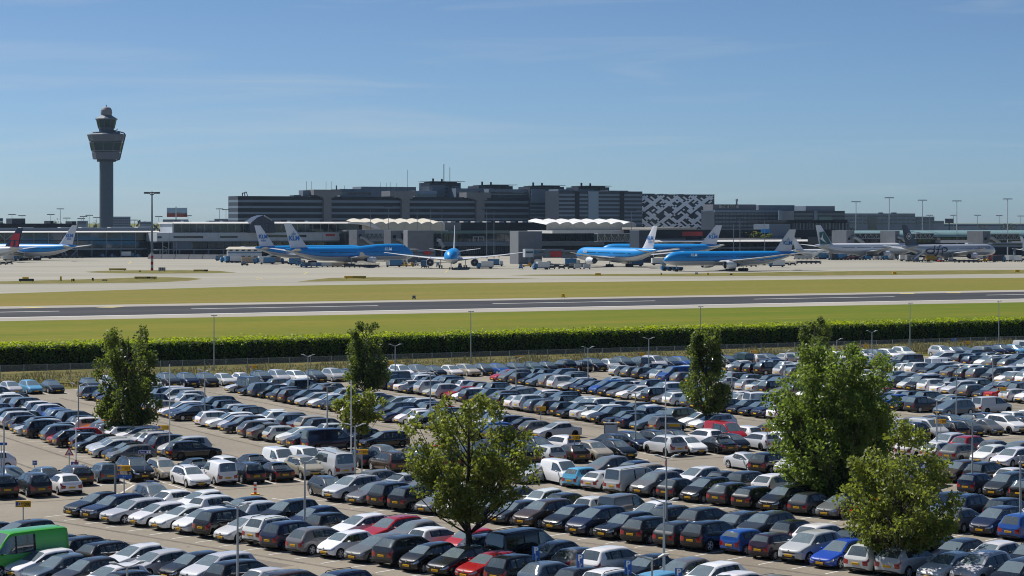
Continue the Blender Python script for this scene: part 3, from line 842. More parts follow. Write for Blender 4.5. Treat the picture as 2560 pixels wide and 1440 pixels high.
print('cars', len(indiv), 'rest', len(rest))
# ------------------------------------------------------------------ hedge, fence, trees
nrg = np.random.default_rng(5)
def leaf_quads(C, size, up=0.0, aspect=0.62):
    "random leaf-shaped quads (rhombi) at the points C"
    n = len(C)
    a = nrg.normal(size=(n, 3)); a /= np.linalg.norm(a, axis=1)[:, None]
    b = nrg.normal(size=(n, 3)); b[:, 2] += up
    b -= a * np.sum(a * b, 1)[:, None]; b /= np.linalg.norm(b, axis=1)[:, None] + 1e-9
    s = np.asarray(size).reshape(-1, 1) * np.ones((n, 1))
    v = np.empty((n, 4, 3)); v[:, 0] = C - a * s; v[:, 1] = C - b * s * aspect; v[:, 2] = C + a * s; v[:, 3] = C + b * s * aspect
    return v.reshape(-1, 3)
def quads_mesh(name, V4, mat):
    n = len(V4) // 4
    me = bpy.data.meshes.new(name)
    me.vertices.add(n * 4); me.vertices.foreach_set('co', np.asarray(V4, 'f').ravel())
    me.loops.add(n * 4); me.loops.foreach_set('vertex_index', np.arange(n * 4, dtype='i'))
    me.polygons.add(n); me.polygons.foreach_set('loop_start', np.arange(0, n * 4, 4, dtype='i'))
    me.materials.append(mat); me.update(calc_edges=True)
    return me
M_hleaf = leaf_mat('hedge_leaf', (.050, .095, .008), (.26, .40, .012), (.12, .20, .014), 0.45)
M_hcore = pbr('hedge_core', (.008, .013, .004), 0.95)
M_bark = pbr('bark', (.045, .036, .027), 0.9, var=.3, scale=6)
H0 = Vector((-69.0, 285.5, 0)); H1 = Vector((87.9, 364.0, 0))
HD = (H1 - H0).normalized(); HN = Vector((-HD.y, HD.x, 0))
def hp(s, n, z): p = H0 + HD * s + HN * n; return (p.x, p.y, z)
HL0, HL1, HH, HW = -14.0, 192.0, 3.3, 7.0
hed = thing('hedge', tuple(H0), 'long clipped green hedge behind the wire fence along the car park', 'hedge')
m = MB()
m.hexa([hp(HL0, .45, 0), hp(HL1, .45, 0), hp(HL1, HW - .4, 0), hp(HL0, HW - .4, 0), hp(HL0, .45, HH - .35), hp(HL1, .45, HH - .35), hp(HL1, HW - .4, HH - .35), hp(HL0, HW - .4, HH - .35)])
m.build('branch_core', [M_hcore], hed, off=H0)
Ln = HL1 - HL0
def hpts(s, n, z):
    return np.stack([H0.x + HD.x * s + HN.x * n, H0.y + HD.y * s + HN.y * n, z], 1)
k = 34000
s = nrg.uniform(HL0, HL1, k); bump = .22 * np.sin(s * .9) + .18 * np.sin(s * 2.3 + 1) + .12 * np.sin(s * 5.1)
z = nrg.uniform(.05, 1, k) ** .8 * HH
Cf = hpts(s, .30 + bump * .6 + nrg.normal(0, .16, k) + .35 * (z > HH - .35), z)
k2 = 36000
s = nrg.uniform(HL0, HL1, k2); n = nrg.uniform(.2, HW, k2)
top = HH + .10 * np.sin(s * .55) + .09 * np.sin(s * 1.7 + n) + nrg.normal(0, .09, k2) + (nrg.random(k2) < .04) * nrg.uniform(0, .4, k2)
Ct = hpts(s, n, top)
Cc = np.vstack([Cf, Ct]) - np.array([[H0.x, H0.y, 0]])
Vf = leaf_quads(Cc[:len(Cf)], nrg.uniform(.11, .24, len(Cf))); Vt = leaf_quads(Cc[len(Cf):], nrg.uniform(.13, .27, len(Ct)))
ct_ = np.repeat(Cc[len(Cf):], 4, axis=0); Vt[:, 2] = ct_[:, 2] + (Vt[:, 2] - ct_[:, 2]) * .45
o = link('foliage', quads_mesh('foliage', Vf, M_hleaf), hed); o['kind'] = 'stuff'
o = link('top_shoots', quads_mesh('top_shoots', Vt, leaf_mat('hedge_shoots', (.17, .24, .008), (.55, .66, .012), (.26, .33, .014), .5)), hed); o['kind'] = 'stuff'  # leaf colour brightened to paint the sunlit top of the hedge

# ---- wire fence
M_post = pbr('fence_steel', rgb(158, 162, 160), 0.5, metal=0.5)
M_wire = bpy.data.materials.new('chain_link'); M_wire.use_nodes = True
t = M_wire.node_tree; b = t.nodes['Principled BSDF']; b.inputs['Base Color'].default_value = (.34, .35, .36, 1); b.inputs['Roughness'].default_value = .6; b.inputs['Alpha'].default_value = .30
F0 = Vector((-63.6, 263.5, 0)); F1 = Vector((80.2, 332.0, 0)); FD = (F1 - F0).normalized(); FH = 2.2
fen = thing('wire_fence', tuple(F0), 'grey chain link fence between the car park and the hedge', 'fence')
def fpt(s, z=0): p = F0 + FD * s; return Vector((p.x, p.y, z))
m = MB(); m.tube((0, 0, 0), (0, 0, FH + .05), .045, n=6); pm = m.mesh('post', [M_post])
bay = 2.92; nb = 60
m = MB(); m.tube((0, 0, 0), tuple(FD * bay), .025, n=5); rm = m.mesh('top_rail', [M_post])
m = MB(); q = FD * bay; m.sheet([(0, 0, .05), (q.x, q.y, .05), (q.x, q.y, FH - .02), (0, 0, FH - .02)]); wm = m.mesh('wire_panel', [M_wire])
for i in range(-3, nb):
    d = FD * (i * bay)
    link('post', pm, fen, d); link('top_rail', rm, fen, d + Vector((0, 0, FH))); link('wire_panel', wm, fen, d)
# low rail at the edge of the paving
gr = thing('guard_rail', tuple(PQ(30, -250.3)), 'low dark guard rail at the far edge of the car park', 'guard rail')
m = MB(); m.tube((0, 0, 0), (0, 0, .62), .05, n=5); pm = m.mesh('rail_post', [M_post])
m = MB(); e = E1 * 6.0; m.tube((0, 0, .55), (e.x, e.y, .55), .045, n=5); rm = m.mesh('rail', [pbr('rail_dark', (.05, .045, .04), .6)])
for i in range(-14, 40):
    link('rail_post', pm, gr, E1 * (6.0 * i)); link('rail', rm, gr, E1 * (6.0 * i))
# tall grass on the bank between fence and paving
M_blade = leaf_mat('tall_grass', (.12, .11, .03), (.24, .21, .05), (.22, .19, .07), .35)
k = 26000
pp = nrg.uniform(-10, 250, k); qq = -250.6 - nrg.uniform(0, 1, k) ** 1.2 * 24
C = np.stack([E1.x * pp + E2.x * qq, E1.y * pp + E2.y * qq, np.zeros(k)], 1)
side = (C[:, 0] - H0.x) * HN.x + (C[:, 1] - H0.y) * HN.y
C = C[side < 0.2]; k = len(C)
h = nrg.uniform(.15, .5, k) * (1 + .5 * np.sin(C[:, 0] * .7)); w = nrg.uniform(.03, .09, k); ang = nrg.uniform(0, 6.28, k)
lean = nrg.normal(0, .12, (k, 2))
V4 = np.empty((k, 4, 3)); dx = np.cos(ang) * w; dy = np.sin(ang) * w
for j, (sx, up) in enumerate(((-1, 0), (1, 0), (.3, 1), (-.3, 1))):
    V4[:, j, 0] = C[:, 0] + dx * sx + lean[:, 0] * up; V4[:, j, 1] = C[:, 1] + dy * sx + lean[:, 1] * up; V4[:, j, 2] = h * up
o = link('bank_grass', quads_mesh('bank_grass', V4.reshape(-1, 3), M_blade)); tag(o, 'dry tall grass on the bank below the fence', 'grass', kind='stuff')
px_sheet('grass_bank', [(-300, 990), (2860, 905), (2860, 820), (-300, 935)], -0.004, M_verge)

# ---- trees
def make_tree(name, P, label, Ht, prof, trunk_r, nlimb, nleaf, leaf, mat, cr=.5, upright=.5, seed=1, lean=0.0, nsub=6):
    "branching skeleton inside the crown profile (z, radius); leaves sit in clumps at the twig ends"
    r = np.random.default_rng(seed); q_ = random.Random(seed)
    root = thing(name, (P.x, P.y, 0), label, 'tree', 'trees standing among the parked cars')
    zs = [p[0] for p in prof]; rs = [p[1] for p in prof]
    pts = [Vector((0, 0, 0))]; nseg = 7; ztop = Ht * .90
    for i in range(1, nseg + 1):
        pts.append(Vector((lean * i / nseg + q_.uniform(-.12, .12), q_.uniform(-.12, .12), ztop * i / nseg)))
    trunk = MB()
    for i in range(nseg):
        r0 = trunk_r * (1 - .88 * i / nseg); r1 = trunk_r * (1 - .88 * (i + 1) / nseg)
        trunk.tube(pts[i], pts[i + 1], r0 * (1.3 if i == 0 else 1), r1, n=8, cap=False)
    tobj = trunk.build('trunk', [M_bark], root, smooth=60)
    def on_trunk(z):
        f = min(max(z / ztop, 0), .999) * nseg; i = int(f); return pts[i].lerp(pts[i + 1], f - i)
    limbs = MB(); ends = []
    zz = np.linspace(zs[0], zs[-1] * .985, 200); wgt = np.interp(zz, zs, rs) ** 1.3; wgt /= wgt.sum()
    for i in range(nlimb):
        ze = float(r.choice(zz, p=wgt)); a = i * 2.39996 + q_.uniform(-.5, .5)
        lob = 1 + .22 * math.sin(a * 2 + seed) + .16 * math.sin(a * 3 - ze * 1.1 + seed * 2)
        rad = float(np.interp(ze, zs, rs)) * lob * q_.uniform(.55, 1.0)
        e = Vector((math.cos(a) * rad + lean * ze / Ht, math.sin(a) * rad, ze))
        s_ = on_trunk(max(zs[0] * .55, ze - rad * (.35 + 1.9 * upright)))
        mid = s_.lerp(e, .5) + Vector((math.cos(a) * rad * .10, math.sin(a) * rad * .10, -rad * .05 + q_.uniform(-.15, .15)))
        br = max(.03, trunk_r * .32 * (1 - .55 * s_.z / Ht))
        limbs.tube(s_, mid, br, br * .65, n=5, cap=False); limbs.tube(mid, e, br * .65, .015, n=5, cap=False)
        ends.append(e)
        for k in range(nsub):
            f = q_.uniform(.25, 1.0); b = s_.lerp(mid, f * 2) if f < .5 else mid.lerp(e, f * 2 - 1)
            ln = q_.uniform(.45, 1.15) * (.55 + .16 * rad)
            dr = Vector((math.cos(a) + q_.gauss(0, .7), math.sin(a) + q_.gauss(0, .7), q_.gauss(.25 + .6 * upright, .5))).normalized()
            e2 = b + dr * ln
            Rz = float(np.interp(e2.z, zs, rs)) * 1.08
            if math.hypot(e2.x - lean * e2.z / Ht, e2.y) > Rz or e2.z > zs[-1] or e2.z < zs[0] * .8: continue
            limbs.tube(b, e2, br * .32, .008, n=4, cap=False); ends.append(e2)
    limbs.build('limbs', [M_bark], tobj, smooth=60)
    C = np.array([tuple(e) for e in ends])
    csize = r.uniform(.55, 1.35, len(C)) * cr
    nl = (nleaf * (csize / cr) ** 2).astype(int)
    idx = np.repeat(np.arange(len(C)), nl)
    off = r.normal(size=(len(idx), 3)); off /= np.linalg.norm(off, axis=1)[:, None]
    off *= (r.random(len(idx)) ** .5)[:, None] * csize[idx][:, None]
    off[:, 2] *= .7 + .7 * upright
    L_ = C[idx] + off
    L_ = L_[L_[:, 2] > .5]
    link('crown', quads_mesh('crown', leaf_quads(L_, r.uniform(.6, 1.3, len(L_)) * leaf, up=.5), mat), root)
    return root
M_leafA = leaf_mat('leaf_dark', (.046, .074, .018), (.24, .32, .035), (.105, .142, .030), .45)
M_leafB = leaf_mat('leaf_mid', (.055, .090, .018), (.28, .36, .04), (.12, .165, .03), .45)
M_leafC = leaf_mat('leaf_bright', (.064, .105, .022), (.30, .42, .05), (.135, .190, .034), .48)
M_leafD = leaf_mat('leaf_olive', (.066, .100, .018), (.34, .40, .045), (.165, .200, .036), .48)
def tp(px, d): return Vector(((px - CX) * d / FPX, d, 0))
make_tree('columnar_tree', tp(318, 195), 'tall dark upright tree at the left with branches fanning to its top', 10.6, [(1.0, 1.5), (2.2, 2.6), (4.5, 2.8), (7.5, 2.7), (9.3, 2.7), (10.6, 1.6)], .24, 52, 46, .135, M_leafA, cr=.46, upright=.95, seed=3)
make_tree('columnar_tree', tp(917, 236), 'dark upright tree left of centre rising in front of the hedge', 8.9, [(1.9, 1.5), (3.0, 2.4), (4.5, 2.2), (6.5, 1.9), (8.0, 1.7), (8.9, .7)], .2, 44, 44, .135, M_leafA, cr=.44, upright=.95, seed=8)
make_tree('columnar_tree', tp(1766, 206), 'dark pointed tree right of centre tapering to a narrow tip', 10.4, [(2.3, 1.4), (3.4, 2.4), (5.0, 2.15), (6.5, 1.7), (8.2, 1.5), (9.6, 1.0), (10.4, .4)], .22, 48, 46, .135, M_leafA, cr=.42, upright=.95, seed=12)
make_tree('columnar_tree', tp(2036, 258), 'dark upright tree at the right half hidden behind the big bright tree', 8.4, [(2.0, 1.5), (3.4, 2.0), (5.5, 2.1), (7.4, 1.9), (8.4, 1.0)], .2, 38, 42, .135, M_leafA, cr=.44, upright=.9, seed=17)
make_tree('small_tree', tp(896, 183), 'small round tree on a thin trunk above the dark blue van', 5.6, [(2.4, 1.0), (3.3, 2.0), (4.2, 2.15), (5.0, 1.7), (5.6, .6)], .10, 24, 36, .13, M_leafD, cr=.42, upright=.35, seed=21)
make_tree('round_tree', tp(1170, 125), 'loose round tree with a bare trunk in the front centre', 10.5, [(2.9, 1.4), (4.0, 3.0), (5.8, 3.6), (7.4, 3.4), (9.0, 2.5), (10.5, .8)], .21, 52, 46, .12, M_leafD, cr=.46, upright=.5, seed=26, nsub=6)
make_tree('maple_tree', tp(2088, 150), 'largest tree, broad bright green crown at the right of the car park', 11.5, [(.9, 1.6), (2.0, 3.5), (4.2, 4.7), (6.6, 4.7), (8.6, 4.2), (10.3, 3.2), (11.5, 1.2)], .32, 135, 54, .125, M_leafC, cr=.56, upright=.45, seed=31, nsub=7)
make_tree('round_tree', tp(2247, 121), 'yellowish green round tree in the front right with low branches', 8.8, [(1.4, 1.2), (2.6, 3.1), (4.0, 3.9), (5.6, 3.3), (7.2, 2.4), (8.8, .6)], .22, 64, 46, .12, M_leafD, cr=.48, upright=.42, seed=37, nsub=6)
# ------------------------------------------------------------------ lamps, signs and small things in the car park
M_galv = pbr('galvanised', rgb(164, 170, 174), 0.42, metal=0.45)
M_lhead = pbr('lamp_head', rgb(196, 196, 190), 0.4)
M_lens = pbr('lamp_lens', rgb(120, 120, 112), 0.25)
M_signY = pbr('sign_yellow', rgb(232, 172, 20), 0.5)
M_signB = pbr('sign_blue', rgb(24, 92, 172), 0.45)
M_signBd = pbr('sign_dark_blue', rgb(28, 50, 128), 0.45)
M_signW = pbr('sign_white', rgb(225, 226, 226), 0.5)
M_signR = pbr('sign_red', rgb(196, 26, 30), 0.45)
M_black = pbr('sign_black', rgb(22, 20, 18), 0.5)
M_grey = pbr('sign_grey', rgb(118, 126, 134), 0.55)
M_orange = pbr('beacon_orange', rgb(226, 78, 24), 0.5)
def lamp_meshes(h, arm, single=False):
    p = MB(); p.tube((0, 0, 0), (0, 0, h * .55), .085, .065, n=8); p.tube((0, 0, h * .55), (0, 0, h), .065, .045, n=8)
    heads = []
    for sg in ((1,) if single else (1, -1)):
        a = MB(); a.tube((0, 0, h - .06), (sg * arm * .45, 0, h + .06), .03, n=6)
        hd = MB()
        x0 = sg * arm * .38; x1 = sg * arm
        for (xa, xb, w0, w1, z0, z1, t0, t1) in ((x0, (x0 + x1) / 2, .09, .15, h + .03, h + .12, .05, .09), ((x0 + x1) / 2, x1, .15, .10, h + .12, h + .17, .09, .04)):
            hd.hexa([(xa, -w0, z0), (xb, -w1, z1), (xb, w1, z1), (xa, w0, z0), (xa, -w0 * .8, z0 + t0), (xb, -w1 * .8, z1 + t1), (xb, w1 * .8, z1 + t1), (xa, w0 * .8, z0 + t0)])
        ln = MB(); ln.hexa([((x0 + x1) / 2 - .05 * sg, -.1, h + .085), (x1 * .92, -.08, h + .13), (x1 * .92, .08, h + .13), ((x0 + x1) / 2 - .05 * sg, .1, h + .085),
                            ((x0 + x1) / 2 - .05 * sg, -.1, h + .115), (x1 * .92, -.08, h + .16), (x1 * .92, .08, h + .16), ((x0 + x1) / 2 - .05 * sg, .1, h + .115)])
        heads.append((a.mesh('arm', [M_galv], fix=True), hd.mesh('lamp_head', [M_lhead], fix=True), ln.mesh('lens', [M_lens], fix=True)))
    return p.mesh('pole', [M_galv], smooth=60), heads
LM2 = lamp_meshes(5.0, .78); LM1 = lamp_meshes(5.0, .78, True)
def put_lamp(P, lm, label, rz=0.1):
    r = thing('car_park_lamp', (P.x, P.y, 0), label, 'lamp post', 'car park lamps', rz)
    link('pole', lm[0], r)
    for a, h, l in lm[1]:
        link('arm', a, r); ho = link('lamp_head', h, r); link('lens', l, ho)
def lamp_at(px, ytop, h=5.1):
    d = FPX * (CAMZ - h) / (ytop - YH); return Vector(((px - CX) * d / FPX, d, 0))
LAMPS = [(770, 888, 'before the hedge left of the dark centre-left tree'), (988, 862, 'just right of the dark tree left of centre'), (1470, 868, 'standing before the fence right of the centre'), (1622, 845, 'highest before the hedge, left of the pointed tree'),
         (1963, 877, 'left of the dark tree beside the big maple'), (1290, 895, 'with a yellow row sign beside its head'), (2180, 828, 'before the hedge right of the big maple'), (818, 963, 'above the small round tree'),
         (1076, 930, 'behind the top of the loose round tree'), (1589, 980, 'behind the two notice boards'), (1830, 905, 'just right of the pointed dark tree'), (512, 925, 'right of the tall dark tree, by the fence row'), (196, 960, 'left of the tall dark tree'),
         (10, 1052, 'at the left edge with a blue sign'), (888, 1062, 'beside the small round tree and the sign 202'), (762, 1150, 'in front of the silver van left of centre'), (2342, 997, 'beside the sign numbered 205'), (2391, 920, 'tall before the rows right of the big maple'),
         (2482, 884, 'near the right edge before the far rows'), (2431, 1052, 'right of the yellowish front-right tree top'), (1666, 1141, 'in the centre right, its head below the notice board'), (1660, 1250, 'centre right front, second of two in one line'), (1630, 1392, 'at the bottom edge between the disabled-parking signs'),
         (594, 1260, 'front left in front of the white cars'), (318, 1410, 'at the bottom left edge, seen from above'), (2551, 1135, 'at the right edge of the picture')]
for px, y, lab in LAMPS:
    put_lamp(lamp_at(px, y), LM1 if px in (2092, 2551, 2431) else LM2, 'grey lamp post ' + lab, rng.uniform(-.15, .25))
put_lamp(lamp_at(2092, 848), LM1, 'grey lamp post with one arm above the big maple')
# tall floodlight poles along the fence
p = MB(); p.tube((0, 0, 0), (0, 0, 7.4), .10, .05, n=8)
hm = MB(); hm.box(-.42, -.08, -.16, .16, 7.36, 7.48); hm.box(.08, .42, -.16, .16, 7.36, 7.48); hb = MB(); hb.box(-.1, .1, -.04, .04, 7.38, 7.46)
pmesh, hmesh, hbm = p.mesh('pole', [M_galv], smooth=60), hm.mesh('flood_lamps', [M_lhead]), hb.mesh('crossbar', [M_galv])
for px, y, lab in ((535, 789, 'by the fence at the left'), (1177, 779, 'by the fence left of centre'), (1751, 767, 'behind the pointed dark tree'), (2275, 758, 'by the fence right of the big maple'), (2497, 753, 'by the fence near the right edge')):
    P = lamp_at(px, y, 7.4)
    r = thing('floodlight_pole', (P.x, P.y, 0), 'tall thin floodlight pole ' + lab, 'lamp post', 'floodlight poles by the fence', .3)
    link('pole', pmesh, r); link('crossbar', hbm, r); link('flood_lamps', hmesh, r)
# bare white poles
for px, y, yb, lab in ((424, 911, 1150, 'bare white pole with a red foot right of the tall dark tree'), (878, 950, 1194, 'bare white pole beside the sign 202'), (1664, 949, 1180, 'bare white pole between the two notice boards'), (190, 1048, 1178, 'short red and white pole by the warning triangle')):
    P = gp(px, yb); h = (yb - y) / (yb - YH) * CAMZ
    r = thing('white_pole', (P.x, P.y, 0), lab, 'pole', 'white poles')
    m = MB(); m.tube((0, 0, .9), (0, 0, h), .055, .04, n=7); m.build('shaft', [M_signW], r, smooth=60)
    m = MB(); m.tube((0, 0, 0), (0, 0, .9), .075, n=7); m.build('foot', [M_signR], r, smooth=60)
# ---- signs
_tx = {}
def T(txt, size, mat, bold=0.0):
    k = (txt, size, mat.name, bold)
    if k not in _tx: _tx[k] = text_mesh(txt, size, mat, bold)
    return _tx[k]
def flat(parent, me, x, y, z, name='lettering'):
    o = link(name, me, parent, (x, y, z)); o.rotation_euler = (R(90), 0, 0); return o
def post(parent, h, r=.04, x=0):
    m = MB(); m.tube((x, 0, 0), (x, 0, h), r, n=7); return m.build('post', [M_galv], parent, smooth=60)
def row_sign(P, num, label, rz):
    r = thing('row_sign', (P.x, P.y, 0), label, 'sign', 'yellow row signs', rz)
    post(r, 1.9)
    m = MB(); m.box(-.48, .48, -.07, .07, 1.85, 2.24); b = m.build('board', [M_signY], r)
    m = MB(); m.box(-.44, -.31, -.075, -.07, 1.95, 2.17); m.build('pictogram', [M_signB], b)
    m = MB(); m.box(-.27, -.14, -.075, -.07, 1.95, 2.17); m.build('pictogram', [M_signW], b)
    m = MB(); m.box(-.245, -.165, -.079, -.0755, 1.99, 2.13); m.build('pictogram', [M_signR], b)
    if num:
        flat(b, T('Row', .10, M_black), -.02, -.0735, 2.08); flat(b, T(num, .27, M_black, .006), .27, -.0735, 2.035)
FACE = math.atan2(E1.y, E1.x) - R(20)
for px, yb, num, wh in ((58, 1340, '200', 'above the green van'), (310, 1240, '201', 'over a blue direction sign'), (905, 1195, '202', 'below the small round tree'), (1436, 1155, '203', 'right of the loose round tree'), (1918, 1132, '204', 'behind the largest tree'), (2352, 1110, '205', 'right of the largest tree')):
    row_sign(gp(px, yb), num, 'yellow row sign %s reading %s' % (wh, num), FACE - R(10))
for px, yt, lab in ((409, 1063, 'in the left rows beside the tall dark tree'), (1352, 1017, 'in the centre rows behind the silver saloon'), (1780, 1005, 'at the foot of the pointed dark tree'), (2505, 968, 'in the far rows by the right edge'), (633, 913, 'leftmost along the fence row'), (975, 903, 'along the fence right of the dark tree'),
                    (1297, 890, 'beside a lamp head before the fence'), (1602, 882, 'before the fence left of the pointed tree'), (1885, 876, 'before the fence right of the pointed tree'), (2162, 862, 'above the big maple by the fence'), (2417, 853, 'by the fence near the right edge')):
    d = FPX * (CAMZ - 2.24) / (yt - YH)
    row_sign(Vector(((px - CX) * d / FPX, d, 0)), None, 'small yellow row sign ' + lab, rng.uniform(-.2, .3))
def panel_sign(P, w, z0, z1, mat, label, rz=0.0, txt=None, tsize=.1, cat='sign', border=True, posts=(0,), tmat=None, name='direction_sign'):
    r = thing(name, (P.x, P.y, 0), label, cat, None, rz)
    for x in posts: post(r, z0 + .02, .035, x)
    m = MB(); m.box(-w / 2, w / 2, -.03, .03, z0, z1); b = m.build('panel', [mat], r)
    if border:
        m = MB()
        for a in ((-w / 2, w / 2, z1 - .025, z1), (-w / 2, w / 2, z0, z0 + .025), (-w / 2, -w / 2 + .025, z0, z1), (w / 2 - .025, w / 2, z0, z1)): m.box(a[0], a[1], -.034, -.03, a[2], a[3])
        m.build('border', [M_signW], b)
    if txt: flat(b, T(txt, tsize, tmat or M_signW, .002), 0, -.036, (z0 + z1) / 2)
    return r, b
r, b = panel_sign(gp(362, 1205), .95, 2.16, 2.44, M_signBd, 'dark blue sign reading Route with two pictograms', 0.05)
flat(b, T('Route', .14, M_signW, .002), -.18, -.036, 2.30)
for x in (.20, .36):
    m = MB(); m.box(x - .06, x + .06, -.036, -.03, 2.23, 2.37); m.build('pictogram', [M_signW], b)
panel_sign(gp(311, 1241), 1.05, 1.30, 1.58, M_signB, 'blue direction sign just below the yellow 201 sign', -.05, 'O =', .15, border=False)
panel_sign(gp(288, 1246), .16, .2, 2.5, M_grey, 'tall narrow grey post panel left of the 201 sign', .7, border=False, name='info_pillar')
def arrow_sign(P, w, z0, z1, label, rz=0):
    r, b = panel_sign(P, w, z0, z1, M_signB, label, rz, border=True)
    zc = (z0 + z1) / 2
    m = MB(); m.box(-w * .1, w * .35, -.036, -.03, zc - .03, zc + .03)
    m.add([(-w * .32, -.036, zc), (-w * .08, -.036, zc - .13), (-w * .08, -.036, zc + .13), (-w * .32, -.03, zc), (-w * .08, -.03, zc - .13), (-w * .08, -.03, zc + .13)], [(0, 1, 2), (3, 5, 4), (0, 3, 4, 1), (1, 4, 5, 2), (2, 5, 3, 0)])
    m.build('arrow', [M_signW], b)
    return r
arrow_sign(gp(187, 1178), .62, .35, .77, 'blue arrow sign on red and white stakes by the warning triangle')
arrow_sign(gp(87, 1172), .38, .3, .68, 'small blue arrow sign standing on the empty road at the left')
arrow_sign(gp(375, 1220), .62, .22, .56, 'small blue arrow sign behind the grey people carrier')
panel_sign(gp(3, 1215), .9, 3.1, 3.3, M_signB, 'blue sign panel at the left picture edge', 0, border=False)
panel_sign(gp(2385, 880), 1.0, 1.7, 2.1, M_signB, 'blue sign by the fence near the right edge', .1, border=False)
# warning triangle
P = gp(173, 1188); r = thing('warning_sign', (P.x, P.y, 0), 'red and white triangular speed hump warning sign on a post', 'sign'); post(r, 1.6)
def tri(s, y0, y1, zc):
    h = s * .866
    return [(-s / 2, y0, zc - h / 3), (s / 2, y0, zc - h / 3), (0, y0, zc + 2 * h / 3), (-s / 2, y1, zc - h / 3), (s / 2, y1, zc - h / 3), (0, y1, zc + 2 * h / 3)]
TF = [(0, 1, 2), (3, 5, 4), (0, 3, 4, 1), (1, 4, 5, 2), (2, 5, 3, 0)]
b = MB().add(tri(.74, -.03, 0, 1.78), TF).build('plate', [M_signR], r); MB().add(tri(.46, -.036, -.03, 1.78), TF).build('face', [M_signW], b)
MB().add([(-.13, -.04, 1.68), (.13, -.04, 1.68), (.05, -.04, 1.74), (-.05, -.04, 1.74)], [(0, 1, 2, 3)]).build('hump_symbol', [M_black], b)
# disabled parking signs
for px, yt, lab in ((1340, 1368, 'leftmost of the four, behind the black van'), (1450, 1387, 'second of the four from the left'), (1570, 1402, 'third of the four from the left'), (1697, 1422, 'rightmost of the four, at the bottom edge')):
    d = FPX * (CAMZ - 2.2) / (yt - YH); P = Vector(((px - CX) * d / FPX, d, 0))
    r = thing('disabled_parking_sign', (P.x, P.y, 0), 'blue disabled parking sign, ' + lab, 'sign', 'disabled parking signs', rng.uniform(-.12, .12)); post(r, 1.7)
    m = MB(); m.box(-.19, .19, -.02, .02, 1.52, 2.24); b = m.build('plate', [M_signB], r)
    flat(b, T('P', .46, M_signW, .018), 0, -.023, 2.02)
    m = MB(); n = 12
    for i in range(9):
        a0 = -2.4 + i * .42; a1 = a0 + .42
        m.tube((math.cos(a0) * .055, -.023, 1.68 + math.sin(a0) * .055), (math.cos(a1) * .055, -.023, 1.68 + math.sin(a1) * .055), .010, n=4)
    m.tube((-.01, -.023, 1.70), (-.025, -.023, 1.82), .012, n=4); m.tube((-.01, -.023, 1.72), (.07, -.023, 1.72), .011, n=4); m.tube((.07, -.023, 1.72), (.10, -.023, 1.64), .011, n=4); m.tube((-.03, -.023, 1.835), (-.024, -.023, 1.85), .018, n=6)
    m.build('wheelchair_symbol', [M_signW], b)
# notice boards
P = gp(1527, 1110); r = thing('notice_board', (P.x, P.y, 0), 'white blank notice board in a dark frame on two legs', 'notice board', None, -.08)
m = MB(); m.box(-.62, -.54, -.05, .05, 0, 1.86); m.build('leg', [M_grey], r); m = MB(); m.box(.54, .62, -.05, .05, 0, 1.86); m.build('leg', [M_grey], r)
m = MB(); m.box(-.54, .54, -.03, .03, .94, 1.72); m.build('panel', [pbr('board_white', rgb(176, 186, 194), .5)], r); m = MB(); m.box(-.54, .54, -.03, .03, .42, .80); m.build('panel', [MATS['board_white']], r)
m = MB(); m.box(-.64, .64, -.08, .08, 1.86, 1.93); m.build('top_bar', [M_signW], r); m = MB(); m.box(-.54, .54, -.04, .04, .80, .94); m.build('crossbar', [M_grey], r)
P = gp(1683, 1108); r = thing('notice_board', (P.x, P.y, 0), 'grey notice board with a yellow header and lines of text', 'notice board', None, -.12)
m = MB(); m.box(-.76, -.66, -.09, .09, 0, 1.82); m.build('leg', [M_grey], r); m = MB(); m.box(.66, .76, -.09, .09, 0, 1.82); m.build('leg', [M_grey], r)
m = MB(); m.box(-.66, .66, -.06, .06, .25, 1.78); b = m.build('panel', [M_grey], r)
m = MB(); m.box(-.40, .60, -.07, -.06, 1.50, 1.74); m.build('header', [M_signY], b)
m = MB()
for i in range(6): m.box(-.55, .58 - .1 * (i % 3), -.064, -.06, 1.36 - i * .18, 1.41 - i * .18)
m.build('text_lines', [pbr('board_text', rgb(84, 92, 100), .6)], b)
# beacon, bollard, barrier
P = gp(638, 1237); r = thing('traffic_beacon', (P.x, P.y, 0), 'orange and white striped plastic beacon on a yellow foot', 'beacon')
m = MB(); m.box(-.30, .30, -.2, .2, 0, .08); m.build('foot', [M_signY], r)
m = MB()
for i in range(6): m.box(-.10, .10, -.04, .04, .08 + i * .14, .22 + i * .14, i % 2)
m.build('panel', [M_orange, M_signW], r)
P = gp(690, 1205); r = thing('bollard', (P.x, P.y, 0), 'red and white bollard between two black cars', 'bollard')
m = MB()
for i in range(5): m.tube((0, 0, i * .2), (0, 0, i * .2 + .2), .07, n=10, mi=i % 2)
m.build('post', [M_signR, M_signW], r)
P = gp(1664, 1096); r = thing('red_barrier', (P.x, P.y, 0), 'small red plastic barrier beside the grey notice board', 'barrier')
m = MB(); m.hexa([(-.25, -.2, 0), (.25, -.2, 0), (.25, .2, 0), (-.25, .2, 0), (-.14, -.08, .62), (.14, -.08, .62), (.14, .08, .62), (-.14, .08, .62)]); m.build('body', [M_signR], r)
# white painted zigzag on the crossroad
def zz(pts):
    P = [gp(x, y) for x, y in pts]; return list(zip(P[:-1], P[1:]))
structure('painted_island', line_mesh(zz([(247, 1203), (266, 1199), (306, 1211)]) + zz([(247, 1211), (315, 1213)]) + zz([(336, 1212), (299, 1235), (268, 1229)]) + zz([(680, 1246), (827, 1266)]), w=.16), M_white)
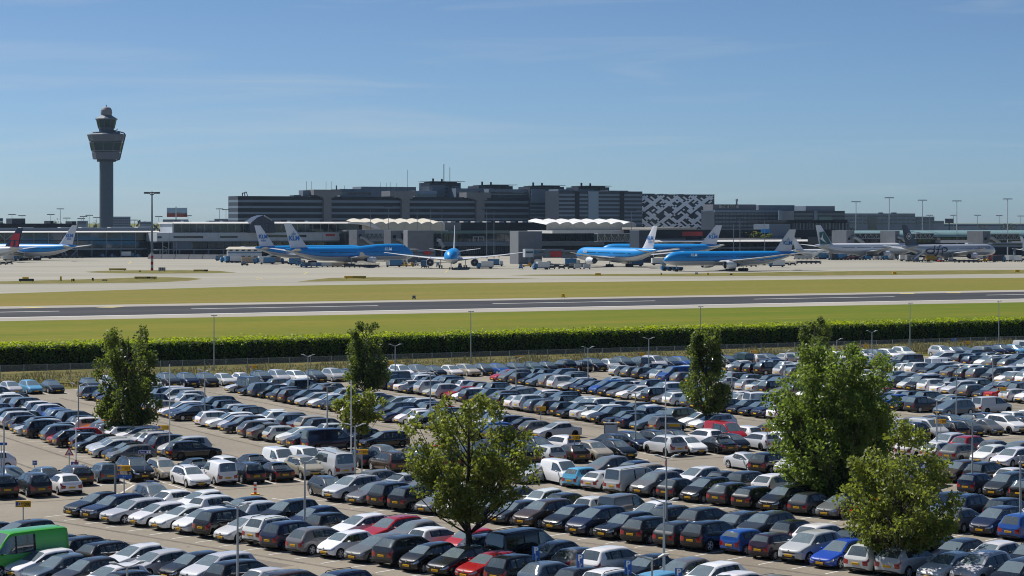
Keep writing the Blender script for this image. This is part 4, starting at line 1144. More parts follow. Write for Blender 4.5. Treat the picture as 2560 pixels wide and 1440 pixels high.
# ------------------------------------------------------------------ airport buildings
M_conw = pbr('panel_white', rgb(172, 180, 188), 0.5, var=.06, scale=.3)
M_cong = pbr('panel_grey', rgb(98, 112, 126), 0.6, var=.08, scale=.2)
M_cond = pbr('panel_dark', rgb(38, 50, 64), 0.55, var=.12, scale=.15)
M_conl = pbr('concrete_light', rgb(164, 160, 152), 0.85, var=.08, scale=.5)
M_conm = pbr('concrete_block', rgb(108, 112, 118), 0.85, var=.10, scale=.4)
M_dark = pbr('dark_cladding', rgb(10, 19, 29), 0.5, var=.2, scale=.2, spec=.25)
M_fglass = pbr('facade_glass', (.012, .022, .026), 0.06, ior=1.7)
M_tglass = pbr('teal_glass', (.06, .12, .12), 0.15, ior=1.6)
M_roofw = pbr('roof_white', rgb(206, 206, 204), 0.6, var=.05, scale=.2)
M_roofc = pbr('roof_cream', rgb(186, 180, 164), 0.7, var=.10, scale=.5)
M_steel = pbr('steel_grey', rgb(138, 144, 150), 0.45, metal=.3)
M_red = pbr('panel_red', rgb(170, 40, 36), 0.55)
M_band = pbr('band_grey', rgb(98, 116, 134), 0.55, var=.07, scale=.2)
M_klmblue = pbr('airline_blue', rgb(0, 134, 206), 0.25, coat=.6)

class Fac:
    "a vertical plane running right from the pixel column px0 at distance d0, turned by rot"
    def __init__(s, px0, d0, rot=25.0):
        s.P0 = Vector(((px0 - CX) * d0 / FPX, d0, 0)); s.u = Vector((math.cos(R(rot)), math.sin(R(rot)), 0)); s.n = Vector((s.u.y, -s.u.x, 0))
    def s(s_, px):
        k = (px - CX) / FPX
        return (k * s_.P0.y - s_.P0.x) / (s_.u.x - k * s_.u.y)
    def d(s_, px): return s_.P0.y + s_.u.y * s_.s(px)
    def z(s_, px, py): return CAMZ - (py - YH) * s_.d(px) / FPX
    def p(s_, s, o, z): q = s_.P0 + s_.u * s + s_.n * o; return (q.x, q.y, z)
    def hexa(s_, mb, s0, s1, o0, o1, z0, z1, mi=0):
        return mb.hexa([s_.p(s0, o1, z0), s_.p(s1, o1, z0), s_.p(s1, o0, z0), s_.p(s0, o0, z0), s_.p(s0, o1, z1), s_.p(s1, o1, z1), s_.p(s1, o0, z1), s_.p(s0, o0, z1)], mi)
    def box(s_, mb, x0, y0, x1, y1, o0, o1, mi=0, ref=None):
        "pixel rectangle (top y0, bottom y1) between the offsets o0 (back) and o1 (towards the viewer)"
        rx = x0 if ref is None else ref
        zt = s_.z(rx, y0); zb = 0.0 if y1 is None else s_.z(rx, y1)
        return s_.hexa(mb, s_.s(x0), s_.s(x1), o0, o1, zb, zt, mi)
class Bld:
    def __init__(s, name, label, F, px, cat='building', group=None):
        s.F = F; s.ref = px; q = F.p(F.s(px), 0, 0); s.o = Vector(q); s.root = thing(name, q, label, cat, group)
    def part(s, name, rects, mat, parent=None, o0=-1.0, o1=0.0):
        mb = MB()
        for (x0, y0, x1, y1) in rects: s.F.box(mb, x0, y0, x1, y1, o0, o1, 0, s.ref)
        o = mb.build(name, [mat] if not isinstance(mat, list) else mat, s.root if parent is None else parent, off=s.o); return o
    def each(s, name, rects, mat, parent=None, o0=-1.0, o1=0.0):
        return [s.part(name, [r], mat, parent, o0, o1) for r in rects]
    def wedge(s, name, rect, mat, parent, o0, o1):
        "sloping roof edge: high at the back (o0), low towards the viewer (o1)"
        x0, y0, x1, y1 = rect; F = s.F; zt = F.z(s.ref, y0); zb = F.z(s.ref, y1); a, b = F.s(x0), F.s(x1); mb = MB()
        mb.add([F.p(a, o1, zb), F.p(b, o1, zb), F.p(b, o0, zb), F.p(a, o0, zb), F.p(a, o0, zt), F.p(b, o0, zt)], [(0, 1, 5, 4), (0, 4, 3), (1, 2, 5), (3, 4, 5, 2), (0, 3, 2, 1)])
        return mb.build(name, [mat], parent, off=s.o)
    def tubes(s, name, segs, mat, parent=None):
        "segs: (px0, py0, px1, py1, off, r)"
        mb = MB(); F = s.F
        for (x0, y0, x1, y1, off, r) in segs:
            mb.tube(F.p(F.s(x0), off, F.z(s.ref, y0)), F.p(F.s(x1), off, F.z(s.ref, y1)), r, n=6)
        return mb.build(name, [mat], s.root if parent is None else parent, off=s.o)

# ---- left glass pier
F1 = Fac(0, 1190)
B = Bld('glass_pier', 'long glass fronted pier with a thin white roof at the left', F1, 200, 'terminal')
B.part('wall', [(-40, 581.5, 392, 621)], M_dark, o0=-30, o1=-.6)
rf = B.part('roof', [(-40, 577.6, 395, 581.5)], M_roofw, o0=-32, o1=1.2); B.wedge('roof_edge', (-40, 577.4, 395, 580.8), M_roofw, rf, 1.25, 4.2)
B.part('roof_step', [(-40, 570, 392, 577.5)], M_cong, rf, o0=-28, o1=-6)
B.each('skylight', [(60, 568.5, 92, 570.2), (160, 568.2, 192, 569.8), (212, 568, 242, 569.8), (285, 568, 345, 569.6), (354, 567, 392, 569.6)], M_roofw, rf, o0=-16, o1=-8)
xs = [-30] + [12 + 36.3 * i for i in range(11)]
for a, b in zip(xs[:-1], xs[1:]):
    B.part('pane', [(a + .9, 582.2, b - .9, 600.6)], M_fglass, o0=-.55, o1=-.35); B.part('pane', [(a + .9, 602.6, b - .9, 619.6)], M_fglass, o0=-.55, o1=-.35)
B.each('mullion', [(x - .8, 581.5, x + .8, 621) for x in xs[1:]], M_steel, o0=-.6, o1=.1)
B.part('sill', [(-40, 600.6, 392, 602.4)], M_dark, o0=-.55, o1=0)
B.part('floor_beam', [(-40, 621, 395, 624.5)], M_steel, o0=-20, o1=.6)
B.part('back_wall', [(-40, 624.5, 392, None)], M_dark, o0=-24, o1=-9)
for x in xs[1:]:
    B.part('column', [(x - 1.6, 624.5, x + 1.6, None)], M_cong, o0=-1.2, o1=-.2)
B.tubes('brace', [(160, 624.5, 168, 641, -.4, .5), (193, 624.5, 178, 641, -.4, .5), (0, 586, 12, 599, .3, .35), (28, 586, 14, 599, .3, .35)], M_steel)
# ---- dark plant behind the left pier
Fb = Fac(-20, 1320)
B = Bld('dark_hall', 'low dark flat-roofed hall behind the left glass pier', Fb, 20)
B.part('wall', [(-60, 559, 190, None)], M_dark, o0=-40, o1=0)
B.part('roof_house', [(32, 546, 65, 560)], M_cond, o0=-20, o1=-2); B.part('roof_house', [(128, 552, 136, 560), (182, 553, 193, 566)], M_dark, o0=-20, o1=-2)
B.part('roof_edge', [(-60, 545.2, 32, 554)], M_band, o0=-60, o1=-30)

# ---- white terminal wing
F2 = Fac(392, 1205)
B = Bld('white_wing', 'white terminal wing with a glazed upper storey behind the jumbo tails', F2, 600, 'terminal')
B.part('wall', [(392, 581.5, 868, 602)], M_conw, o0=-36, o1=0)
B.part('upper_wall', [(436, 560.2, 866, 581.4)], M_conw, o0=-30, o1=-4.3)
rf = B.part('roof', [(433, 554.8, 867, 560)], M_roofw, o0=-32, o1=-1.5); B.wedge('roof_edge', (433, 554.6, 867, 558.6), M_roofw, rf, -1.45, 1.8)
B.each('roof_unit', [(x, 551.6, x + w, 554.8) for x, w in ((476, 14), (540, 20), (575, 10), (640, 18), (700, 22), (745, 14), (790, 30))], M_cong, rf, o0=-20, o1=-14)
for i in range(22):
    x = 440 + i * 19.4
    B.part('pane', [(x, 561, x + 17.8, 580.6)], M_fglass, o0=-4.3, o1=-4.1)
B.each('window_strip', [(434, 589.6, 508, 595), (550, 589.6, 594, 595), (661, 587.5, 766, 593.5), (848, 585, 866, 591), (394, 590, 404, 595)], M_fglass, o0=-.2, o1=.12)
B.part('red_panel', [(814, 585.5, 837, 591)], M_red, o0=0, o1=.15)
B.each('panel_joint', [(x, 582, x + .5, 601.6) for x in (424, 460, 505, 545, 600, 655, 690, 730, 770, 806)], M_cong, o0=0, o1=.06)
B.part('soffit', [(392, 602.2, 866, 605)], M_cong, o0=-30, o1=-.8)
B.part('back_wall', [(392, 605, 866, None)], M_dark, o0=-30, o1=-7)
B.part('stair_wall', [(436, 605, 484, 622)], M_cong, o0=-7, o1=-2)
for i in range(18):
    x = 486 + i * 21
    B.part('pane', [(x, 606, x + 19.6, 621)], M_fglass, o0=-7, o1=-6.8)
B.part('floor_beam', [(392, 622, 866, 624.6)], M_steel, o0=-24, o1=-.6)
for x in (402, 418, 450, 486, 523, 560, 596, 640, 700, 760, 820): B.part('column', [(x - 1.3, 624.6, x + 1.3, None)], M_cong, o0=-2, o1=-.8)
B.tubes('stair_tower', [(406, 602, 406, 640, .8, .25), (421, 602, 421, 640, .8, .25), (406, 614, 421, 621, .8, .16), (421, 621, 406, 630, .8, .16), (432, 605, 432, 640, .8, .2), (440, 605, 440, 640, .8, .2), (432, 612, 440, 620, .8, .14), (440, 620, 432, 630, .8, .14)], M_steel)
# dark peaked glass house
Fp = Fac(622, 1225)
B = Bld('peaked_house', 'dark glass house with a sloping peaked roof behind the two jumbo tails', Fp, 650)
F = Fp; mb = MB(); sl = [F.s(x) for x in (624, 655, 682)]; zz0 = F.z(650, 582); 
prof = [(624, 556), (640, 543), (655, 538), (664, 541), (682, 555), (682, 582), (624, 582)]
vf = [F.p(F.s(x), 3.0, F.z(650, y)) for x, y in prof]; vb = [F.p(F.s(x), -9, F.z(650, y)) for x, y in prof]; n = len(prof)
mb.add(vf + vb, [tuple(range(n)), tuple(range(2 * n - 1, n - 1, -1))] + [(i, n + i, n + (i + 1) % n, (i + 1) % n) for i in range(n)])
mb.build('wall', [pbr('house_blue', rgb(34, 46, 66), .3, var=.25, scale=.4)], B.root, off=B.o, fix=True)
B.tubes('glazing_bar', [(632, 552, 632, 581, 3.1, .12), (641, 545, 641, 581, 3.1, .12), (650, 541, 650, 581, 3.1, .12), (659, 541, 659, 581, 3.1, .12), (668, 546, 668, 581, 3.1, .12), (626, 560, 681, 560, 3.1, .12), (626, 570, 681, 570, 3.1, .12)], M_cond)
B.tubes('roof_strip', [(656, 539, 676, 551, 3.2, .5)], M_steel)

# ---- centre terminal
F3 = Fac(868, 1240)
B = Bld('centre_terminal', 'dark long centre terminal with a teal edge between the white wave roofs', F3, 1250, 'terminal')
B.part('wall', [(868, 583, 1600, None)], M_dark, o0=-50, o1=-2)
B.part('upper_wall', [(1152, 556, 1366, 575.5)], M_dark, o0=-30, o1=0); B.part('upper_wall', [(1111, 556, 1152, 575)], M_conm, o0=-30, o1=.4)
B.part('teal_edge', [(1070, 576, 1500, 583.6)], M_tglass, o0=-40, o1=2.0)
B.part('roof_canopy', [(868, 574.5, 1110, 578)], M_steel, o0=-30, o1=6)
for i in range(30):
    x = 1112 + i * 12.7
    B.part('pane', [(x, 584.5, x + 11.8, 603.4)], M_fglass, o0=-2, o1=-1.8)
B.part('ledge', [(1105, 604, 1500, 606)], M_conw, o0=-2, o1=3)
B.part('lower_band', [(1085, 606.2, 1500, 614.8)], M_cong, o0=-2, o1=6)
for i in range(26):
    x = 1150 + i * 5.2
    B.part('fin', [(x, 616, x + 2.0, 634)], M_conm, o0=-2, o1=-.5)
B.each('roof_lantern', [(x, 553.2, x + 12, 556) for x in (1120, 1140, 1172, 1200, 1230, 1262, 1290, 1320, 1345)], M_roofw, o0=-14, o1=-8)
B.each('roof_frame', [(1176, 591, 1204, 593)], M_steel, o0=3.2, o1=4); B.tubes('roof_frame_leg', [(1177, 592, 1177, 604, 3.6, .25), (1203, 592, 1203, 604, 3.6, .25), (1190, 592, 1190, 604, 3.6, .2)], M_conw)
# wave roofs
def wave_roof(name, label, F, x0, x1, ytop, ybot, nw, depth, lead, shell=None):
    B = Bld(name, label, F, (x0 + x1) / 2, 'roof')
    ref = B.ref; zt = F.z(ref, ytop); zb = F.z(ref, ybot); s0, s1 = F.s(x0), F.s(x1); w = (s1 - s0) / nw
    for i in range(nw):
        mb = MB(); nseg = 10; prof = []
        for k in range(nseg + 1):
            t = k / nseg
            zz = zb + (zt - zb) * .70 + (zt - zb) * .30 * (math.sin(math.pi * min(t * 1.45, 1) * .5) if t < .69 else 1 - .95 * ((t - .69) / .31) ** 1.6)
            prof.append((s0 + (i + t * 1.0) * w, zz))
        f = [F.p(s, 0, z) for s, z in prof]; b = [F.p(s, -depth, z + 2.2) for s, z in prof]; g = [F.p(s, .0, zb - .6) for s, z in prof]
        n = nseg + 1
        mb.add(f + b + g, [(k, k + 1, n + k + 1, n + k) for k in range(nseg)], 0)
        mb.add(f + g, [(k, n + k, n + k + 1, k + 1) for k in range(nseg)], 1)
        mb.build('roof_shell', [shell or M_roofw, M_roofc], B.root, off=B.o, smooth=40)
        eb = MB()
        for (a, c) in zip(f[:-1], f[1:]): eb.tube(a, c, .22, n=5)
        eb.build('rib', [M_roofw], B.root, off=B.o)
    return B
wave_roof('wave_roof', 'left white wave roof above the jumbo nose', Fac(885, 1225), 905, 1111, 555, 574, 7, 26, 1, M_roofc)
B = wave_roof('wave_roof', 'right white wave roof above the truss bridge', Fac(1365, 1250), 1366, 1590, 555.5, 576, 7, 26, 1)
B.part('apron_roof', [(1366, 576, 1597, 583)], M_roofw, o0=-26, o1=8)
B = Bld('hall_canopy', 'long white sloping canopy left of the left wave roof', Fac(862, 1222), 890, 'roof')
F = B.F; mb = MB(); q = [(866, 556), (885, 554.6), (912, 556), (935, 562), (948, 572), (935, 572), (918, 565), (900, 561), (866, 559)]
vf = [F.p(F.s(x), 2, F.z(890, y)) for x, y in q]; vb = [F.p(F.s(x), -20, F.z(890, y)) for x, y in q]; n = len(q)
mb.add(vf + vb, [tuple(range(n)), tuple(range(2 * n - 1, n - 1, -1))] + [(i, n + i, n + (i + 1) % n, (i + 1) % n) for i in range(n)]); mb.build('shell', [M_roofw], B.root, off=B.o, fix=True)
B.part('glazing', [(866, 560, 912, 573)], M_fglass, o0=-12, o1=-3)

# ---- concrete stair blocks, bridges and jet bridges in front of the terminal
def stair_block(label, px0, px1, ytop, d, yb=None, w=9.0, mat=None, light=True, rot=40.0, name='stair_block'):
    F = Fac(px0, d, rot)
    B = Bld(name, label, F, (px0 + px1) / 2, 'tower block')
    B.part('wall', [(px0, ytop, px1, yb)], mat or M_conm, o0=-w, o1=0)
    B.part('parapet', [(px0, ytop - .9, px1, ytop)], M_steel, o0=-w, o1=.1)
    return B
def stairs(B, x0, y0, x1, y1, off=1.5):
    F = B.F
    B.tubes('flight', [(x0, y0, x1, y1, off, .9), (x0 - 6, y0, x0, y0, off, .9)], M_steel)
B = stair_block('grey concrete stair block behind the jumbo wing, its left side sunlit', 892, 913, 575.5, 1085, w=7)
B.part('doorway', [(897, 586, 903, 593)], M_dark, o0=0, o1=.2); stairs(B, 903, 594, 928, 610)
B = stair_block('slim grey concrete stair block above the jumbo nose', 977, 1002, 577, 1075, w=6)
B.part('doorway', [(982, 588, 989, 595)], M_dark, o0=0, o1=.2); stairs(B, 993, 598, 1018, 615); B.tubes('flight', [(1018, 615, 995, 630, 2.5, .9)], M_steel)
B = stair_block('large windowless dark grey block left of the head-on airliner', 1019, 1084, 576.5, 1060, w=10, rot=15); stairs(B, 1096, 600, 1108, 618)
B = stair_block('tall dark grey block beside the passenger bridge, reaching the ground', 1296, 1355, 579, 1012, w=12, rot=20)
B = stair_block('dark block behind the tail of the second blue airliner', 1598, 1633, 576, 1050, w=12, rot=20, mat=M_cond)
for px0, px1, yt, lab in ((2116, 2136, 577, 'leftmost grey stair block of the right pier'), (2238, 2249, 578, 'grey stair block of the right pier by the navy tail fin'), (2457, 2476, 578.5, 'rightmost grey stair block of the right pier')):
    B = stair_block(lab, px0, px1, yt, 1170, w=11, rot=38); B.part('doorway', [(px0 + 4, 594, px0 + 9, 600)], M_dark, o0=0, o1=.2); stairs(B, px1 - 2, 594, px1 + 18, 607)
def truss_bridge(label, px0, px1, y0, y1, d, rot=25, n=5, yroof=None):
    F = Fac(px0, d, rot); B = Bld('truss_bridge', label, F, (px0 + px1) / 2, 'bridge', 'glazed truss bridges')
    B.part('glazing', [(px0, y0 + 2, px1, y1 - 1)], M_tglass if yroof else M_fglass, o0=-4, o1=-.3)
    B.part('roof', [(px0, (yroof or y0), px1, y0 + 2)], M_steel, o0=-4.4, o1=.2); B.part('floor', [(px0, y1 - 1.4, px1, y1)], M_steel, o0=-4.4, o1=.2)
    w = (px1 - px0) / n
    for i in range(n):
        a = px0 + i * w
        B.tubes('truss_bar', [(a, y0 + 2, a + w / 2, y1 - 1, 0, .17), (a + w / 2, y1 - 1, a + w, y0 + 2, 0, .17), (a, y0 + 2, a, y1, 0, .2)], M_steel)
    return B
truss_bridge('glazed truss bridge between the two stair blocks above the jumbo', 913, 977, 582, 598, 1092, n=6, yroof=574)
truss_bridge('glazed truss bridge below the right wave roof', 1494, 1596, 583, 604, 1200, n=6)
truss_bridge('glazed truss bridge right of the green and white tail fin', 2136, 2205, 583, 597, 1180, n=5)
truss_bridge('glazed truss bridge right of the navy tail fin', 2290, 2335, 583, 597, 1180, n=4)
truss_bridge('glazed truss bridge at the right end of the pier', 2476, 2548, 584, 599, 1180, n=5)
# lower link block behind the jumbo nose
B = Bld('link_building', 'low grey link building under the truss bridge behind the jumbo', Fac(905, 1110), 950, 'building')
B.part('wall', [(905, 600, 1010, None)], M_cong, o0=-12, o1=0); B.part('window_strip', [(912, 604, 1005, 609)], M_fglass, o0=0, o1=.15)
def jet_bridge(label, pts, d, hpx, panel=None, rot=20):
    F = Fac(pts[0][0], d, rot); B = Bld('jet_bridge', label, F, pts[0][0] + 10, 'passenger bridge', 'passenger bridges')
    for i, (x0, y0, x1, y1) in enumerate(pts):
        B.part('tunnel' if i else 'cab', [(x0, y0, x1, y1)], M_conw if i == 0 else (M_conm if i % 2 else M_cong), o0=-3.2 - .1 * i, o1=.1 * i)
        B.part('window_strip', [(x0 + 2, y0 + (y1 - y0) * .3, x1 - 2, y0 + (y1 - y0) * .5)], M_fglass, o0=.1 * i, o1=.1 * i + .1)
    if panel: B.part('red_panel', [panel], M_red, o0=.4, o1=.55)
    for x in (pts[0][0] + 14, pts[-1][2] - 16):
        B.part('support_leg', [(x - 1.6, pts[0][3], x + 1.6, None)], M_cong, o0=-2, o1=-1)
        B.part('bogie', [(x - 5, 660, x + 5, None)], M_dark, o0=-2.5, o1=-.5)
jet_bridge('long passenger bridge with a red panel right of the dark block', [(1313, 622.5, 1334, 643), (1334, 624, 1362, 640), (1362, 623, 1410, 645), (1410, 626, 1448, 646)], 1000, 0, (1375, 628, 1403, 643))
jet_bridge('passenger bridge with a red panel left of the head-on airliner', [(1000, 627, 1014, 641), (1014, 624, 1044, 643), (1044, 626, 1088, 642)], 1020, 0, (1060, 628, 1076, 637))
jet_bridge('low passenger bridge behind the airliner under tow', [(1690, 632, 1702, 644), (1702, 634, 1760, 646), (1760, 632, 1850, 644)], 1085, 0)
jet_bridge('passenger bridge under the right pier behind the navy tail', [(2420, 607, 2432, 620), (2432, 609, 2480, 622), (2480, 607, 2556, 618)], 1150, 0)
B = Bld('bridge_canopy', 'pale tent-like canopy roof beside the jumbo nose', Fac(1004, 1030), 1030, 'canopy')
B.part('roof', [(1004, 624.5, 1030, 629), (1010, 622.5, 1046, 625)], M_roofc, o0=-6, o1=0); B.part('wall', [(1006, 629, 1046, 642)], M_conm, o0=-5, o1=-.8)

# ---- right terminal
F4 = Fac(1630, 1230)
B = Bld('right_terminal', 'low dark terminal with flat pale roofs behind the airliner under tow', F4, 1800, 'terminal')
B.part('wall', [(1632, 574, 2095, None)], M_dark, o0=-40, o1=-3)
B.part('roof', [(1628, 568.5, 1737, 573.8)], M_conl, o0=-36, o1=2)
B.part('red_panel', [(1711, 579, 1762, 590), (1930, 566, 1936, 574)], M_red, o0=-3, o1=-2.7)
rr_ = B.part('roof', [(1634, 599.5, 2094, 605)], M_roofw, o0=-12, o1=5); B.wedge('roof_edge', (1634, 599.3, 2094, 603.8), M_roofw, rr_, 5.05, 8.5)
B.part('roof', [(1640, 596.4, 1712, 598.4), (1760, 595, 2000, 599.2)], M_conl, o0=-14, o1=1)
for i in range(46):
    x = 1636 + i * 10
    B.part('pane', [(x, 606, x + 9, 616)], M_fglass, o0=-3, o1=-2.8)
B.part('lower_band', [(1634, 617.5, 2094, 622)], M_cong, o0=-3, o1=1)
for x in range(1660, 2090, 36): B.part('column', [(x - 1, 622, x + 1, None)], M_cong, o0=-3, o1=-1.5)
B.part('upper_block', [(1928, 560, 1980, 600)], M_cong, o0=-20, o1=-2.2)
B.part('blue_panel', [(1906, 572.5, 1927, 583)], M_klmblue, o0=-1.6, o1=-1.3)
# shrubs on the terrace
def bush(px, ytop, ybot, d, wpx, label, mat, seed, cat='shrub', name='shrub', nl=260):
    P = Vector(((px - CX) * d / FPX, d, 0)); zb = CAMZ - (ybot - YH) * d / FPX; zt = CAMZ - (ytop - YH) * d / FPX; w = wpx * d / FPX / 2
    r = np.random.default_rng(seed); n = nl
    c = r.normal(size=(14, 3)) * np.array([w * .55, w * .4, (zt - zb) * .2]); c[:, 2] += (zt - zb) * .5
    L_ = c[r.integers(0, 14, n)] + r.normal(size=(n, 3)) * np.array([w * .22, w * .22, (zt - zb) * .16])
    L_[:, 2] = np.clip(L_[:, 2], 0.1, zt - zb)
    root = thing(name, (P.x, P.y, zb), label, cat)
    link('crown', quads_mesh('crown', leaf_quads(L_, r.uniform(.5, 1.1, n) * max(.5, w * .11)), mat), root)
    m = MB(); m.tube((0, 0, 0), (0, 0, (zt - zb) * .6), .25, .1, n=5); m.build('trunk', [M_bark], root)
for px, yt, w, lab in ((1826, 577, 34, 'leftmost olive shrub on the terrace behind the terminal roof'), (1876, 579, 34, 'olive shrub on the terrace, second from left'), (1898, 581, 30, 'olive shrub on the terrace, third from left'), (1916, 583, 26, 'olive shrub on the terrace below the blue panel')):
    bush(px, yt, 599, 1262, w, lab, M_leafD, int(px))
# tall dark hall with vertical fins
F5 = Fac(1979, 1330)
B = Bld('finned_hall', 'dark hall with a facade of close vertical metal fins', F5, 2050)
B.part('wall', [(1979, 556, 2124, None)], M_dark, o0=-40, o1=0); B.part('roof', [(1960, 550, 2112, 556)], M_dark, o0=-44, o1=3)
r9 = random.Random(4)
for i in range(40):
    x = 1981 + i * 3.6
    B.part('fin', [(x, 557 + r9.uniform(0, 1), x + 1.3, 594)], M_steel if i % 3 else M_cong, o0=0, o1=.8)
# right pier with round teal roof
F6 = Fac(2090, 1200)
B = Bld('round_roof_pier', 'long pier with a rounded teal metal roof at the right', F6, 2330, 'terminal')
mb = MB(); s0, s1 = F6.s(2092), F6.s(2600); zt = F6.z(2330, 576); zb = F6.z(2330, 592)
prof = [(6 - 11 * (1 - math.cos(a)), zb + (zt - zb) * math.sin(a)) for a in [i * math.pi / 2 / 8 for i in range(9)]]
vv = [F6.p(s0, o, z) for o, z in prof] + [F6.p(s1, o, z) for o, z in prof]
mb.add(vv, [(i, 9 + i, 9 + i + 1, i + 1) for i in range(8)])
mb.build('roof', [pbr('roof_teal', rgb(126, 156, 156), .4, var=.06, scale=.2, metal=.2)], B.root, off=B.o, smooth=50, fix=True)
B.part('wall', [(2092, 592, 2600, None)], M_dark, o0=-30, o1=2)
for i in range(40):
    x = 2096 + i * 12
    B.part('pane', [(x, 594, x + 11, 606)], M_fglass, o0=2, o1=2.2)
B.part('roof_edge', [(2333, 600, 2426, 607.5)], M_roofw, o0=2, o1=7); B.part('roof_edge', [(2200, 601, 2235, 606)], M_roofw, o0=2, o1=6); B.part('roof_edge', [(2510, 604, 2540, 608)], M_roofw, o0=2, o1=7)
B.part('lower_band', [(2092, 610, 2600, 616)], M_conm, o0=2, o1=3.5)
for x in range(2110, 2590, 40): B.part('column', [(x - 1, 616, x + 1, None)], M_cong, o0=2, o1=3)

# ------------------------------------------------------------------ background buildings
F7 = Fac(595, 1600)
B = Bld('striped_car_park', 'long dark multi-storey block with grey horizontal bands and round stair shafts', F7, 700)
B.part('wall', [(595, 490.5, 1400, None)], M_dark, o0=-24, o1=0)
B.part('end_wall', [(594.8, 491, 595.6, None)], M_cond, o0=-24.1, o1=-.1)
for y0, y1 in ((500, 506), (515, 520.5), (530, 535.5), (545, 550.5), (559, 564)):
    B.part('band', [(594.6, y0, 1398, y1)], M_band, o0=-24.2, o1=.45)
for (a, b, ta, tb, yt) in ((806, 825, 780, 849, 473.5), (1001, 1020, 970, 1037, 475.5), (1187, 1207, 1161, 1222, 478)):
    sh = B.part('stair_shaft', [(a, 488, b, None)], M_conm, o0=-6, o1=3.4)
    B.part('shaft_head', [(ta, yt, tb, yt + 14), (ta + 10, yt + 14, tb - 10, yt + 17), (a - 6, yt + 17, b + 6, yt + 20)], M_conm, sh, o0=-14, o1=4.2)
B.part('roof_unit', [(739, 487, 757, 491), (762, 475, 780, 490)], M_cong, o0=-14, o1=-4)
B.tubes('roof_crane', [(612, 490, 612, 482, -6, .4), (612, 484, 622, 480, -6, .35), (618, 490, 618, 483, -6, .4), (622, 480, 625, 490, -6, .3)], M_dark)
for x, y in ((775, 452), (788, 452), (824, 452), (837, 452), (850, 462), (870, 462), (960, 452), (975, 455), (985, 452), (1000, 455), (1028, 420)):
    B.tubes('antenna', [(x, 476, x, y, -8, .14 if x != 850 else .5)], M_cond)
# hotel and office blocks rising behind it
def office(name, label, px0, px1, ytop, d, bands, mat, bandmat, depth=26, gaps=(), rot=25, panes=0, ybot=None):
    F = Fac(px0, d, rot); B = Bld(name, label, F, (px0 + px1) / 2, 'building')
    B.part('wall', [(px0, ytop, px1, ybot)], mat, o0=-depth, o1=0)
    for (y0, y1) in bands:
        if panes:
            w = (px1 - px0) / panes
            for i in range(panes): B.part('window', [(px0 + i * w + w * .12, y0, px0 + (i + 1) * w - w * .12, y1)], bandmat, o0=-.1, o1=.15)
        else: B.part('window_band', [(px0 + .4, y0, px1 - .4, y1)], bandmat, o0=-.1, o1=.25)
    for (a, b) in gaps: B.part('recess', [(a, ytop + 1, b, None)], M_dark, o0=-.1, o1=.5)
    return B
office('office_block', 'pale grey office storey between the two left shaft heads', 850, 928, 472.5, 1680, [(481, 486)], M_cong, M_fglass, depth=20)
office('office_block', 'long grey rooftop office with antennas left of the tower tops', 903, 1040, 467, 1720, [(476, 479)], M_cong, M_band, depth=20)
office('office_block', 'white panelled office between the middle shaft heads', 1037, 1092, 477, 1690, [(485, 490)], M_conw, M_fglass, depth=20)
for px0, px1, yt, pa, pb, lab in ((1074, 1152, 457, 1070, 1157, 'leftmost of the four dark towers, with two tall radio masts'), (1197, 1282, 465, 1222, 1287, 'second of the four dark towers with overhanging roofs'), (1325, 1410, 467, 1346, 1407, 'third of the four dark towers with overhanging roofs'), (1446, 1523, 468, 1455, 1522, 'rightmost of the four dark towers with overhanging roofs')):
    B = office('tower_block', lab, px0, px1, yt, 1700, [(yt + 8 + k * 9.5, yt + 11.5 + k * 9.5) for k in range(9)], M_cond, M_band, depth=22, gaps=((px0 + (px1 - px0) * .62, px0 + (px1 - px0) * .7),))
    B.part('roof_slab', [(pa, yt - 3.4, pb, yt - 2.2)], M_cond, o0=-20, o1=5); B.part('roof_house', [(px0 + 8, yt - 2.2, px1 - 6, yt)], M_dark, o0=-18, o1=-3)
    B.part('lift_house', [(px0 + 2, yt + 6, px0 + 36, yt + 40)], M_cong, o0=-3, o1=1.5)
    B.tubes('flue', [(px0 + 16, yt, px0 + 16, yt - 11, -6, .8), (px0 + 38, yt, px0 + 38, yt - 10, -6, .8)], M_dark)
    if px0 == 1074: B.tubes('radio_mast', [(1117, 457, 1117, 410, -6, .35), (1132, 457, 1132, 418, -6, .25)], M_steel)
B = office('hotel_block', 'grey blue hotel block with light bands left of the diamond patterned hotel', 1397, 1606, 478, 1640, [(485 + 10.2 * k, 490 + 10.2 * k) for k in range(9)], M_cond, M_band, depth=24, gaps=((1437, 1448), (1549, 1560)))
B.part('roof_line', [(1400, 473.5, 1440, 478), (1525, 476, 1575, 478)], M_cong, o0=-20, o1=-3)
B.part('glass_stair', [(1470, 478.5, 1495, None)], pbr('pale_glass', rgb(120, 140, 158), .2), o0=0, o1=.9)
office('office_block', 'grey upper office row between the second and third dark towers', 1222, 1330, 473, 1690, [(480, 484), (488, 492)], M_cong, M_fglass, depth=20)
office('office_block', 'grey upper office row between the third and fourth dark towers', 1406, 1450, 476, 1690, [(483, 487)], M_cong, M_fglass, depth=20)
office('office_block', 'grey upper office beside the leftmost dark tower', 1140, 1200, 471, 1690, [(478, 482)], M_cong, M_fglass, depth=20)
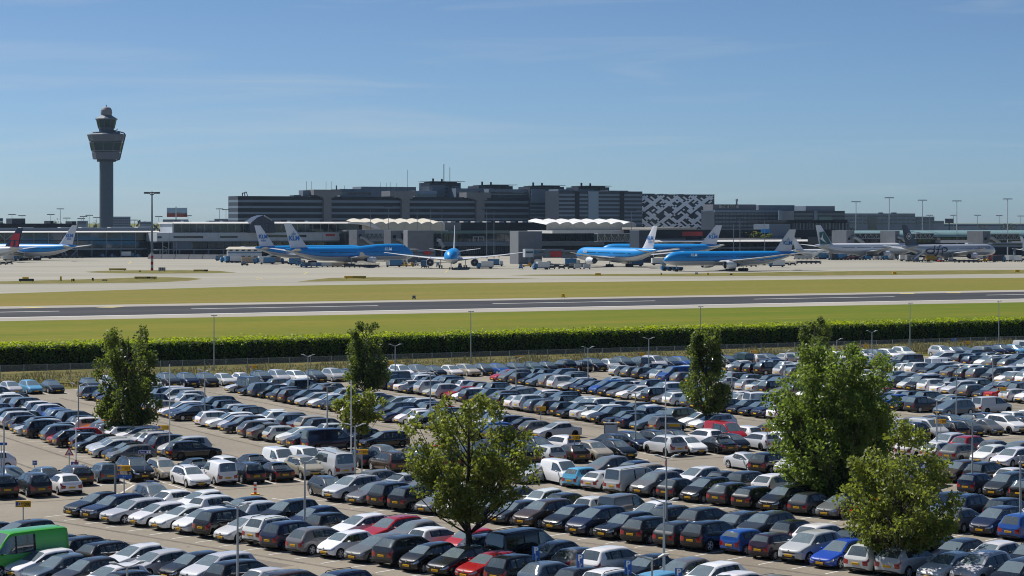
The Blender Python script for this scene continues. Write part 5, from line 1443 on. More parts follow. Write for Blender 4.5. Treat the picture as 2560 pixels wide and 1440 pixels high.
# diamond patterned hotel
F8 = Fac(1628, 1720, 12)
B = Bld('diamond_hotel', 'box shaped hotel with a white diamond panel pattern on dark glass', F8, 1700)
mb = MB(); ref = 1700; za = F8.z(ref, 487.5)
s0, s1 = F8.s(1628), F8.s(1786); dep = 40.0; rad = 8.0
base = [(s0, 0), (s1, 0), (s1, -dep), (s0 - 4, -dep)]
arc = [(s0 + 0 + rad * 0 - rad * math.sin(a), -rad + rad * math.cos(a)) for a in [k * math.pi / 2 / 6 for k in range(7)]]
pts = arc + [(s0 - rad, -dep), (s1, -dep), (s1, 0)]
pw = [F8.p(s, o, 0)[:2] for s, o in pts]
mb.poly(pw, 0, za); mb.build('wall', [pbr('hotel_glass', (.016, .026, .036), .2, var=.3, scale=.3)], B.root, off=B.o, fix=True)
mb = MB(); mb.poly([F8.p(s, o, 0)[:2] for s, o in [(s0 - rad, -2), (s1 + .2, .2), (s1 + .2, -dep), (s0 - rad, -dep)]], za, za + .5); mb.build('roof_edge', [M_cong], B.root, off=B.o, fix=True)
B.part('roof_unit', [(1610, 484, 1642, 487), (1660, 484.5, 1664, 487), (1672, 485, 1675, 487), (1704, 485, 1716, 487)], M_dark, o0=-20, o1=-6)
# panels: diagonal bars forming nested diamonds with broken lines
M_tile = pbr('tile_white', rgb(232, 238, 244), .5)
cell = 1.7
zb = F8.z(ref, 590); r8 = random.Random(9)
def srf(s, z, o=.25):
    "point on the facade, wrapping round the left corner"
    if s >= s0: return F8.p(s, o, z)
    a = (s0 - s) / rad
    if a < math.pi / 2: return F8.p(s0 - (rad + o) * math.sin(a), -rad + (rad + o) * math.cos(a), z)
    return F8.p(s0 - rad - o, -rad - (s0 - s - rad * math.pi / 2), z)
nn = 0
for i in range(-16, 40):
    for j in range(-30, 40):
        # cell (i,j) of a grid turned 45 degrees
        cs = s0 + (i + j) * cell * .5 * 1.35; cz = zb + (i - j) * cell * .5 * 1.0 + 6
        if cs < s0 - 26 or cs > s1 - 1.0 or cz < zb or cz > za - 1.0: continue
        ii, jj = i % 6, j % 6
        bi, bj = i // 6, j // 6
        kk = (bi * 3 + bj * 5) % 4
        white = (ii in (0, 1) and not (jj in (2,) and kk == 1)) or (jj in (0, 1) and not (ii in (3,) and kk == 2)) or (kk == 3 and ii == 3 and jj > 2) or (kk == 0 and jj == 3 and ii > 3)
        if r8.random() < .07: white = not white
        if not white: continue
        h, w = cell * .5, cell * .5 * 1.35
        q = [(cs - w, cz), (cs, cz - h), (cs + w, cz), (cs, cz + h)]
        if max(a for a, b in q) > s1: continue
        m = MB(); m.add([srf(a, b, .32) for a, b in q] + [srf(a, b, .0) for a, b in q], [(0, 1, 2, 3), (0, 4, 5, 1), (1, 5, 6, 2), (2, 6, 7, 3), (3, 7, 4, 0)])
        if nn < 290: m.build('panel', [M_tile], B.root, off=B.o)
        else:
            if nn == 290: restm = MB()
            restm.v, restm.f, restm.m = restm.v, restm.f, restm.m
            restm.add(m.v, m.f)
        nn += 1
if nn > 290: restm.build('panel_field', [M_tile], B.root, off=B.o)['kind'] = 'stuff'
# office with the roof sign
F9 = Fac(1786, 1650, 18)
B = Bld('sign_office', 'grey office block with rows of windows and a black lettered roof sign', F9, 1880)
B.part('wall', [(1786, 526, 1985, None)], M_cond, o0=-26, o1=0); B.part('top_band', [(1786, 525, 1985, 531)], M_band, o0=-26, o1=.6)
B.part('upper_storey', [(1786, 511, 1894, 525)], pbr('panel_slate', rgb(92, 96, 108), .6), o0=-22, o1=-3); B.part('upper_storey', [(1902, 512.5, 1992, 525)], M_cong, o0=-22, o1=-4)
for k in range(7):
    y = 533 + 9.6 * k
    for i in range(22): B.part('window', [(1788 + i * 9, y, 1795.5 + i * 9, y + 4.4)], pbr('window_pale', rgb(86, 98, 112), .2), o0=-.1, o1=.2)
sgn = B.part('sign_board', [(1801, 513.6, 1850, 520.6)], M_conl, o0=-3, o1=-2.6)
mt = text_mesh('THE BASE', 3.0, M_black, .05)
q = F9.p(F9.s(1825.5), -2.5, F9.z(1880, 517.1)); o = link('lettering', mt, sgn, Vector(q) - B.o); o.rotation_euler = (R(90), 0, R(18))
B.tubes('flue', [(1852, 513, 1852, 500, -8, .7)], M_conm); B.part('flue_cap', [(1850.5, 497, 1854, 503)], M_conm, o0=-9, o1=-7)
B = office('office_block', 'grey office with pale pillars right of the lettered roof sign', 1985, 2112, 527, 1640, [(533 + 10 * k, 538 + 10 * k) for k in range(5)], M_cond, M_fglass, depth=26, rot=18)
B.each('pillar', [(1946, 526, 1954, 553), (2034, 527, 2042, 553)], M_band, o0=0, o1=1.2); B.part('upper_storey', [(2017, 515, 2090, 527)], M_cong, o0=-22, o1=-2); B.part('teal_banner', [(2046, 541.5, 2080, 550)], M_tglass, o0=.3, o1=.6)
B = office('office_block', 'long pale office with a dark glass centre at the right', 2112, 2288, 533.5, 1900, [(539, 542.5), (548, 551.5), (557, 560.5)], M_cong, M_fglass, depth=30, rot=12, panes=16)
B.part('glass_centre', [(2170, 540, 2190, 574)], M_fglass, o0=0, o1=.6)
B.part('roof_unit', [(2208, 531, 2216, 533.5), (2240, 531, 2250, 533.5)], M_dark, o0=-12, o1=-8)
office('office_block', 'grey office right of the pale one with a dark glass centre', 2288, 2336, 541.5, 1950, [(546, 550), (555, 559)], M_cong, M_fglass, depth=30, rot=12, panes=5)
office('office_block', 'low grey block at the far right skyline', 2336, 2360, 552, 2100, [(556, 558)], M_cong, M_fglass, depth=30, rot=12)
office('office_block', 'long low blue grey warehouse at the right horizon', 2336, 2560, 559.5, 2300, [(563, 565)], M_band, M_cond, depth=60, rot=5)
office('office_block', 'pale blue office right of the control tower', 283, 326, 541.5, 2100, [(545 + 4.4 * k, 547.2 + 4.4 * k) for k in range(6)], M_band, M_cond, depth=30, rot=10, panes=9)
office('office_block', 'low blue grey office left of the billboard', 349, 380, 554, 2300, [(557, 559)], M_band, M_cond, depth=30, rot=8)
office('office_block', 'low blue grey office behind the billboard post', 407, 470, 548.5, 2300, [(552, 553.5), (556, 557.5)], M_band, M_cond, depth=30, rot=8)
office('office_block', 'low grey office left of the striped block', 536, 572, 547, 1900, [(551, 553)], M_cong, M_cond, depth=30, rot=8)
office('office_block', 'low grey office left of the control tower', 193, 216, 552, 2200, [(555, 556.5), (559, 560.5)], M_band, M_cond, depth=30, rot=8)
# small distant billboard at right and the big billboard at left
B = Bld('billboard', 'small white framed billboard on the right skyline', Fac(2362, 1900, 10), 2372, 'billboard'); B.part('panel', [(2363, 547, 2384, 558)], M_cond, o0=-.5, o1=0); B.part('frame', [(2362, 546.4, 2385, 547)], M_conw, o0=-.6, o1=.1); B.part('post', [(2372, 558, 2375, None)], M_cond, o0=-.8, o1=-.5)
M_tulip = bpy.data.materials.new('tulip_print'); M_tulip.use_nodes = True
t = M_tulip.node_tree; b = t.nodes['Principled BSDF']; g = t.nodes.new('ShaderNodeTexCoord'); sx = t.nodes.new('ShaderNodeSeparateXYZ'); cr_ = t.nodes.new('ShaderNodeValToRGB'); nz_ = t.nodes.new('ShaderNodeTexNoise'); ad = t.nodes.new('ShaderNodeMath'); ad.operation = 'MULTIPLY_ADD'
t.links.new(g.outputs['Generated'], sx.inputs[0]); t.links.new(g.outputs['Generated'], nz_.inputs['Vector']); nz_.inputs['Scale'].default_value = 9
t.links.new(nz_.outputs['Fac'], ad.inputs[0]); ad.inputs[1].default_value = .35; t.links.new(sx.outputs['Z'], ad.inputs[2]); t.links.new(ad.outputs[0], cr_.inputs['Fac'])
e = cr_.color_ramp.elements; e[0].position = .30; e[0].color = (*rgb(150, 50, 30), 1); e[1].position = .68; e[1].color = (*rgb(150, 178, 200), 1); n_ = e.new(.55); n_.color = (*rgb(120, 74, 60), 1)
t.links.new(cr_.outputs['Color'], b.inputs['Base Color'])
B = Bld('billboard', 'two-sided billboard with a picture of a red tulip field and blue sky', Fac(417, 1500, 5), 442, 'billboard')
B.part('panel', [(417, 519.5, 438.5, 542.5)], M_tulip, o0=-.6, o1=0); B.part('panel', [(441.5, 519.5, 468, 542.5)], M_tulip, o0=-.6, o1=0); B.part('post', [(439, 516.5, 441, None)], M_cond, o0=-.8, o1=.2)

# ---- control tower
d = 1485.0; P = Vector(((266 - CX) * d / FPX, d, 0)); k = d / FPX
def tz(y): return CAMZ - (y - YH) * k
r = thing('control_tower', (P.x, P.y, 0), 'tall grey airport control tower with a flared cab and a radar dome', 'control tower')
M_tow = pbr('tower_concrete', rgb(70, 84, 100), .75, var=.06, scale=.3); M_tow2 = pbr('tower_panel', rgb(80, 90, 106), .55)
M_towg = pbr('tower_glass', (.012, .040, .046), .12, spec=.22)
def ring(name, prof, mat, n=10, parent=None, rot=0.3):
    m = MB(); m.lathe([(max(w * k, .01), tz(y)) for w, y in prof], n=n)
    o = m.build(name, [mat], parent or r, fix=False); o.rotation_euler = (0, 0, rot); return o
m = MB(); m.lathe([(17.2 * k, 0), (17.0 * k, tz(404))], n=28); m.build('shaft', [M_tow], r, smooth=60)
ring('collar', [(0, 404.5), (23.5, 404.5), (23.5, 398), (0, 398)], M_cond)
pod = ring('lower_gallery', [(0, 398.4), (33.5, 398.4), (36.2, 381), (0, 381)], M_tow2)
ring('gap', [(30, 381), (31, 378)], M_dark)
ring('window_ring', [(36.4, 378.5), (37.2, 375.5), (40.8, 359), (41.5, 356.5), (0, 356.4)], M_towg)
ring('window_sill', [(36.6, 379.5), (37.6, 376.4), (36.6, 376.2)], M_tow2); ring('window_head', [(41, 357.5), (42.4, 355.4), (0, 355.2)], M_tow2)
for i in range(10):
    a = .3 + i * 2 * math.pi / 10
    m = MB(); m.tube((37.4 * k * math.cos(a), 37.4 * k * math.sin(a), tz(376.5)), (41.4 * k * math.cos(a), 41.4 * k * math.sin(a), tz(357)), .22, n=5); m.build('mullion', [M_tow2], r)
ring('upper_gallery', [(0, 354), (42.6, 354), (48.0, 337), (46, 335.6), (33, 333), (0, 332.5)], M_tow2)
ring('deck', [(34, 333), (34, 330.5), (0, 330.4)], M_tow)
ring('neck', [(18.5, 331), (18.5, 321), (0, 321)], M_tow)
cabg = ring('cab_glass', [(19, 322), (20, 319), (24.5, 301), (25, 298.6), (0, 298.5)], M_towg)
ring('cab_sill', [(19.6, 322.5), (20.6, 319.5), (19.4, 319)], M_tow2)
for i in range(10):
    a = .3 + i * 2 * math.pi / 10
    m = MB(); m.tube((20.2 * k * math.cos(a), 20.2 * k * math.sin(a), tz(320)), (24.8 * k * math.cos(a), 24.8 * k * math.sin(a), tz(300)), .18, n=5); m.build('mullion', [M_tow2], r)
ring('cab_roof', [(0, 299.5), (27.4, 299.5), (27.8, 297), (15, 289.5), (12.8, 287), (0, 287)], M_tow2)
m = MB(); m.lathe([(12.4 * k, tz(289)), (14.0 * k, tz(285)), (14.4 * k, tz(280.5)), (13.4 * k, tz(274.5)), (10.4 * k, tz(269.5)), (5.5 * k, tz(267.2)), (.1, tz(266.6))], n=20); m.build('radar_dome', [pbr('dome', rgb(124, 126, 134), .6, var=.08, scale=.8)], r, smooth=20)
m = MB(); m.tube((0, 0, tz(267)), (0, 0, tz(262)), .3, n=5); m.build('dome_tip', [M_cond], r)
m = MB(); m.tube((46 * k, -3, tz(333)), (49.5 * k, -3, tz(338)), .45, n=6); m.tube((49.5 * k, -3, tz(338)), (35 * k, -3, tz(399)), .45, n=6); m.tube((35 * k, -3, tz(399)), (24 * k, -3, tz(402)), .4, n=6); m.tube((46 * k, -3, tz(333)), (28 * k, -3, tz(328)), .4, n=6); m.build('maintenance_rail', [M_cond], r)
m = MB(); m.box(18 * k, 26 * k, -4, -1, tz(330), tz(326)); m.tube((24 * k, -2, tz(328)), (30 * k, -2, tz(322)), .25, n=5); m.build('roof_equipment', [M_cond], r)

# ---- distant tree belt and far low buildings along the horizon
M_leafF = leaf_mat('leaf_far', (.020, .034, .014), (.05, .08, .02), (.034, .052, .018), .2)
M_far = pbr('far_trees', (.022, .038, .018), .95, var=.4, scale=.02)
m = MB(); r5 = random.Random(7); X0 = -1500
prev = None; pts_ = []
x = -1400
while x < 1400:
    pts_.append((x, 2750 + r5.uniform(-40, 40), r5.uniform(12, 21) * (1.05 if x < 0 else .8))); x += r5.uniform(7, 16)
C = []
for (x, y, h) in pts_:
    for _ in range(16): C.append((x + r5.gauss(0, 6), y + r5.gauss(0, 6), r5.random() * h))
C = np.array(C)
o = link('far_tree_belt', quads_mesh('far_tree_belt', leaf_quads(C, nrg.uniform(2.0, 4.5, len(C))), M_far)); tag(o, 'belt of distant trees along the horizon', 'trees', kind='stuff')
for px, yt, w, d, lab in ((141, 547, 14, 1900, 'single dark tree on the skyline left of the control tower'), (238, 551, 16, 1900, 'rounded far tree just left of the control tower'), (2462, 560, 30, 1700, 'far green tree behind the right pier roof'), (2530, 560, 44, 1700, 'far green trees behind the right pier near the edge'), (2150, 571, 60, 1650, 'low green tree row behind the leftmost right-pier stair block'), (2395, 565, 30, 1700, 'far green tree behind the right pier, left of its fellow')):
    bush(px, yt, 590, d, w, lab, M_leafF, int(px), 'tree', 'far_tree')
# ---- masts
def mast(px, ytop, d, label, kind, ybase=None):
    P = Vector(((px - CX) * d / FPX, d, 0)); h = CAMZ - (ytop - YH) * d / FPX
    r = thing('apron_mast', (P.x, P.y, 0), label, 'lamp mast', 'light masts around the terminal')
    rad = .32 if kind == 'w' else .22
    m = MB(); m.tube((0, 0, 0), (0, 0, h), rad, rad * .6, n=6); m.build('pole', [M_conw if kind == 'w' else M_cong], r, smooth=60)
    m = MB(); w = 2.0 if kind != 'w' else 2.2
    m.tube((-w, 0, h - .2), (w, 0, h - .2), .16, n=5)
    for xx in (-w, -w * .4, w * .4, w): m.box(xx - .45, xx + .45, -.4, .4, h - .6, h - .1)
    m.build('lamp_head', [M_cond if kind != 'w' else M_cong], r)
MS = [(30, 535), (55, 538), (127, 535), (151, 521), (167, 544), (203, 545), (209, 540), (223, 537), (242, 543), (336, 549), (397, 540), (470, 538), (549, 521), (565, 523)]
for i, (x, y) in enumerate(MS): mast(x, y, 1420, 'thin lamp mast, %s from the left on the left skyline' % ordinal(i), 'g')
for i, (x, y) in enumerate([(926, 524), (971, 515), (1043, 526), (1077, 521), (1105, 523), (1217, 523), (1235, 526), (1579, 525), (1834, 557), (1850, 546), (1912, 549)]): mast(x, y, 1175, 'thin lamp mast, %s from the left above the centre terminals' % ordinal(i), 'g')
for i, (x, y) in enumerate([(2140, 503), (2223, 493), (2306, 499), (2392, 501), (2519, 496)]): mast(x, y, 1230, 'tall white lamp mast, %s from the left above the right pier' % ordinal(i), 'w')
for i, (x, y) in enumerate([(2324, 537), (2384, 537), (2444, 537), (2498, 538), (2552, 539)]): mast(x, y, 1600, 'short thin lamp mast, %s from the left on the right skyline' % ordinal(i), 'g')
# big apron mast with a red and white foot
P = gp(380, 676.5); d = P.y; h = CAMZ - (479 - YH) * d / FPX; kz = d / FPX
r = thing('floodlight_mast', (P.x, P.y, 0), 'tall grey floodlight mast with a red and white striped foot', 'lamp mast')
m = MB(); m.tube((0, 0, 45 * kz), (0, 0, h), .45, .28, n=8); m.build('pole', [M_cong], r, smooth=60)
m = MB(); 
for i in range(6): m.tube((0, 0, i * 7.5 * kz), (0, 0, (i + 1) * 7.5 * kz), .55, n=10, mi=i % 2)
m.build('striped_foot', [pbr('mast_red', rgb(170, 30, 34), .6), M_conw], r)
m = MB(); m.tube((-19 * kz, 0, h - .4), (19 * kz, 0, h - .4), .25, n=6); m.tube((-8 * kz, 0, h - .5), (0, 0, h - 1.6), .2, n=5); m.tube((8 * kz, 0, h - .5), (0, 0, h - 1.6), .2, n=5)
for x in (-18, -14, -10, 10, 14, 18): m.box((x - 1.6) * kz, (x + 1.6) * kz, -.5, .5, h - .9, h - .2)
m.build('lamp_head', [M_cond], r)
# ------------------------------------------------------------------ airliners
M_pblue = pbr('fuselage_blue', rgb(0, 134, 206), 0.4, coat=.15, spec=.3)
M_pnavy = pbr('cheatline_navy', rgb(10, 60, 130), 0.3, coat=.5)
M_pwhite = pbr('fuselage_white', rgb(214, 218, 222), 0.3, coat=.5)
M_pgrey = pbr('belly_grey', rgb(186, 190, 196), 0.35, coat=.3)
M_wing = pbr('wing_grey', rgb(168, 172, 176), 0.38)
M_fin = pbr('fin_white', rgb(206, 210, 218), 0.35, coat=.3)
M_eng = pbr('engine_dark', (.012, .012, .013), 0.4)
M_lip = pbr('engine_lip', rgb(200, 202, 206), 0.2, metal=.9)
M_tulipb = pbr('letter_blue', rgb(0, 110, 190), 0.4)
M_navyfin = pbr('fin_navy', rgb(18, 32, 66), 0.35, coat=.4)
M_dred = pbr('fin_red', rgb(178, 20, 44), 0.35, coat=.3)
M_dnav = pbr('fin_midnight', rgb(10, 34, 74), 0.35, coat=.3)
M_cgreen = pbr('fin_green', rgb(0, 84, 78), 0.4)
M_silver = pbr('fuselage_silver', rgb(180, 184, 190), 0.3, metal=.25, coat=.5)
M_win = pbr('cabin_window', (.02, .025, .035), 0.15)
ANG = [90, 72, 54, 36, 20, 4, -17, -22, -34, -52, -70, -90]
def fuselage(L, Rr, zc, hump=0.0):
    "returns lists of rings: (x, [(y, z)...]) from nose to tail"
    st = []
    nose = [(0, .03, -.30), (.25, .20, -.28), (.8, .40, -.22), (1.7, .60, -.14), (3.0, .78, -.07), (4.6, .91, -.02), (6.5, .98, 0), (8.5, 1.0, 0)]
    sc = Rr / 3.1
    for t, r, dz in nose: st.append((t * sc, r, dz))
    for f in (.22, .30, .38, .46, .54, .62, .68): st.append((L * f, 1.0, 0))
    for f, r, dz in ((.74, .965, .03), (.80, .86, .12), (.86, .69, .27), (.92, .47, .46), (.965, .28, .60), (.99, .16, .66), (1.0, .08, .68)): st.append((L * f, r, dz))
    rings = []
    for t, r, dz in st:
        hp_ = 0
        if hump:
            hp_ = hump * np.interp(t, [1.0, 3.2, 6.5, 10, 18, 24, 30], [0, .45, .95, 1.0, 1.0, .6, 0])
        pts = []
        for a in ANG:
            c, s = math.cos(R(a)), math.sin(R(a))
            y = r * c * Rr; z = r * s * Rr
            if s > 0: z *= (1 + hp_ * min(1.0, s * 1.6) / 1.0 * (1 if s > .3 else s / .3)); y *= (1 - .12 * (hp_ > .05) * (s > .5))
            pts.append((y, z + dz * Rr + zc))
        rings.append((L / 2 - t, pts))
    return rings
def lofted(sections):
    "sections: list of lists of points, same count; closed loops"
    mb = MB(); n = len(sections[0]); vs = [p for s in sections for p in s]
    fs = []
    for k in range(len(sections) - 1):
        for i in range(n): fs.append((k * n + i, k * n + (i + 1) % n, (k + 1) * n + (i + 1) % n, (k + 1) * n + i))
    fs.append(tuple(range(n))); fs.append(tuple(range(len(vs) - 1, len(vs) - n - 1, -1)))
    return mb.add(vs, fs)
def foil(xle, chord, y, z, th):
    return [(xle, y, z), (xle - chord * .12, y, z + th * .42), (xle - chord * .4, y, z + th * .55), (xle - chord * .75, y, z + th * .3), (xle - chord, y, z + .01),
            (xle - chord * .75, y, z - th * .18), (xle - chord * .4, y, z - th * .42), (xle - chord * .12, y, z - th * .36)]
def vfoil(xle, chord, z, th):
    return [(xle, 0, z), (xle - chord * .15, th * .5, z), (xle - chord * .45, th * .55, z), (xle - chord, .02, z), (xle - chord * .45, -th * .55, z), (xle - chord * .15, -th * .5, z)]
def make_plane(name, label, P, heading, L=63.7, Rr=3.1, span=60.9, H=18.5, zc=5.6, hump=0, engines=2, er=1.75, top=None, line=None, belly=None, fin=None, finmark=None, side=None, winglet=None, ex=None, windows=True, wing=None, wdih=4.2, wbend=.8):
    top = top or M_pblue; line = line or M_pnavy; belly = belly or M_pgrey; fin = fin or M_fin; wing = wing or M_wing
    root = thing(name, (P.x, P.y, 0.03), label, 'airliner', None, math.atan2(heading.y, heading.x))
    rings = fuselage(L, Rr, zc, hump); n = len(ANG)
    mb = MB(); mb.v = []
    full = 2 * n - 2
    for x, pts in rings:
        for y, z in pts: mb.v.append((x, y, z))
        for y, z in pts[-2:0:-1]: mb.v.append((x, -y, z))
    for k in range(len(rings) - 1):
        for i in range(full):
            j = (i + 1) % full
            mb.f.append((k * full + i, k * full + j, (k + 1) * full + j, (k + 1) * full + i))
            a = i if i < n - 1 else full - 1 - i
            mb.m.append(0 if ANG[a] > -17 else (1 if ANG[a] > -22 else 2))
    for k, rev in ((0, True), (len(rings) - 1, False)):
        f = tuple(k * full + i for i in range(full)); mb.f.append(f[::-1] if rev else f); mb.m.append(0)
    body = mb.build('fuselage', [top, line, belly], root, smooth=50, fix=True)
    sc = Rr / 3.1
    # cockpit glass
    m = MB(); x0 = L / 2 - 1.9 * sc
    zq = zc + (.33 if not hump else 1.02) * Rr * (1.0 if not hump else 1.0)
    if hump: x0 = L / 2 - 4.0 * sc
    for sg in (1, -1):
        m.add([(x0 + .15, .12 * sg, zq - .25), (x0 - .9, 1.25 * sg * sc, zq - .22), (x0 - 1.35, 1.25 * sg * sc, zq + .38), (x0 - .55, .12 * sg, zq + .45)], [(0, 1, 2, 3)])
        m.add([(x0 - .95, 1.28 * sg * sc, zq - .22), (x0 - 2.0, 1.85 * sg * sc, zq - .15), (x0 - 2.2, 1.80 * sg * sc, zq + .35), (x0 - 1.4, 1.28 * sg * sc, zq + .38)], [(0, 1, 2, 3)])
    m.build('cockpit_window', [M_win], body)
    if windows:
        m = MB(); k = 0; xx = L / 2 - 8.5 * sc
        while xx > -L / 2 + L * .24:
            k += 1
            if k % 22 not in (0, 1, 2):
                for sg in (1, -1):
                    y = Rr * .985 * sg
                    m.box(xx - .13, xx + .13, min(y, y + .05 * sg), max(y, y + .05 * sg), zc + .16 * Rr, zc + .16 * Rr + .36)
            xx -= .53
        o = m.build('cabin_windows', [M_win], body); o['kind'] = 'stuff'
    # wings
    cr, ct = L * .205, L * .035
    if hump: cr, ct = 14.5, 3.6
    half_ = span / 2; xr = L * .5 - L * .335; swp = math.tan(R(33 if not hump else 38)); dih = math.tan(R(wdih))
    zr = zc - Rr * .55
    for sg in (1, -1):
        secs = []
        for f in (0.0, .12, .35, .7, 1.0):
            yy = Rr * .5 + (half_ - Rr * .5) * f
            c = np.interp(f, [0, .35, 1], [cr, cr * .56, ct]); xle = xr - (yy - Rr * .5) * swp
            th = np.interp(f, [0, .35, 1], [cr * .13, cr * .06, ct * .10])
            sec = foil(xle, c, yy * sg, zr + (yy - Rr * .5) * dih + wbend * f * f, th)
            secs.append(sec if sg > 0 else sec)
        w = lofted(secs).build('wing', [wing], root, smooth=40, fix=True)
        yt = half_; xt = xr - (half_ - Rr * .5) * swp; zt = zr + (half_ - Rr * .5) * dih + wbend
        if winglet:
            q = lofted([foil(xt - .3, ct * .9, yt * sg, zt, .25), [(a - 2.2, b + .9 * sg, zt + winglet) for a, b, c in foil(xt - .3, ct * .35, yt * sg, 0, .1)]])
            q.build('winglet', [wing], w, fix=True)
        # flap track fairings
        for f in (.28, .46, .64):
            yy = Rr * .5 + (half_ - Rr * .5) * f; c = np.interp(f, [0, .35, 1], [cr, cr * .56, ct]); xle = xr - (yy - Rr * .5) * swp
            zz = zr + (yy - Rr * .5) * dih
            q = MB(); q.tube((xle - c * .55, yy * sg, zz - .35), (xle - c * 1.12, yy * sg, zz - .25), .32, .05, n=6); q.build('flap_fairing', [wing], w)
        ys = [half_ * .315] if engines == 2 else [half_ * .36, half_ * .65]
        for yy in ys:
            xle = xr - (yy - Rr * .5) * swp; zz = zr + (yy - Rr * .5) * dih - er * 1.0
            Le = er * 2.9; x1 = xle + Le * .62; x2 = x1 - Le
            e = MB()
            e.lathe([(er * .86, x1), (er * .98, x1 - .25), (er * 1.0, x1 - Le * .35), (er * .93, x1 - Le * .7), (er * .78, x1 - Le), (er * .70, x1 - Le)], n=20, axis='x', off=(0, yy * sg, zz))
            e.lathe([(er * .62, x1 - Le * .9), (er * .45, x1 - Le * 1.22), (er * .1, x1 - Le * 1.45)], n=14, axis='x', off=(0, yy * sg, zz), mi=1)
            eo = e.build('engine', [M_pwhite, M_cond], root, smooth=50, fix=True)
            q = MB(); q.lathe([(er * .83, x1 - .35), (er * .85, x1 - .02), (er * .92, x1 + .03), (er * .99, x1 - .26)], n=20, axis='x', off=(0, yy * sg, zz)); q.build('intake_lip', [M_lip], eo, smooth=60)
            q = MB(); q.lathe([(er * .84, x1 - .35), (er * .83, x1 - .9), (.001, x1 - .9)], n=20, axis='x', off=(0, yy * sg, zz)); q.build('fan', [M_eng], eo)
            q = MB(); q.lathe([(er * .28, x1 - .9), (er * .16, x1 - .55), (.001, x1 - .35)], n=10, axis='x', off=(0, yy * sg, zz)); q.build('spinner', [M_pgrey], eo, smooth=60)
            q = MB(); q.hexa([(x1 - Le * .25, (yy - .2) * sg, zz + er * .9), (x2 - Le * .15, (yy - .2) * sg, zz + er * .7), (x2 - Le * .15, (yy + .2) * sg, zz + er * .7), (x1 - Le * .25, (yy + .2) * sg, zz + er * .9),
                              (x1 - Le * .45, (yy - .15) * sg, zz + er * 1.25), (x2 - Le * .3, (yy - .15) * sg, zz + er * 1.3), (x2 - Le * .3, (yy + .15) * sg, zz + er * 1.3), (x1 - Le * .45, (yy + .15) * sg, zz + er * 1.25)]); q.build('pylon', [M_pgrey], eo, fix=True)
        # stabiliser
        hs_ = span * .175 + 0.0; xs_ = -L / 2 + L * .125; zs = zc + Rr * .42
        lofted([foil(xs_, L * .095, Rr * .25 * sg, zs, .5), foil(xs_ - hs_ * .72, L * .035, (Rr * .25 + hs_) * sg, zs + hs_ * .12, .16)]).build('stabiliser', [wing], root, smooth=40, fix=True)
    # fin
    xf = -L / 2 + L * .175; zf0 = zc + Rr * .80; zt = H; cr_, ct_ = L * .135, L * .052
    fh = zt - zf0; xtip = xf - fh * .80
    ft = lofted([vfoil(xf + L * .02, cr_ + L * .02, zf0 - .3, .7), vfoil(xf - fh * .08, cr_ * .93, zf0 + fh * .1, .65), vfoil(xtip, ct_, zt, .22)])
    fo = ft.build('fin', [fin], root, smooth=40, fix=True)
    cx = (xf - cr_ * .42 - fh * .32)
    fin_info = dict(xf=xf, zf0=zf0, fh=fh, cr=cr_, ct=ct_, xtip=xtip, cx=cx)
    if finmark: finmark(root, fo, fin_info)
    if side: side(root, body, L, Rr, zc)
    # landing gear
    gx = -L * .045
    def gear(x, y, nb, r, lab):
        g = MB(); g.tube((x, y, r), (x, y, zc - Rr * .55), .16, n=6); go = g.build(lab, [M_pgrey], root)
        for dx in ([0] if nb == 1 else [-.75, .75] if nb == 2 else [-1.45, 0, 1.45]):
            for dy in (-.55, .55):
                q = MB(); q.tube((x + dx, y + dy - .22, r), (x + dx, y + dy + .22, r), r, n=14); q.build('wheel', [M_tyre], go, smooth=50)
    s_ = Rr / 3.1
    gear(L / 2 - 6.2 * s_, 0, 1, .52 * s_, 'nose_gear')
    for sg in (1, -1):
        gear(gx, 5.4 * s_ * sg, 3 if L > 60 and not hump else 2, .66 * s_, 'main_gear')
        if hump: gear(gx + 2.5, 2.0 * sg, 2, .66, 'main_gear')
    if Rr > 2.5:
        m = MB(); m.lathe([(.1, gx + 11), (Rr * .75, gx + 6), (Rr * .86, gx), (Rr * .7, gx - 5), (.1, gx - 10)], n=14, axis='x', off=(0, 0, zc - Rr * .38)); m.build('wing_fairing', [belly], body, smooth=60)
    return root
def on_side(parent, me, x, y, z, left, name='lettering'):
    o = link(name, me, parent, (x, y, z)); o.rotation_euler = (R(90), 0, R(180) if left else 0); return o
def crown_mesh(s):
    m = MB()
    def disc(x, y, r):
        m.add([(x + r * math.cos(a), y + r * math.sin(a), 0) for a in [i * math.pi / 4 for i in range(8)]], [tuple(range(8))])
    m.add([(-s * .5, 0, 0), (s * .5, 0, 0), (s * .5, s * .16, 0), (-s * .5, s * .16, 0)], [(0, 1, 2, 3)])
    for i in range(4): disc(-s * .45 + i * s * .3, s * .38, s * .11)
    disc(0, s * .62, s * .09); m.add([(-s * .03, s * .7, 0), (s * .03, s * .7, 0), (s * .03, s * .95, 0), (-s * .03, s * .95, 0)], [(0, 1, 2, 3)]); m.add([(-s * .1, s * .8, 0), (s * .1, s * .8, 0), (s * .1, s * .86, 0), (-s * .1, s * .86, 0)], [(0, 1, 2, 3)])
    return m.mesh('crown_emblem', [M_tulipb])
_fm = {}
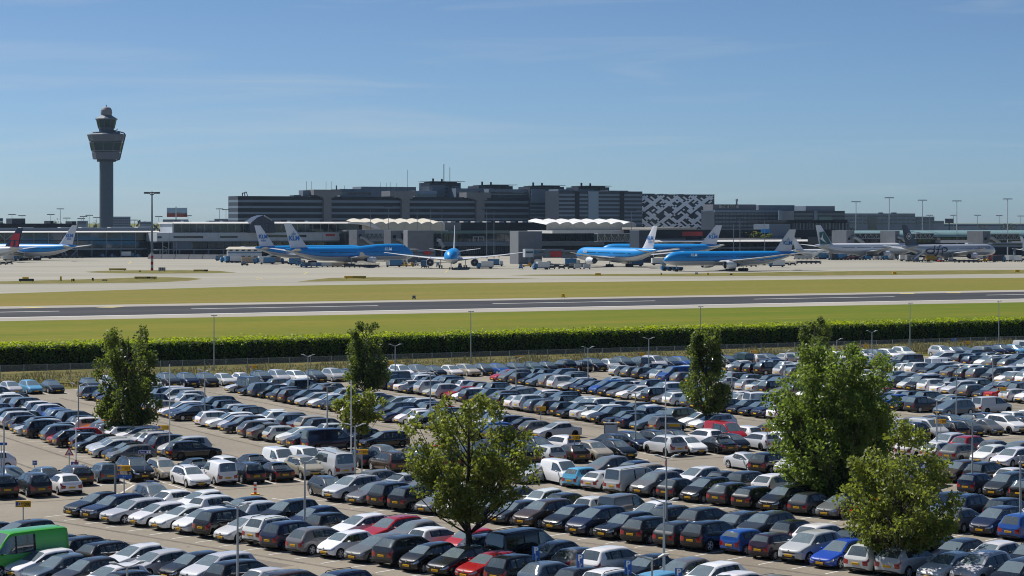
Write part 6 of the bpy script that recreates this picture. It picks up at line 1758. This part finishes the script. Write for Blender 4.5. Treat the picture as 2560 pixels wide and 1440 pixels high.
def fin_letters(txt2=None, crown=True, scale=1.0):
    def f(root, fo, i):
        sz = i['fh'] * .245 * scale
        if ('k', sz) not in _fm: _fm[('k', sz)] = text_mesh('KLM', sz, M_tulipb, sz * .035)
        zc = i['zf0'] + i['fh'] * (.40 if crown else .47)
        for left in (True, False):
            y = .46 if left else -.46
            on_side(fo, _fm[('k', sz)], i['cx'], y, zc, left)
            if crown:
                if ('c', sz) not in _fm: _fm[('c', sz)] = crown_mesh(sz * .62)
                on_side(fo, _fm[('c', sz)], i['cx'] - .3, y, zc + sz * .52, left, 'crown_emblem')
            if txt2:
                if (txt2, sz) not in _fm: _fm[(txt2, sz)] = text_mesh(txt2, sz * .55, M_tulipb, sz * .008)
                on_side(fo, _fm[(txt2, sz)], i['cx'] + .2, y, zc - sz * .72, left)
    return f
def side_letters(txt='KLM', size=1.5, fx=.30, mat=None, fz=.45, extra=None):
    def f(root, body, L, Rr, zc):
        me = text_mesh(txt, size, mat or M_signW, size * .02)
        for left in (True, False):
            y = (Rr * 1.0 + .03) * (1 if left else -1)
            on_side(body, me, L * fx, y, zc + Rr * fz, left)
        if extra: extra(root, body, L, Rr, zc)
    return f
def hv(deg): return Vector((math.cos(R(deg)), math.sin(R(deg)), 0))
def place(px, py, dx, dy, h):
    "plane centre so that the local point (dx, dy) stands at the pixel on the ground"
    g = gp(px, py); n = Vector((-h.y, h.x, 0)); return g - h * dx - n * dy
# jumbo, nose away to the right
J = hv(37)
make_plane('airliner', 'blue and white four-engined jumbo jet with a humped nose and crowned white fin', place(862, 666, -3, 0, J), J, L=69, Rr=3.25, span=62, H=19.6, zc=5.7, hump=.36, engines=4, er=1.30, finmark=fin_letters(None, True, 1.05), side=side_letters('KLM', 2.0, .27, None, .62), winglet=1.6, wdih=2.2, wbend=.3)
h = hv(37)
make_plane('airliner', 'blue airliner half hidden behind the jumbo, only its white fin and tail free', place(862, 666, -3, 0, J) + Vector((-25, 78, 0)), h, L=63.7, finmark=fin_letters('ASIA', False, 1.0), winglet=None)
h = hv(-90)
make_plane('airliner', 'blue airliner seen head-on with both wings spread', place(1132, 671, 0, 0, h), h, L=63.7, H=18.6, span=61, wing=M_pwhite)
h = hv(122)
make_plane('airliner', 'blue airliner pointing away beside the red panelled passenger bridge', place(1540, 667, 0, 0, h), h, L=62, finmark=fin_letters('ASIA', False, .95), side=side_letters('KLM', 1.6, .33, None, .3))
h = hv(176)
make_plane('airliner', 'blue airliner behind, its white crowned fin between two others', gp(1775, 651) + h * 26, h, L=63.7, finmark=fin_letters(None, True, .95))
h = hv(204)
make_plane('airliner', 'blue airliner under tow at the right, nose towards the blue tug', gp(1660, 679) - h * 31.2, h, L=62.8, Rr=2.95, span=60, H=17.0, zc=5.2, er=1.65, wdih=5.0, wbend=1.2, finmark=fin_letters(None, True, .95), side=side_letters('KLM', 1.5, .30, None, .5))
h = hv(20)
make_plane('airliner', 'small all white narrow airliner behind the towed airliner tail', gp(1990, 648) + h * 17, h, L=38, Rr=1.95, span=34, H=12.4, zc=3.5, er=.95, top=M_pwhite, line=M_pwhite, belly=M_pwhite, winglet=1.6)
def brush(root, fo, i):
    for left in (True, False):
        y = .47 if left else -.47; sg = 1
        def q(pts, mat, name, off):
            m = MB(); vs = [(i['xf'] - a * i['fh'], y + (off if left else -off), i['zf0'] + b * i['fh']) for a, b in pts]
            m.add(vs, [tuple(range(len(vs)))]); m.build(name, [mat], fo)
        q([(.12, .04), (.86, .04), (.93, .62), (.60, .68)], M_cgreen, 'green_field', 0)
        q([(.66, .62), (.80, .34), (.90, .30), (.66, .17), (.42, .06), (.62, .26), (.70, .36)], M_fin, 'wing_emblem', .03)
h = hv(33)
make_plane('airliner', 'white airliner with a green and white fin at the right pier', gp(2052, 649) + h * 31, h, L=70, span=62, H=18.5, top=M_pwhite, line=M_pwhite, belly=M_pgrey, finmark=brush)
def ribbon_side(root, body, L, Rr, zc):
    "flowing navy ribbon emblem on the rear fuselage"
    for left in (True, False):
        m = MB(); y = (Rr + .03) * (1 if left else -1)
        x0 = -L * .165
        def loop(cx, cz, rx, rz, a0, a1, n=14):
            pts = [(cx + rx * math.cos(a0 + (a1 - a0) * k / n), cz + rz * math.sin(a0 + (a1 - a0) * k / n)) for k in range(n + 1)]
            return pts
        def stroke(pts, w):
            for (a, b), (c, d_) in zip(pts[:-1], pts[1:]):
                m.tube((x0 + a, y, zc + b), (x0 + c, y, zc + d_), w, n=5)
        stroke(loop(-5.6, -.2, 3.0, 1.1, 0, 6.28), .30)
        stroke([(-2.4, 2.6), (-2.6, 1.4), (-2.7, 0), (-3.2, -1.2), (-4.2, -1.6)], .34)
        stroke([(2.3, 2.5), (.9, 2.3), (.4, 1.0), (-.1, -1.0), (-1.0, -2.4), (-2.2, -2.6)], .36)
        stroke([(-1.4, .4), (1.6, .4)], .24)
        stroke([(3.6, -2.4), (3.3, -.6), (3.1, 1.0)], .34); stroke(loop(5.0, .5, 2.0, 1.0, 3.14, -3.14), .30)
        m.build('ribbon_emblem', [M_navyfin], body)
def ringmark(root, fo, i):
    for left in (True, False):
        y = .50 if left else -.50; m = MB(); c = (i['cx'], i['zf0'] + i['fh'] * .46); r_ = i['fh'] * .15
        for k in range(16):
            a0, a1 = k * math.pi / 8, (k + 1) * math.pi / 8
            m.tube((c[0] + r_ * math.cos(a0), y, c[1] + r_ * math.sin(a0)), (c[0] + r_ * math.cos(a1), y, c[1] + r_ * math.sin(a1)), .10, n=4)
        for (a, b, cc, dd) in ((-.6, -.2, .5, .5), (-.5, .3, .6, -.1), (-.2, -.6, .3, .1)): m.tube((c[0] + a * r_, y, c[1] + b * r_), (c[0] + cc * r_, y, c[1] + dd * r_), .16, n=4)
        m.build('ring_emblem', [M_signW], fo)
h = hv(37)
make_plane('airliner', 'silver airliner with a navy fin and a flowing navy ribbon on its side', gp(2262, 655) + h * 33, h, L=71, span=62, H=18.7, top=M_silver, line=M_silver, belly=M_silver, fin=M_navyfin, finmark=ringmark, side=side_letters('SKYTEAM', 2.4, .33, pbr('letter_slate', rgb(110, 118, 140), .4), .42, ribbon_side))
h = hv(156)
make_plane('airliner', 'blue airliner with a plain lettered white fin at the left glass pier', gp(172, 652) + h * 27, h, L=63.7, finmark=fin_letters('ASIA', False, .95))
def widget(root, fo, i):
    for left in (True, False):
        y = .50 if left else -.50
        m = MB(); f = lambda a, b: (i['xf'] - a * i['fh'], y, i['zf0'] + b * i['fh'])
        m.add([f(.62, .72), f(1.0, .72), f(.92, .36), f(.36, .40)], [(0, 1, 2, 3)]); m.add([f(.45, .34), f(.62, .34), f(.55, -.02), f(.36, -.02)], [(0, 1, 2, 3)]); m.add([f(.72, .34), f(.92, .32), f(.84, .0), f(.70, .0)], [(0, 1, 2, 3)])
        m.build('red_field', [M_dred], fo)
h = hv(160)
make_plane('airliner', 'white airliner with a navy and red fin at the left picture edge', gp(40, 656) + h * 27, h, L=62, Rr=2.85, span=60, H=17.2, zc=5.2, er=1.4, top=M_pwhite, line=M_pwhite, belly=M_pgrey, fin=M_dnav, finmark=widget)
h = hv(30)
make_plane('airliner', 'white narrow airliner cut off by the right picture edge', gp(2562, 644) + h * 16, h, L=38, Rr=1.95, span=34, H=12.0, zc=3.5, er=.95, top=M_pwhite, line=M_pwhite, belly=M_pwhite)
# ------------------------------------------------------------------ ground vehicles, carts and airfield signs
M_vblue = pbr('vehicle_blue', rgb(12, 104, 152), 0.35, coat=.4); M_vwhite = pbr('vehicle_white', rgb(206, 208, 206), 0.4, coat=.3); M_vgrey = pbr('vehicle_grey', rgb(120, 124, 128), 0.5); M_vdark = pbr('vehicle_dark', rgb(40, 46, 58), 0.5)
M_vyel = pbr('vehicle_yellow', rgb(214, 158, 30), 0.5); M_cont = pbr('container_alu', rgb(170, 172, 172), 0.4, metal=.4); M_tarp = pbr('tarp_tan', rgb(168, 150, 128), 0.8); M_vred = pbr('vehicle_red', rgb(170, 40, 36), .5)
def wheels(r, xs, w, rad=.4, o=None):
    for x in xs:
        for sg in (1, -1):
            m = MB(); m.tube((x, sg * (w - .15), rad), (x, sg * (w + .1), rad), rad, n=10); m.build('wheel', [M_tyre], r)
def truck(r, body, cabm):
    m = MB(); m.hexa([(1.9, -1.1, .5), (3.6, -1.1, .5), (3.6, 1.1, .5), (1.9, 1.1, .5), (1.9, -1.1, 2.6), (3.1, -1.1, 2.6), (3.1, 1.1, 2.6), (1.9, 1.1, 2.6)]); c = m.build('cab', [cabm], r)
    m = MB(); m.hexa([(3.2, -1.0, 1.6), (3.56, -1.0, 1.6), (3.56, 1.0, 1.6), (3.2, 1.0, 1.6), (3.0, -1.0, 2.45), (3.2, -1.0, 2.45), (3.2, 1.0, 2.45), (3.0, 1.0, 2.45)]); m.build('windscreen', [M_glass], c)
    m = MB(); m.box(-3.6, 1.75, -1.2, 1.2, .9, 3.3); m.build('box_body', [body], r); m = MB(); m.box(-3.6, 1.9, -.9, .9, .5, .9); m.build('chassis', [M_vdark], r); wheels(r, (-2.5, 2.7), 1.0, .48)
def cart(r, body, n=1):
    m = MB(); m.box(-1.6, 1.6, -.8, .8, .45, .6); m.build('platform', [M_vdark], r)
    m = MB(); m.box(-1.5, 1.5, -.78, .78, 1.75, 1.85); m.build('canopy', [body], r)
    for x in (-1.45, 1.45):
        for y in (-.74, .74):
            m = MB(); m.tube((x, y, .6), (x, y, 1.75), .04, n=4); m.build('stanchion', [M_vdark], r)
    m = MB(); m.box(-1.2, 1.1, -.6, .6, .62, 1.35); m.build('baggage', [M_vdark], r); wheels(r, (-1.1, 1.1), .7, .25)
def dolly(r, body, n=1):
    m = MB(); m.box(-1.7, 1.7, -.8, .8, .4, .55); m.build('platform', [M_vdark], r)
    m = MB(); m.add([(-.9, -.78, .57), (.9, -.78, .57), (1.5, -.78, 1.1), (1.5, -.78, 2.15), (-1.5, -.78, 2.15), (-1.5, -.78, .57), (-.9, .78, .57), (.9, .78, .57), (1.5, .78, 1.1), (1.5, .78, 2.15), (-1.5, .78, 2.15), (-1.5, .78, .57)],
                    [(0, 1, 2, 3, 4, 5), (11, 10, 9, 8, 7, 6), (0, 6, 7, 1), (1, 7, 8, 2), (2, 8, 9, 3), (3, 9, 10, 4), (4, 10, 11, 5), (5, 11, 6, 0)]); m.build('container', [body], r, fix=True); wheels(r, (-1.2, 1.2), .7, .22)
def tractor(r, body, c=None):
    m = MB(); m.hexa([(-1.7, -.85, .35), (1.7, -.85, .35), (1.7, .85, .35), (-1.7, .85, .35), (-1.6, -.8, 1.1), (1.5, -.8, 1.0), (1.5, .8, 1.0), (-1.6, .8, 1.1)]); m.build('body', [body], r)
    m = MB(); m.hexa([(-.9, -.75, 1.1), (.5, -.75, 1.1), (.5, .75, 1.1), (-.9, .75, 1.1), (-.8, -.65, 1.95), (.2, -.65, 1.95), (.2, .65, 1.95), (-.8, .65, 1.95)]); k = m.build('cab', [M_glass], r)
    m = MB(); m.box(-.85, .25, -.7, .7, 1.95, 2.05); m.build('cab_roof', [body], k); wheels(r, (-1.1, 1.1), .8, .38)
def loader(r, body, c=None):
    m = MB(); m.box(-2.2, 2.2, -.9, .9, .4, .9); m.build('chassis', [body], r)
    m = MB(); m.hexa([(-3.4, -.5, .9), (3.6, -.5, 2.8), (3.6, .5, 2.8), (-3.4, .5, .9), (-3.4, -.5, 1.15), (3.6, -.5, 3.05), (3.6, .5, 3.05), (-3.4, .5, 1.15)]); m.build('conveyor', [M_vdark], r)
    m = MB(); m.box(.6, 1.8, .3, .9, .9, 1.9); m.build('cab', [body], r); wheels(r, (-1.5, 1.5), .85, .36)
def highlift(r, body, c=None):
    m = MB(); m.box(-3.8, 2.6, -1.15, 1.15, 4.6, 7.0); m.build('box_body', [body], r); m = MB(); m.box(-3.8, 4.2, -1, 1, .6, 1.0); m.build('chassis', [M_vdark], r)
    m = MB(); m.box(2.8, 4.4, -1.1, 1.1, .7, 2.5); m.build('cab', [M_vblue], r)
    for sg in (1, -1):
        for (a, b) in (((-3, 1.0), (1.8, 4.6)), ((1.8, 1.0), (-3, 4.6))):
            m = MB(); m.tube((a[0], sg * .8, a[1]), (b[0], sg * .8, b[1]), .14, n=5); m.build('scissor_bar', [M_vdark], r)
    wheels(r, (-2.6, 3.2), 1.0, .5)
def stairtruck(r, body, c=None):
    m = MB(); m.box(-3.5, 2.5, -1.1, 1.1, .5, 1.1); m.build('chassis', [body], r)
    m = MB(); m.hexa([(-4.2, -.9, .9), (3.4, -.9, 4.6), (3.4, .9, 4.6), (-4.2, .9, .9), (-4.2, -.9, 1.3), (3.4, -.9, 5.0), (3.4, .9, 5.0), (-4.2, .9, 1.3)]); m.build('steps', [M_vgrey], r)
    for sg in (1, -1):
        m = MB(); m.hexa([(-4.2, sg * .92, 1.2), (3.4, sg * .92, 4.9), (3.4, sg * 1.0, 4.9), (-4.2, sg * 1.0, 1.2), (-4.2, sg * .92, 2.2), (3.4, sg * .92, 5.9), (3.4, sg * 1.0, 5.9), (-4.2, sg * 1.0, 2.2)]); m.build('side_panel', [M_vwhite], r, fix=True)
    wheels(r, (-2.2, 1.8), 1.0, .42)
KINDS = {'truck': (truck, 'service_truck', 'truck'), 'cart': (cart, 'baggage_cart', 'baggage cart'), 'dolly': (dolly, 'container_dolly', 'container cart'), 'tractor': (tractor, 'tow_tractor', 'tractor'), 'loader': (loader, 'belt_loader', 'belt loader'), 'lift': (highlift, 'catering_truck', 'truck'), 'stairs': (stairtruck, 'stair_truck', 'stair truck')}
protos = {}
cntw = {}
COLN = {M_vblue: 'blue', M_vwhite: 'white', M_vgrey: 'grey', M_vdark: 'dark', M_vyel: 'yellow', M_cont: 'silver', M_tarp: 'tan', M_vred: 'red'}
place_seq = []
def veh(kind, px, py, mat, deg, where):
    f, nm, cat = KINDS[kind]; key = (kind, mat.name)
    P = gp(px, py)
    if key not in protos:
        r = thing(nm, (P.x, P.y, .03), 'x', cat, cat + 's on the apron'); f(r, mat, M_vblue if mat is not M_vblue else M_vwhite) if kind == 'truck' else f(r, mat)
        protos[key] = r
    else:
        r = copy_tree(protos[key]); r.location = (P.x, P.y, .03)
    r.rotation_euler = (0, 0, R(deg)); place_seq.append((r, kind, mat, px, where))
W1 = 'left of the striped mast'; W2 = 'under the jumbo tail'; W3 = 'in front of the jumbo'; W4 = 'by the head-on airliner'; W5 = 'near the red panelled bridge'; W6 = 'behind the towed airliner'; W7 = 'below the green finned airliner'; W8 = 'below the silver airliner'
for px, py in ((8, 662), (24, 661)): veh('cart', px, py, M_vgrey, 5, W1)
veh('truck', 26, 652, M_vwhite, 10, W1); veh('tractor', 45, 651, M_vblue, 180, W1); veh('truck', 64, 650, M_vgrey, 175, W1)
veh('lift', 114, 647, M_conw, 170, W1)
for i, px in enumerate((88, 99, 150, 162, 176, 186, 200)): veh('cart', px, 645.5, M_vgrey if i % 2 else M_vdark, 3, W1)
veh('dolly', 92, 649, M_cont, 4, W1); veh('tractor', 258, 643.5, M_vblue, 0, W1); veh('truck', 320, 643.5, M_vwhite, 0, W1); veh('tractor', 346, 643.5, M_vblue, 0, W1); veh('tractor', 282, 643.5, M_vblue, 0, W1)
for px, py, k, c, a in ((556, 652, 'truck', M_vgrey, 170), (568, 656, 'truck', M_vwhite, 200), (580, 657, 'truck', M_vblue, 30), (592, 657, 'truck', M_vwhite, 20), (623, 660, 'truck', M_tarp, 10), (612, 664, 'tractor', M_vdark, 0), (655, 658, 'truck', M_vwhite, 200), (668, 661, 'truck', M_vblue, 190), (692, 659, 'truck', M_tarp, 10), (678, 656, 'stairs', M_vgrey, 20), (714, 660, 'cart', M_vdark, 5), (728, 661, 'tractor', M_vdark, 5), (742, 663, 'truck', M_vblue, 3), (750, 664, 'loader', M_vblue, 150)): veh(k, px, py, c, a, W2)
for i, px in enumerate((771, 785, 799, 812, 826, 838, 850)): veh('dolly', px, 668, (M_vgrey, M_cont, M_vblue, M_cont, M_cont, M_tarp, M_tarp)[i], 2, W3)
for i, px in enumerate((868, 880, 893, 905, 918, 930, 941)): veh('cart', px, 669, M_vdark if i != 3 else M_vwhite, 2, W3)
veh('loader', 860, 662, M_vyel, 60, W3); veh('tractor', 760, 668.5, M_vblue, 2, W3); veh('truck', 1000, 662, M_vblue, 80, W3); veh('tractor', 1038, 664, M_vwhite, 60, W3)
veh('truck', 984, 668, M_vblue, 185, W4); veh('loader', 1008, 666, M_vyel, 10, W4); veh('loader', 1024, 667, M_vyel, 5, W4); veh('truck', 1063, 670, M_vblue, 80, W4); veh('truck', 1212, 672, M_vwhite, 190, W4); veh('truck', 1239, 666, M_vblue, 0, W4); veh('cart', 1226, 667, M_vred, 0, W4); veh('tractor', 1150, 670, M_vblue, 90, W4); veh('tractor', 1095, 668, M_vwhite, 90, W4)
veh('tractor', 1302, 673, M_vblue, 90, W5); veh('truck', 1346, 668, M_vwhite, 80, W5); veh('truck', 1352, 674, M_vwhite, 200, W5); veh('loader', 1318, 668, M_vyel, 0, W5)
for i, px in enumerate((1368, 1380, 1392, 1404, 1416, 1428)): veh('cart', px, 670 + (i % 2) * 2.5, M_vdark, 3, W5)
for i, px in enumerate((1432, 1444, 1456, 1467)): veh('dolly', px, 670 + (i % 2) * 3, M_cont if i % 2 else M_vgrey, 5, W5)
veh('truck', 1432, 664, M_vblue, 0, W5); veh('tractor', 1373, 664, M_vblue, 40, W5); veh('truck', 1588, 666, M_vblue, 190, W5); veh('truck', 1648, 663, M_vwhite, 10, W6)
for i, px in enumerate((1902, 1918, 1934, 1950, 1966, 1982, 1998, 2010, 2022, 2034, 2045)): veh('cart', px, 659.5 + (i < 6) * 4, M_vgrey if i % 2 else M_vdark, 3, W6)
for i, px in enumerate((1860, 1872, 1884)): veh('cart', px, 667, M_vdark, 3, W6)
veh('truck', 1942, 668, M_vwhite, 175, W6); veh('stairs', 2048, 648, M_vwhite, 30, W7); veh('truck', 2062, 648, M_vblue, 10, W7)
for i, px in enumerate((1992, 2002, 2013, 2023)): veh('dolly', px, 648.5, M_cont, 3, W6)
for i, (px, k, c) in enumerate(((2078, 'tractor', M_vblue), (2092, 'truck', M_vdark), (2108, 'truck', M_vblue), (2120, 'loader', M_vred), (2132, 'cart', M_vred), (2146, 'cart', M_vdark), (2158, 'loader', M_vdark), (2170, 'dolly', M_vblue), (2190, 'dolly', M_cont), (2203, 'dolly', M_cont), (2216, 'dolly', M_vblue), (2226, 'dolly', M_cont), (2250, 'dolly', M_cont))): veh(k, px, 650, c, 5 + i * 13 % 40, W7)
for i, (px, k, c) in enumerate(((2266, 'truck', M_vwhite), (2280, 'truck', M_vgrey), (2296, 'stairs', M_vgrey), (2312, 'tractor', M_vgrey), (2332, 'truck', M_vyel), (2352, 'tractor', M_vred), (2366, 'cart', M_vdark), (2378, 'dolly', M_cont), (2458, 'loader', M_vyel), (2470, 'tractor', M_vyel), (2484, 'truck', M_vred), (2497, 'truck', M_vdark), (2512, 'truck', M_vdark), (2526, 'truck', M_vwhite), (2546, 'truck', M_vwhite), (2554, 'cart', M_vgrey))): veh(k, px, 653 + (i % 3), c, 5 + i * 17 % 60, W8)
for i, px in enumerate((2392, 2404, 2416, 2428, 2440)): veh('cart', px, 656.5, M_vdark, 3, W8)
grp = {}
for r, k, mat, px, where in place_seq: grp.setdefault((k, mat.name, where), []).append((px, r, mat))
NM = {'truck': 'box truck', 'cart': 'baggage cart', 'dolly': 'container on a dolly', 'tractor': 'tow tractor', 'loader': 'belt loader', 'lift': 'raised catering truck', 'stairs': 'boarding stair truck'}
for (k, mn, where), l in grp.items():
    l.sort(key=lambda a: a[0])
    for i, (px, r, mat) in enumerate(l):
        r['label'] = '%s %s %s%s' % (COLN.get(mat, 'white'), NM[k], where, '' if len(l) == 1 else ', %s from left' % ordinal(i))
# pushback tug of the towed airliner
P = gp(1679, 677); r = thing('aircraft_tug', (P.x, P.y, .03), 'long flat blue aircraft tug at the nose of the towed airliner', 'tug', None, R(8))
m = MB(); m.hexa([(-4.6, -1.6, .5), (4.6, -1.6, .5), (4.6, 1.6, .5), (-4.6, 1.6, .5), (-4.6, -1.5, 1.9), (4.6, -1.5, 1.5), (4.6, 1.5, 1.5), (-4.6, 1.5, 1.9)]); m.build('body', [M_vblue], r)
m = MB(); m.box(-4.4, -2.8, -1.4, 1.4, 1.9, 3.0); c = m.build('cab', [M_glass], r); m = MB(); m.box(-4.5, -2.7, -1.5, 1.5, 3.0, 3.15); m.build('cab_roof', [M_vblue], c)
for x in (-3.1, -.9, 1.2, 3.6):
    for sg in (1, -1):
        m = MB(); m.tube((x, sg * 1.3, .75), (x, sg * 1.72, .75), .75, n=14); m.build('wheel', [M_tyre], r)
# white and blue site office left of the jumbo tails
P = gp(588, 656); r = thing('site_office', (P.x, P.y, .02), 'white two-storey site office with blue stripes left of the jumbo tails', 'hut', None, R(10))
m = MB(); m.box(-4, 13, -4, 4, 0, 6.6); m.build('wall', [M_vwhite], r); m = MB(); m.hexa([(-4.6, -4.6, 6.6), (13.5, -4.6, 6.6), (13.5, 4.6, 6.6), (-4.6, 4.6, 6.6), (-3, -.3, 7.8), (12, -.3, 7.8), (12, .3, 7.8), (-3, .3, 7.8)]); m.build('roof', [M_roofc], r)
for z in (1.0, 4.6): m = MB(); m.box(-4, 13, -4.08, -4, z, z + .5); m.build('stripe', [M_vblue], r)
for z in (2.2, 5.6):
    for x in range(-3, 12, 3): m = MB(); m.box(x, x + 1.5, -4.1, -4, z, z + 1.1); m.build('window', [M_fglass], r)
# blast fence beside it
P = gp(492, 648); r = thing('blast_fence', (P.x, P.y, .02), 'grey blast fence on the apron beside the site office', 'fence', None, R(-14))
for i in range(1, 8): m = MB(); m.hexa([(i * 8 - 36, -2, 0), (i * 8 - 28.3, -2, 0), (i * 8 - 28.3, 1, 0), (i * 8 - 36, 1, 0), (i * 8 - 36, -.2, 2.6), (i * 8 - 28.3, -.2, 2.6), (i * 8 - 28.3, .2, 2.6), (i * 8 - 36, .2, 2.6)]); m.build('panel', [M_conm], r)
P = gp(411, 647); r = thing('yellow_barrier', (P.x, P.y, .02), 'long olive yellow barrier block at the foot of the white wing', 'barrier'); m = MB(); m.box(-6.5, 6.5, -.8, .8, 0, 1.6); m.build('body', [pbr('barrier_olive', rgb(140, 118, 40), .7)], r); m = MB(); m.box(-6.6, 6.6, -.9, .9, 1.6, 1.75); m.build('cap', [M_vyel], r)
# airfield signs and boxes
M_asig = pbr('airfield_yellow', rgb(240, 190, 24), .5); M_aol = pbr('airfield_olive', rgb(176, 150, 40), .6); M_purp = pbr('cone_purple', rgb(96, 40, 74), .6)
def abox(px, py, wpx, hpx, segs, label, name='airfield_sign', txt=None):
    P = gp(px, py); k = P.y / FPX; w = wpx * k; h = hpx * k; r = thing(name, (P.x, P.y, .03), label, 'airfield sign', 'signs beside the taxiways')
    x = -w / 2; tot = sum(s for s, _ in segs)
    for s, mat in segs:
        m = MB(); m.box(x, x + w * s / tot, -.3, .3, h * .18, h); m.build('panel', [mat], r); x += w * s / tot
    for xx in (-w * .4, w * .4): m = MB(); m.box(xx - .12, xx + .12, -.1, .1, 0, h * .18); m.build('leg', [M_cond], r)
    if txt:
        for (t_, fx, mat) in txt: o = flat(r, text_mesh(t_, h * .8, mat, .02), fx * w, -.33, h * .58)
abox(294, 676.5, 43, 5.5, [(1, M_aol)], 'long olive yellow sign on the upper grass island')
abox(350, 680, 5, 4, [(1, M_aol)], 'tiny olive box on the upper grass island')
abox(405, 678.6, 17, 10, [(1, M_purp), (1, M_conw)] * 4, 'purple and white striped marker box beside the striped mast')
abox(502, 679, 36, 5, [(26, M_aol), (10, M_black)], 'olive sign with a black end on the upper grass island')
abox(364, 698, 55, 6.5, [(28, M_aol), (11, M_black), (16, M_aol)], 'long sign with a black middle on the lower grass island', txt=[('A1', .21 - .21 + .01, M_asig)])
abox(66, 704, 37, 7, [(1, M_vdark)], 'dark slate box on the lower grass island'); abox(64, 698, 15, 5.5, [(1, M_asig)], 'bright yellow box above the dark slate box')
abox(152, 702, 4, 11, [(1, M_asig)], 'narrow upright yellow marker at the left'); abox(182, 704, 8, 7, [(5, M_asig), (3, M_black)], 'small yellow and black marker at the left'); abox(232, 702, 4, 7, [(1, M_vdark)], 'small dark marker post at the left'); abox(262, 702, 12, 3, [(1, M_vdark)], 'flat dark box on the lower grass island')
abox(888, 697, 54, 7, [(21, M_asig), (33, M_aol)], 'long half bright yellow sign left of the centre'); abox(1495, 689, 14, 6, [(1, M_asig)], 'bright yellow sign right of the centre'); abox(1408, 744, 9, 9, [(1, M_asig)], 'yellow sign beside the runway', txt=[('2', 0, M_black)]); abox(1035, 748, 8, 9, [(1, M_cong)], 'small grey cabinet beside the runway', 'cabinet')
abox(2236, 686, 9, 6.5, [(1, M_asig)], 'yellow sign on the right grass strip'); abox(2543, 681, 11, 6.5, [(1, M_asig)], 'yellow sign at the right picture edge'); abox(1770, 688, 5, 6, [(1, M_asig)], 'tiny yellow marker below the towed airliner'); abox(1653, 688, 3, 6, [(1, M_aol)], 'tiny olive marker left of the blue tug'); abox(1741, 686, 7, 5, [(1, M_conw)], 'tiny white box below the towed airliner'); abox(1828, 688, 6, 4, [(1, M_cond)], 'tiny dark box below the towed airliner')
# ---- haze: thin air round the whole scene
hz = MB(); hz.box(-3200, 3200, -60, 3400, -1.0, 126.0)
M_haze = bpy.data.materials.new('haze_air'); M_haze.use_nodes = True; t = M_haze.node_tree; t.nodes.clear()
o_ = t.nodes.new('ShaderNodeOutputMaterial'); v_ = t.nodes.new('ShaderNodeVolumePrincipled'); v_.inputs['Color'].default_value = (.55, .76, 1.0, 1); v_.inputs['Density'].default_value = 0.000025; v_.inputs['Anisotropy'].default_value = 0.2
t.links.new(v_.outputs['Volume'], o_.inputs['Volume'])
o = hz.build('haze', [M_haze]); tag(o, 'thin blue summer haze in the air over the airfield', 'haze', kind='stuff')
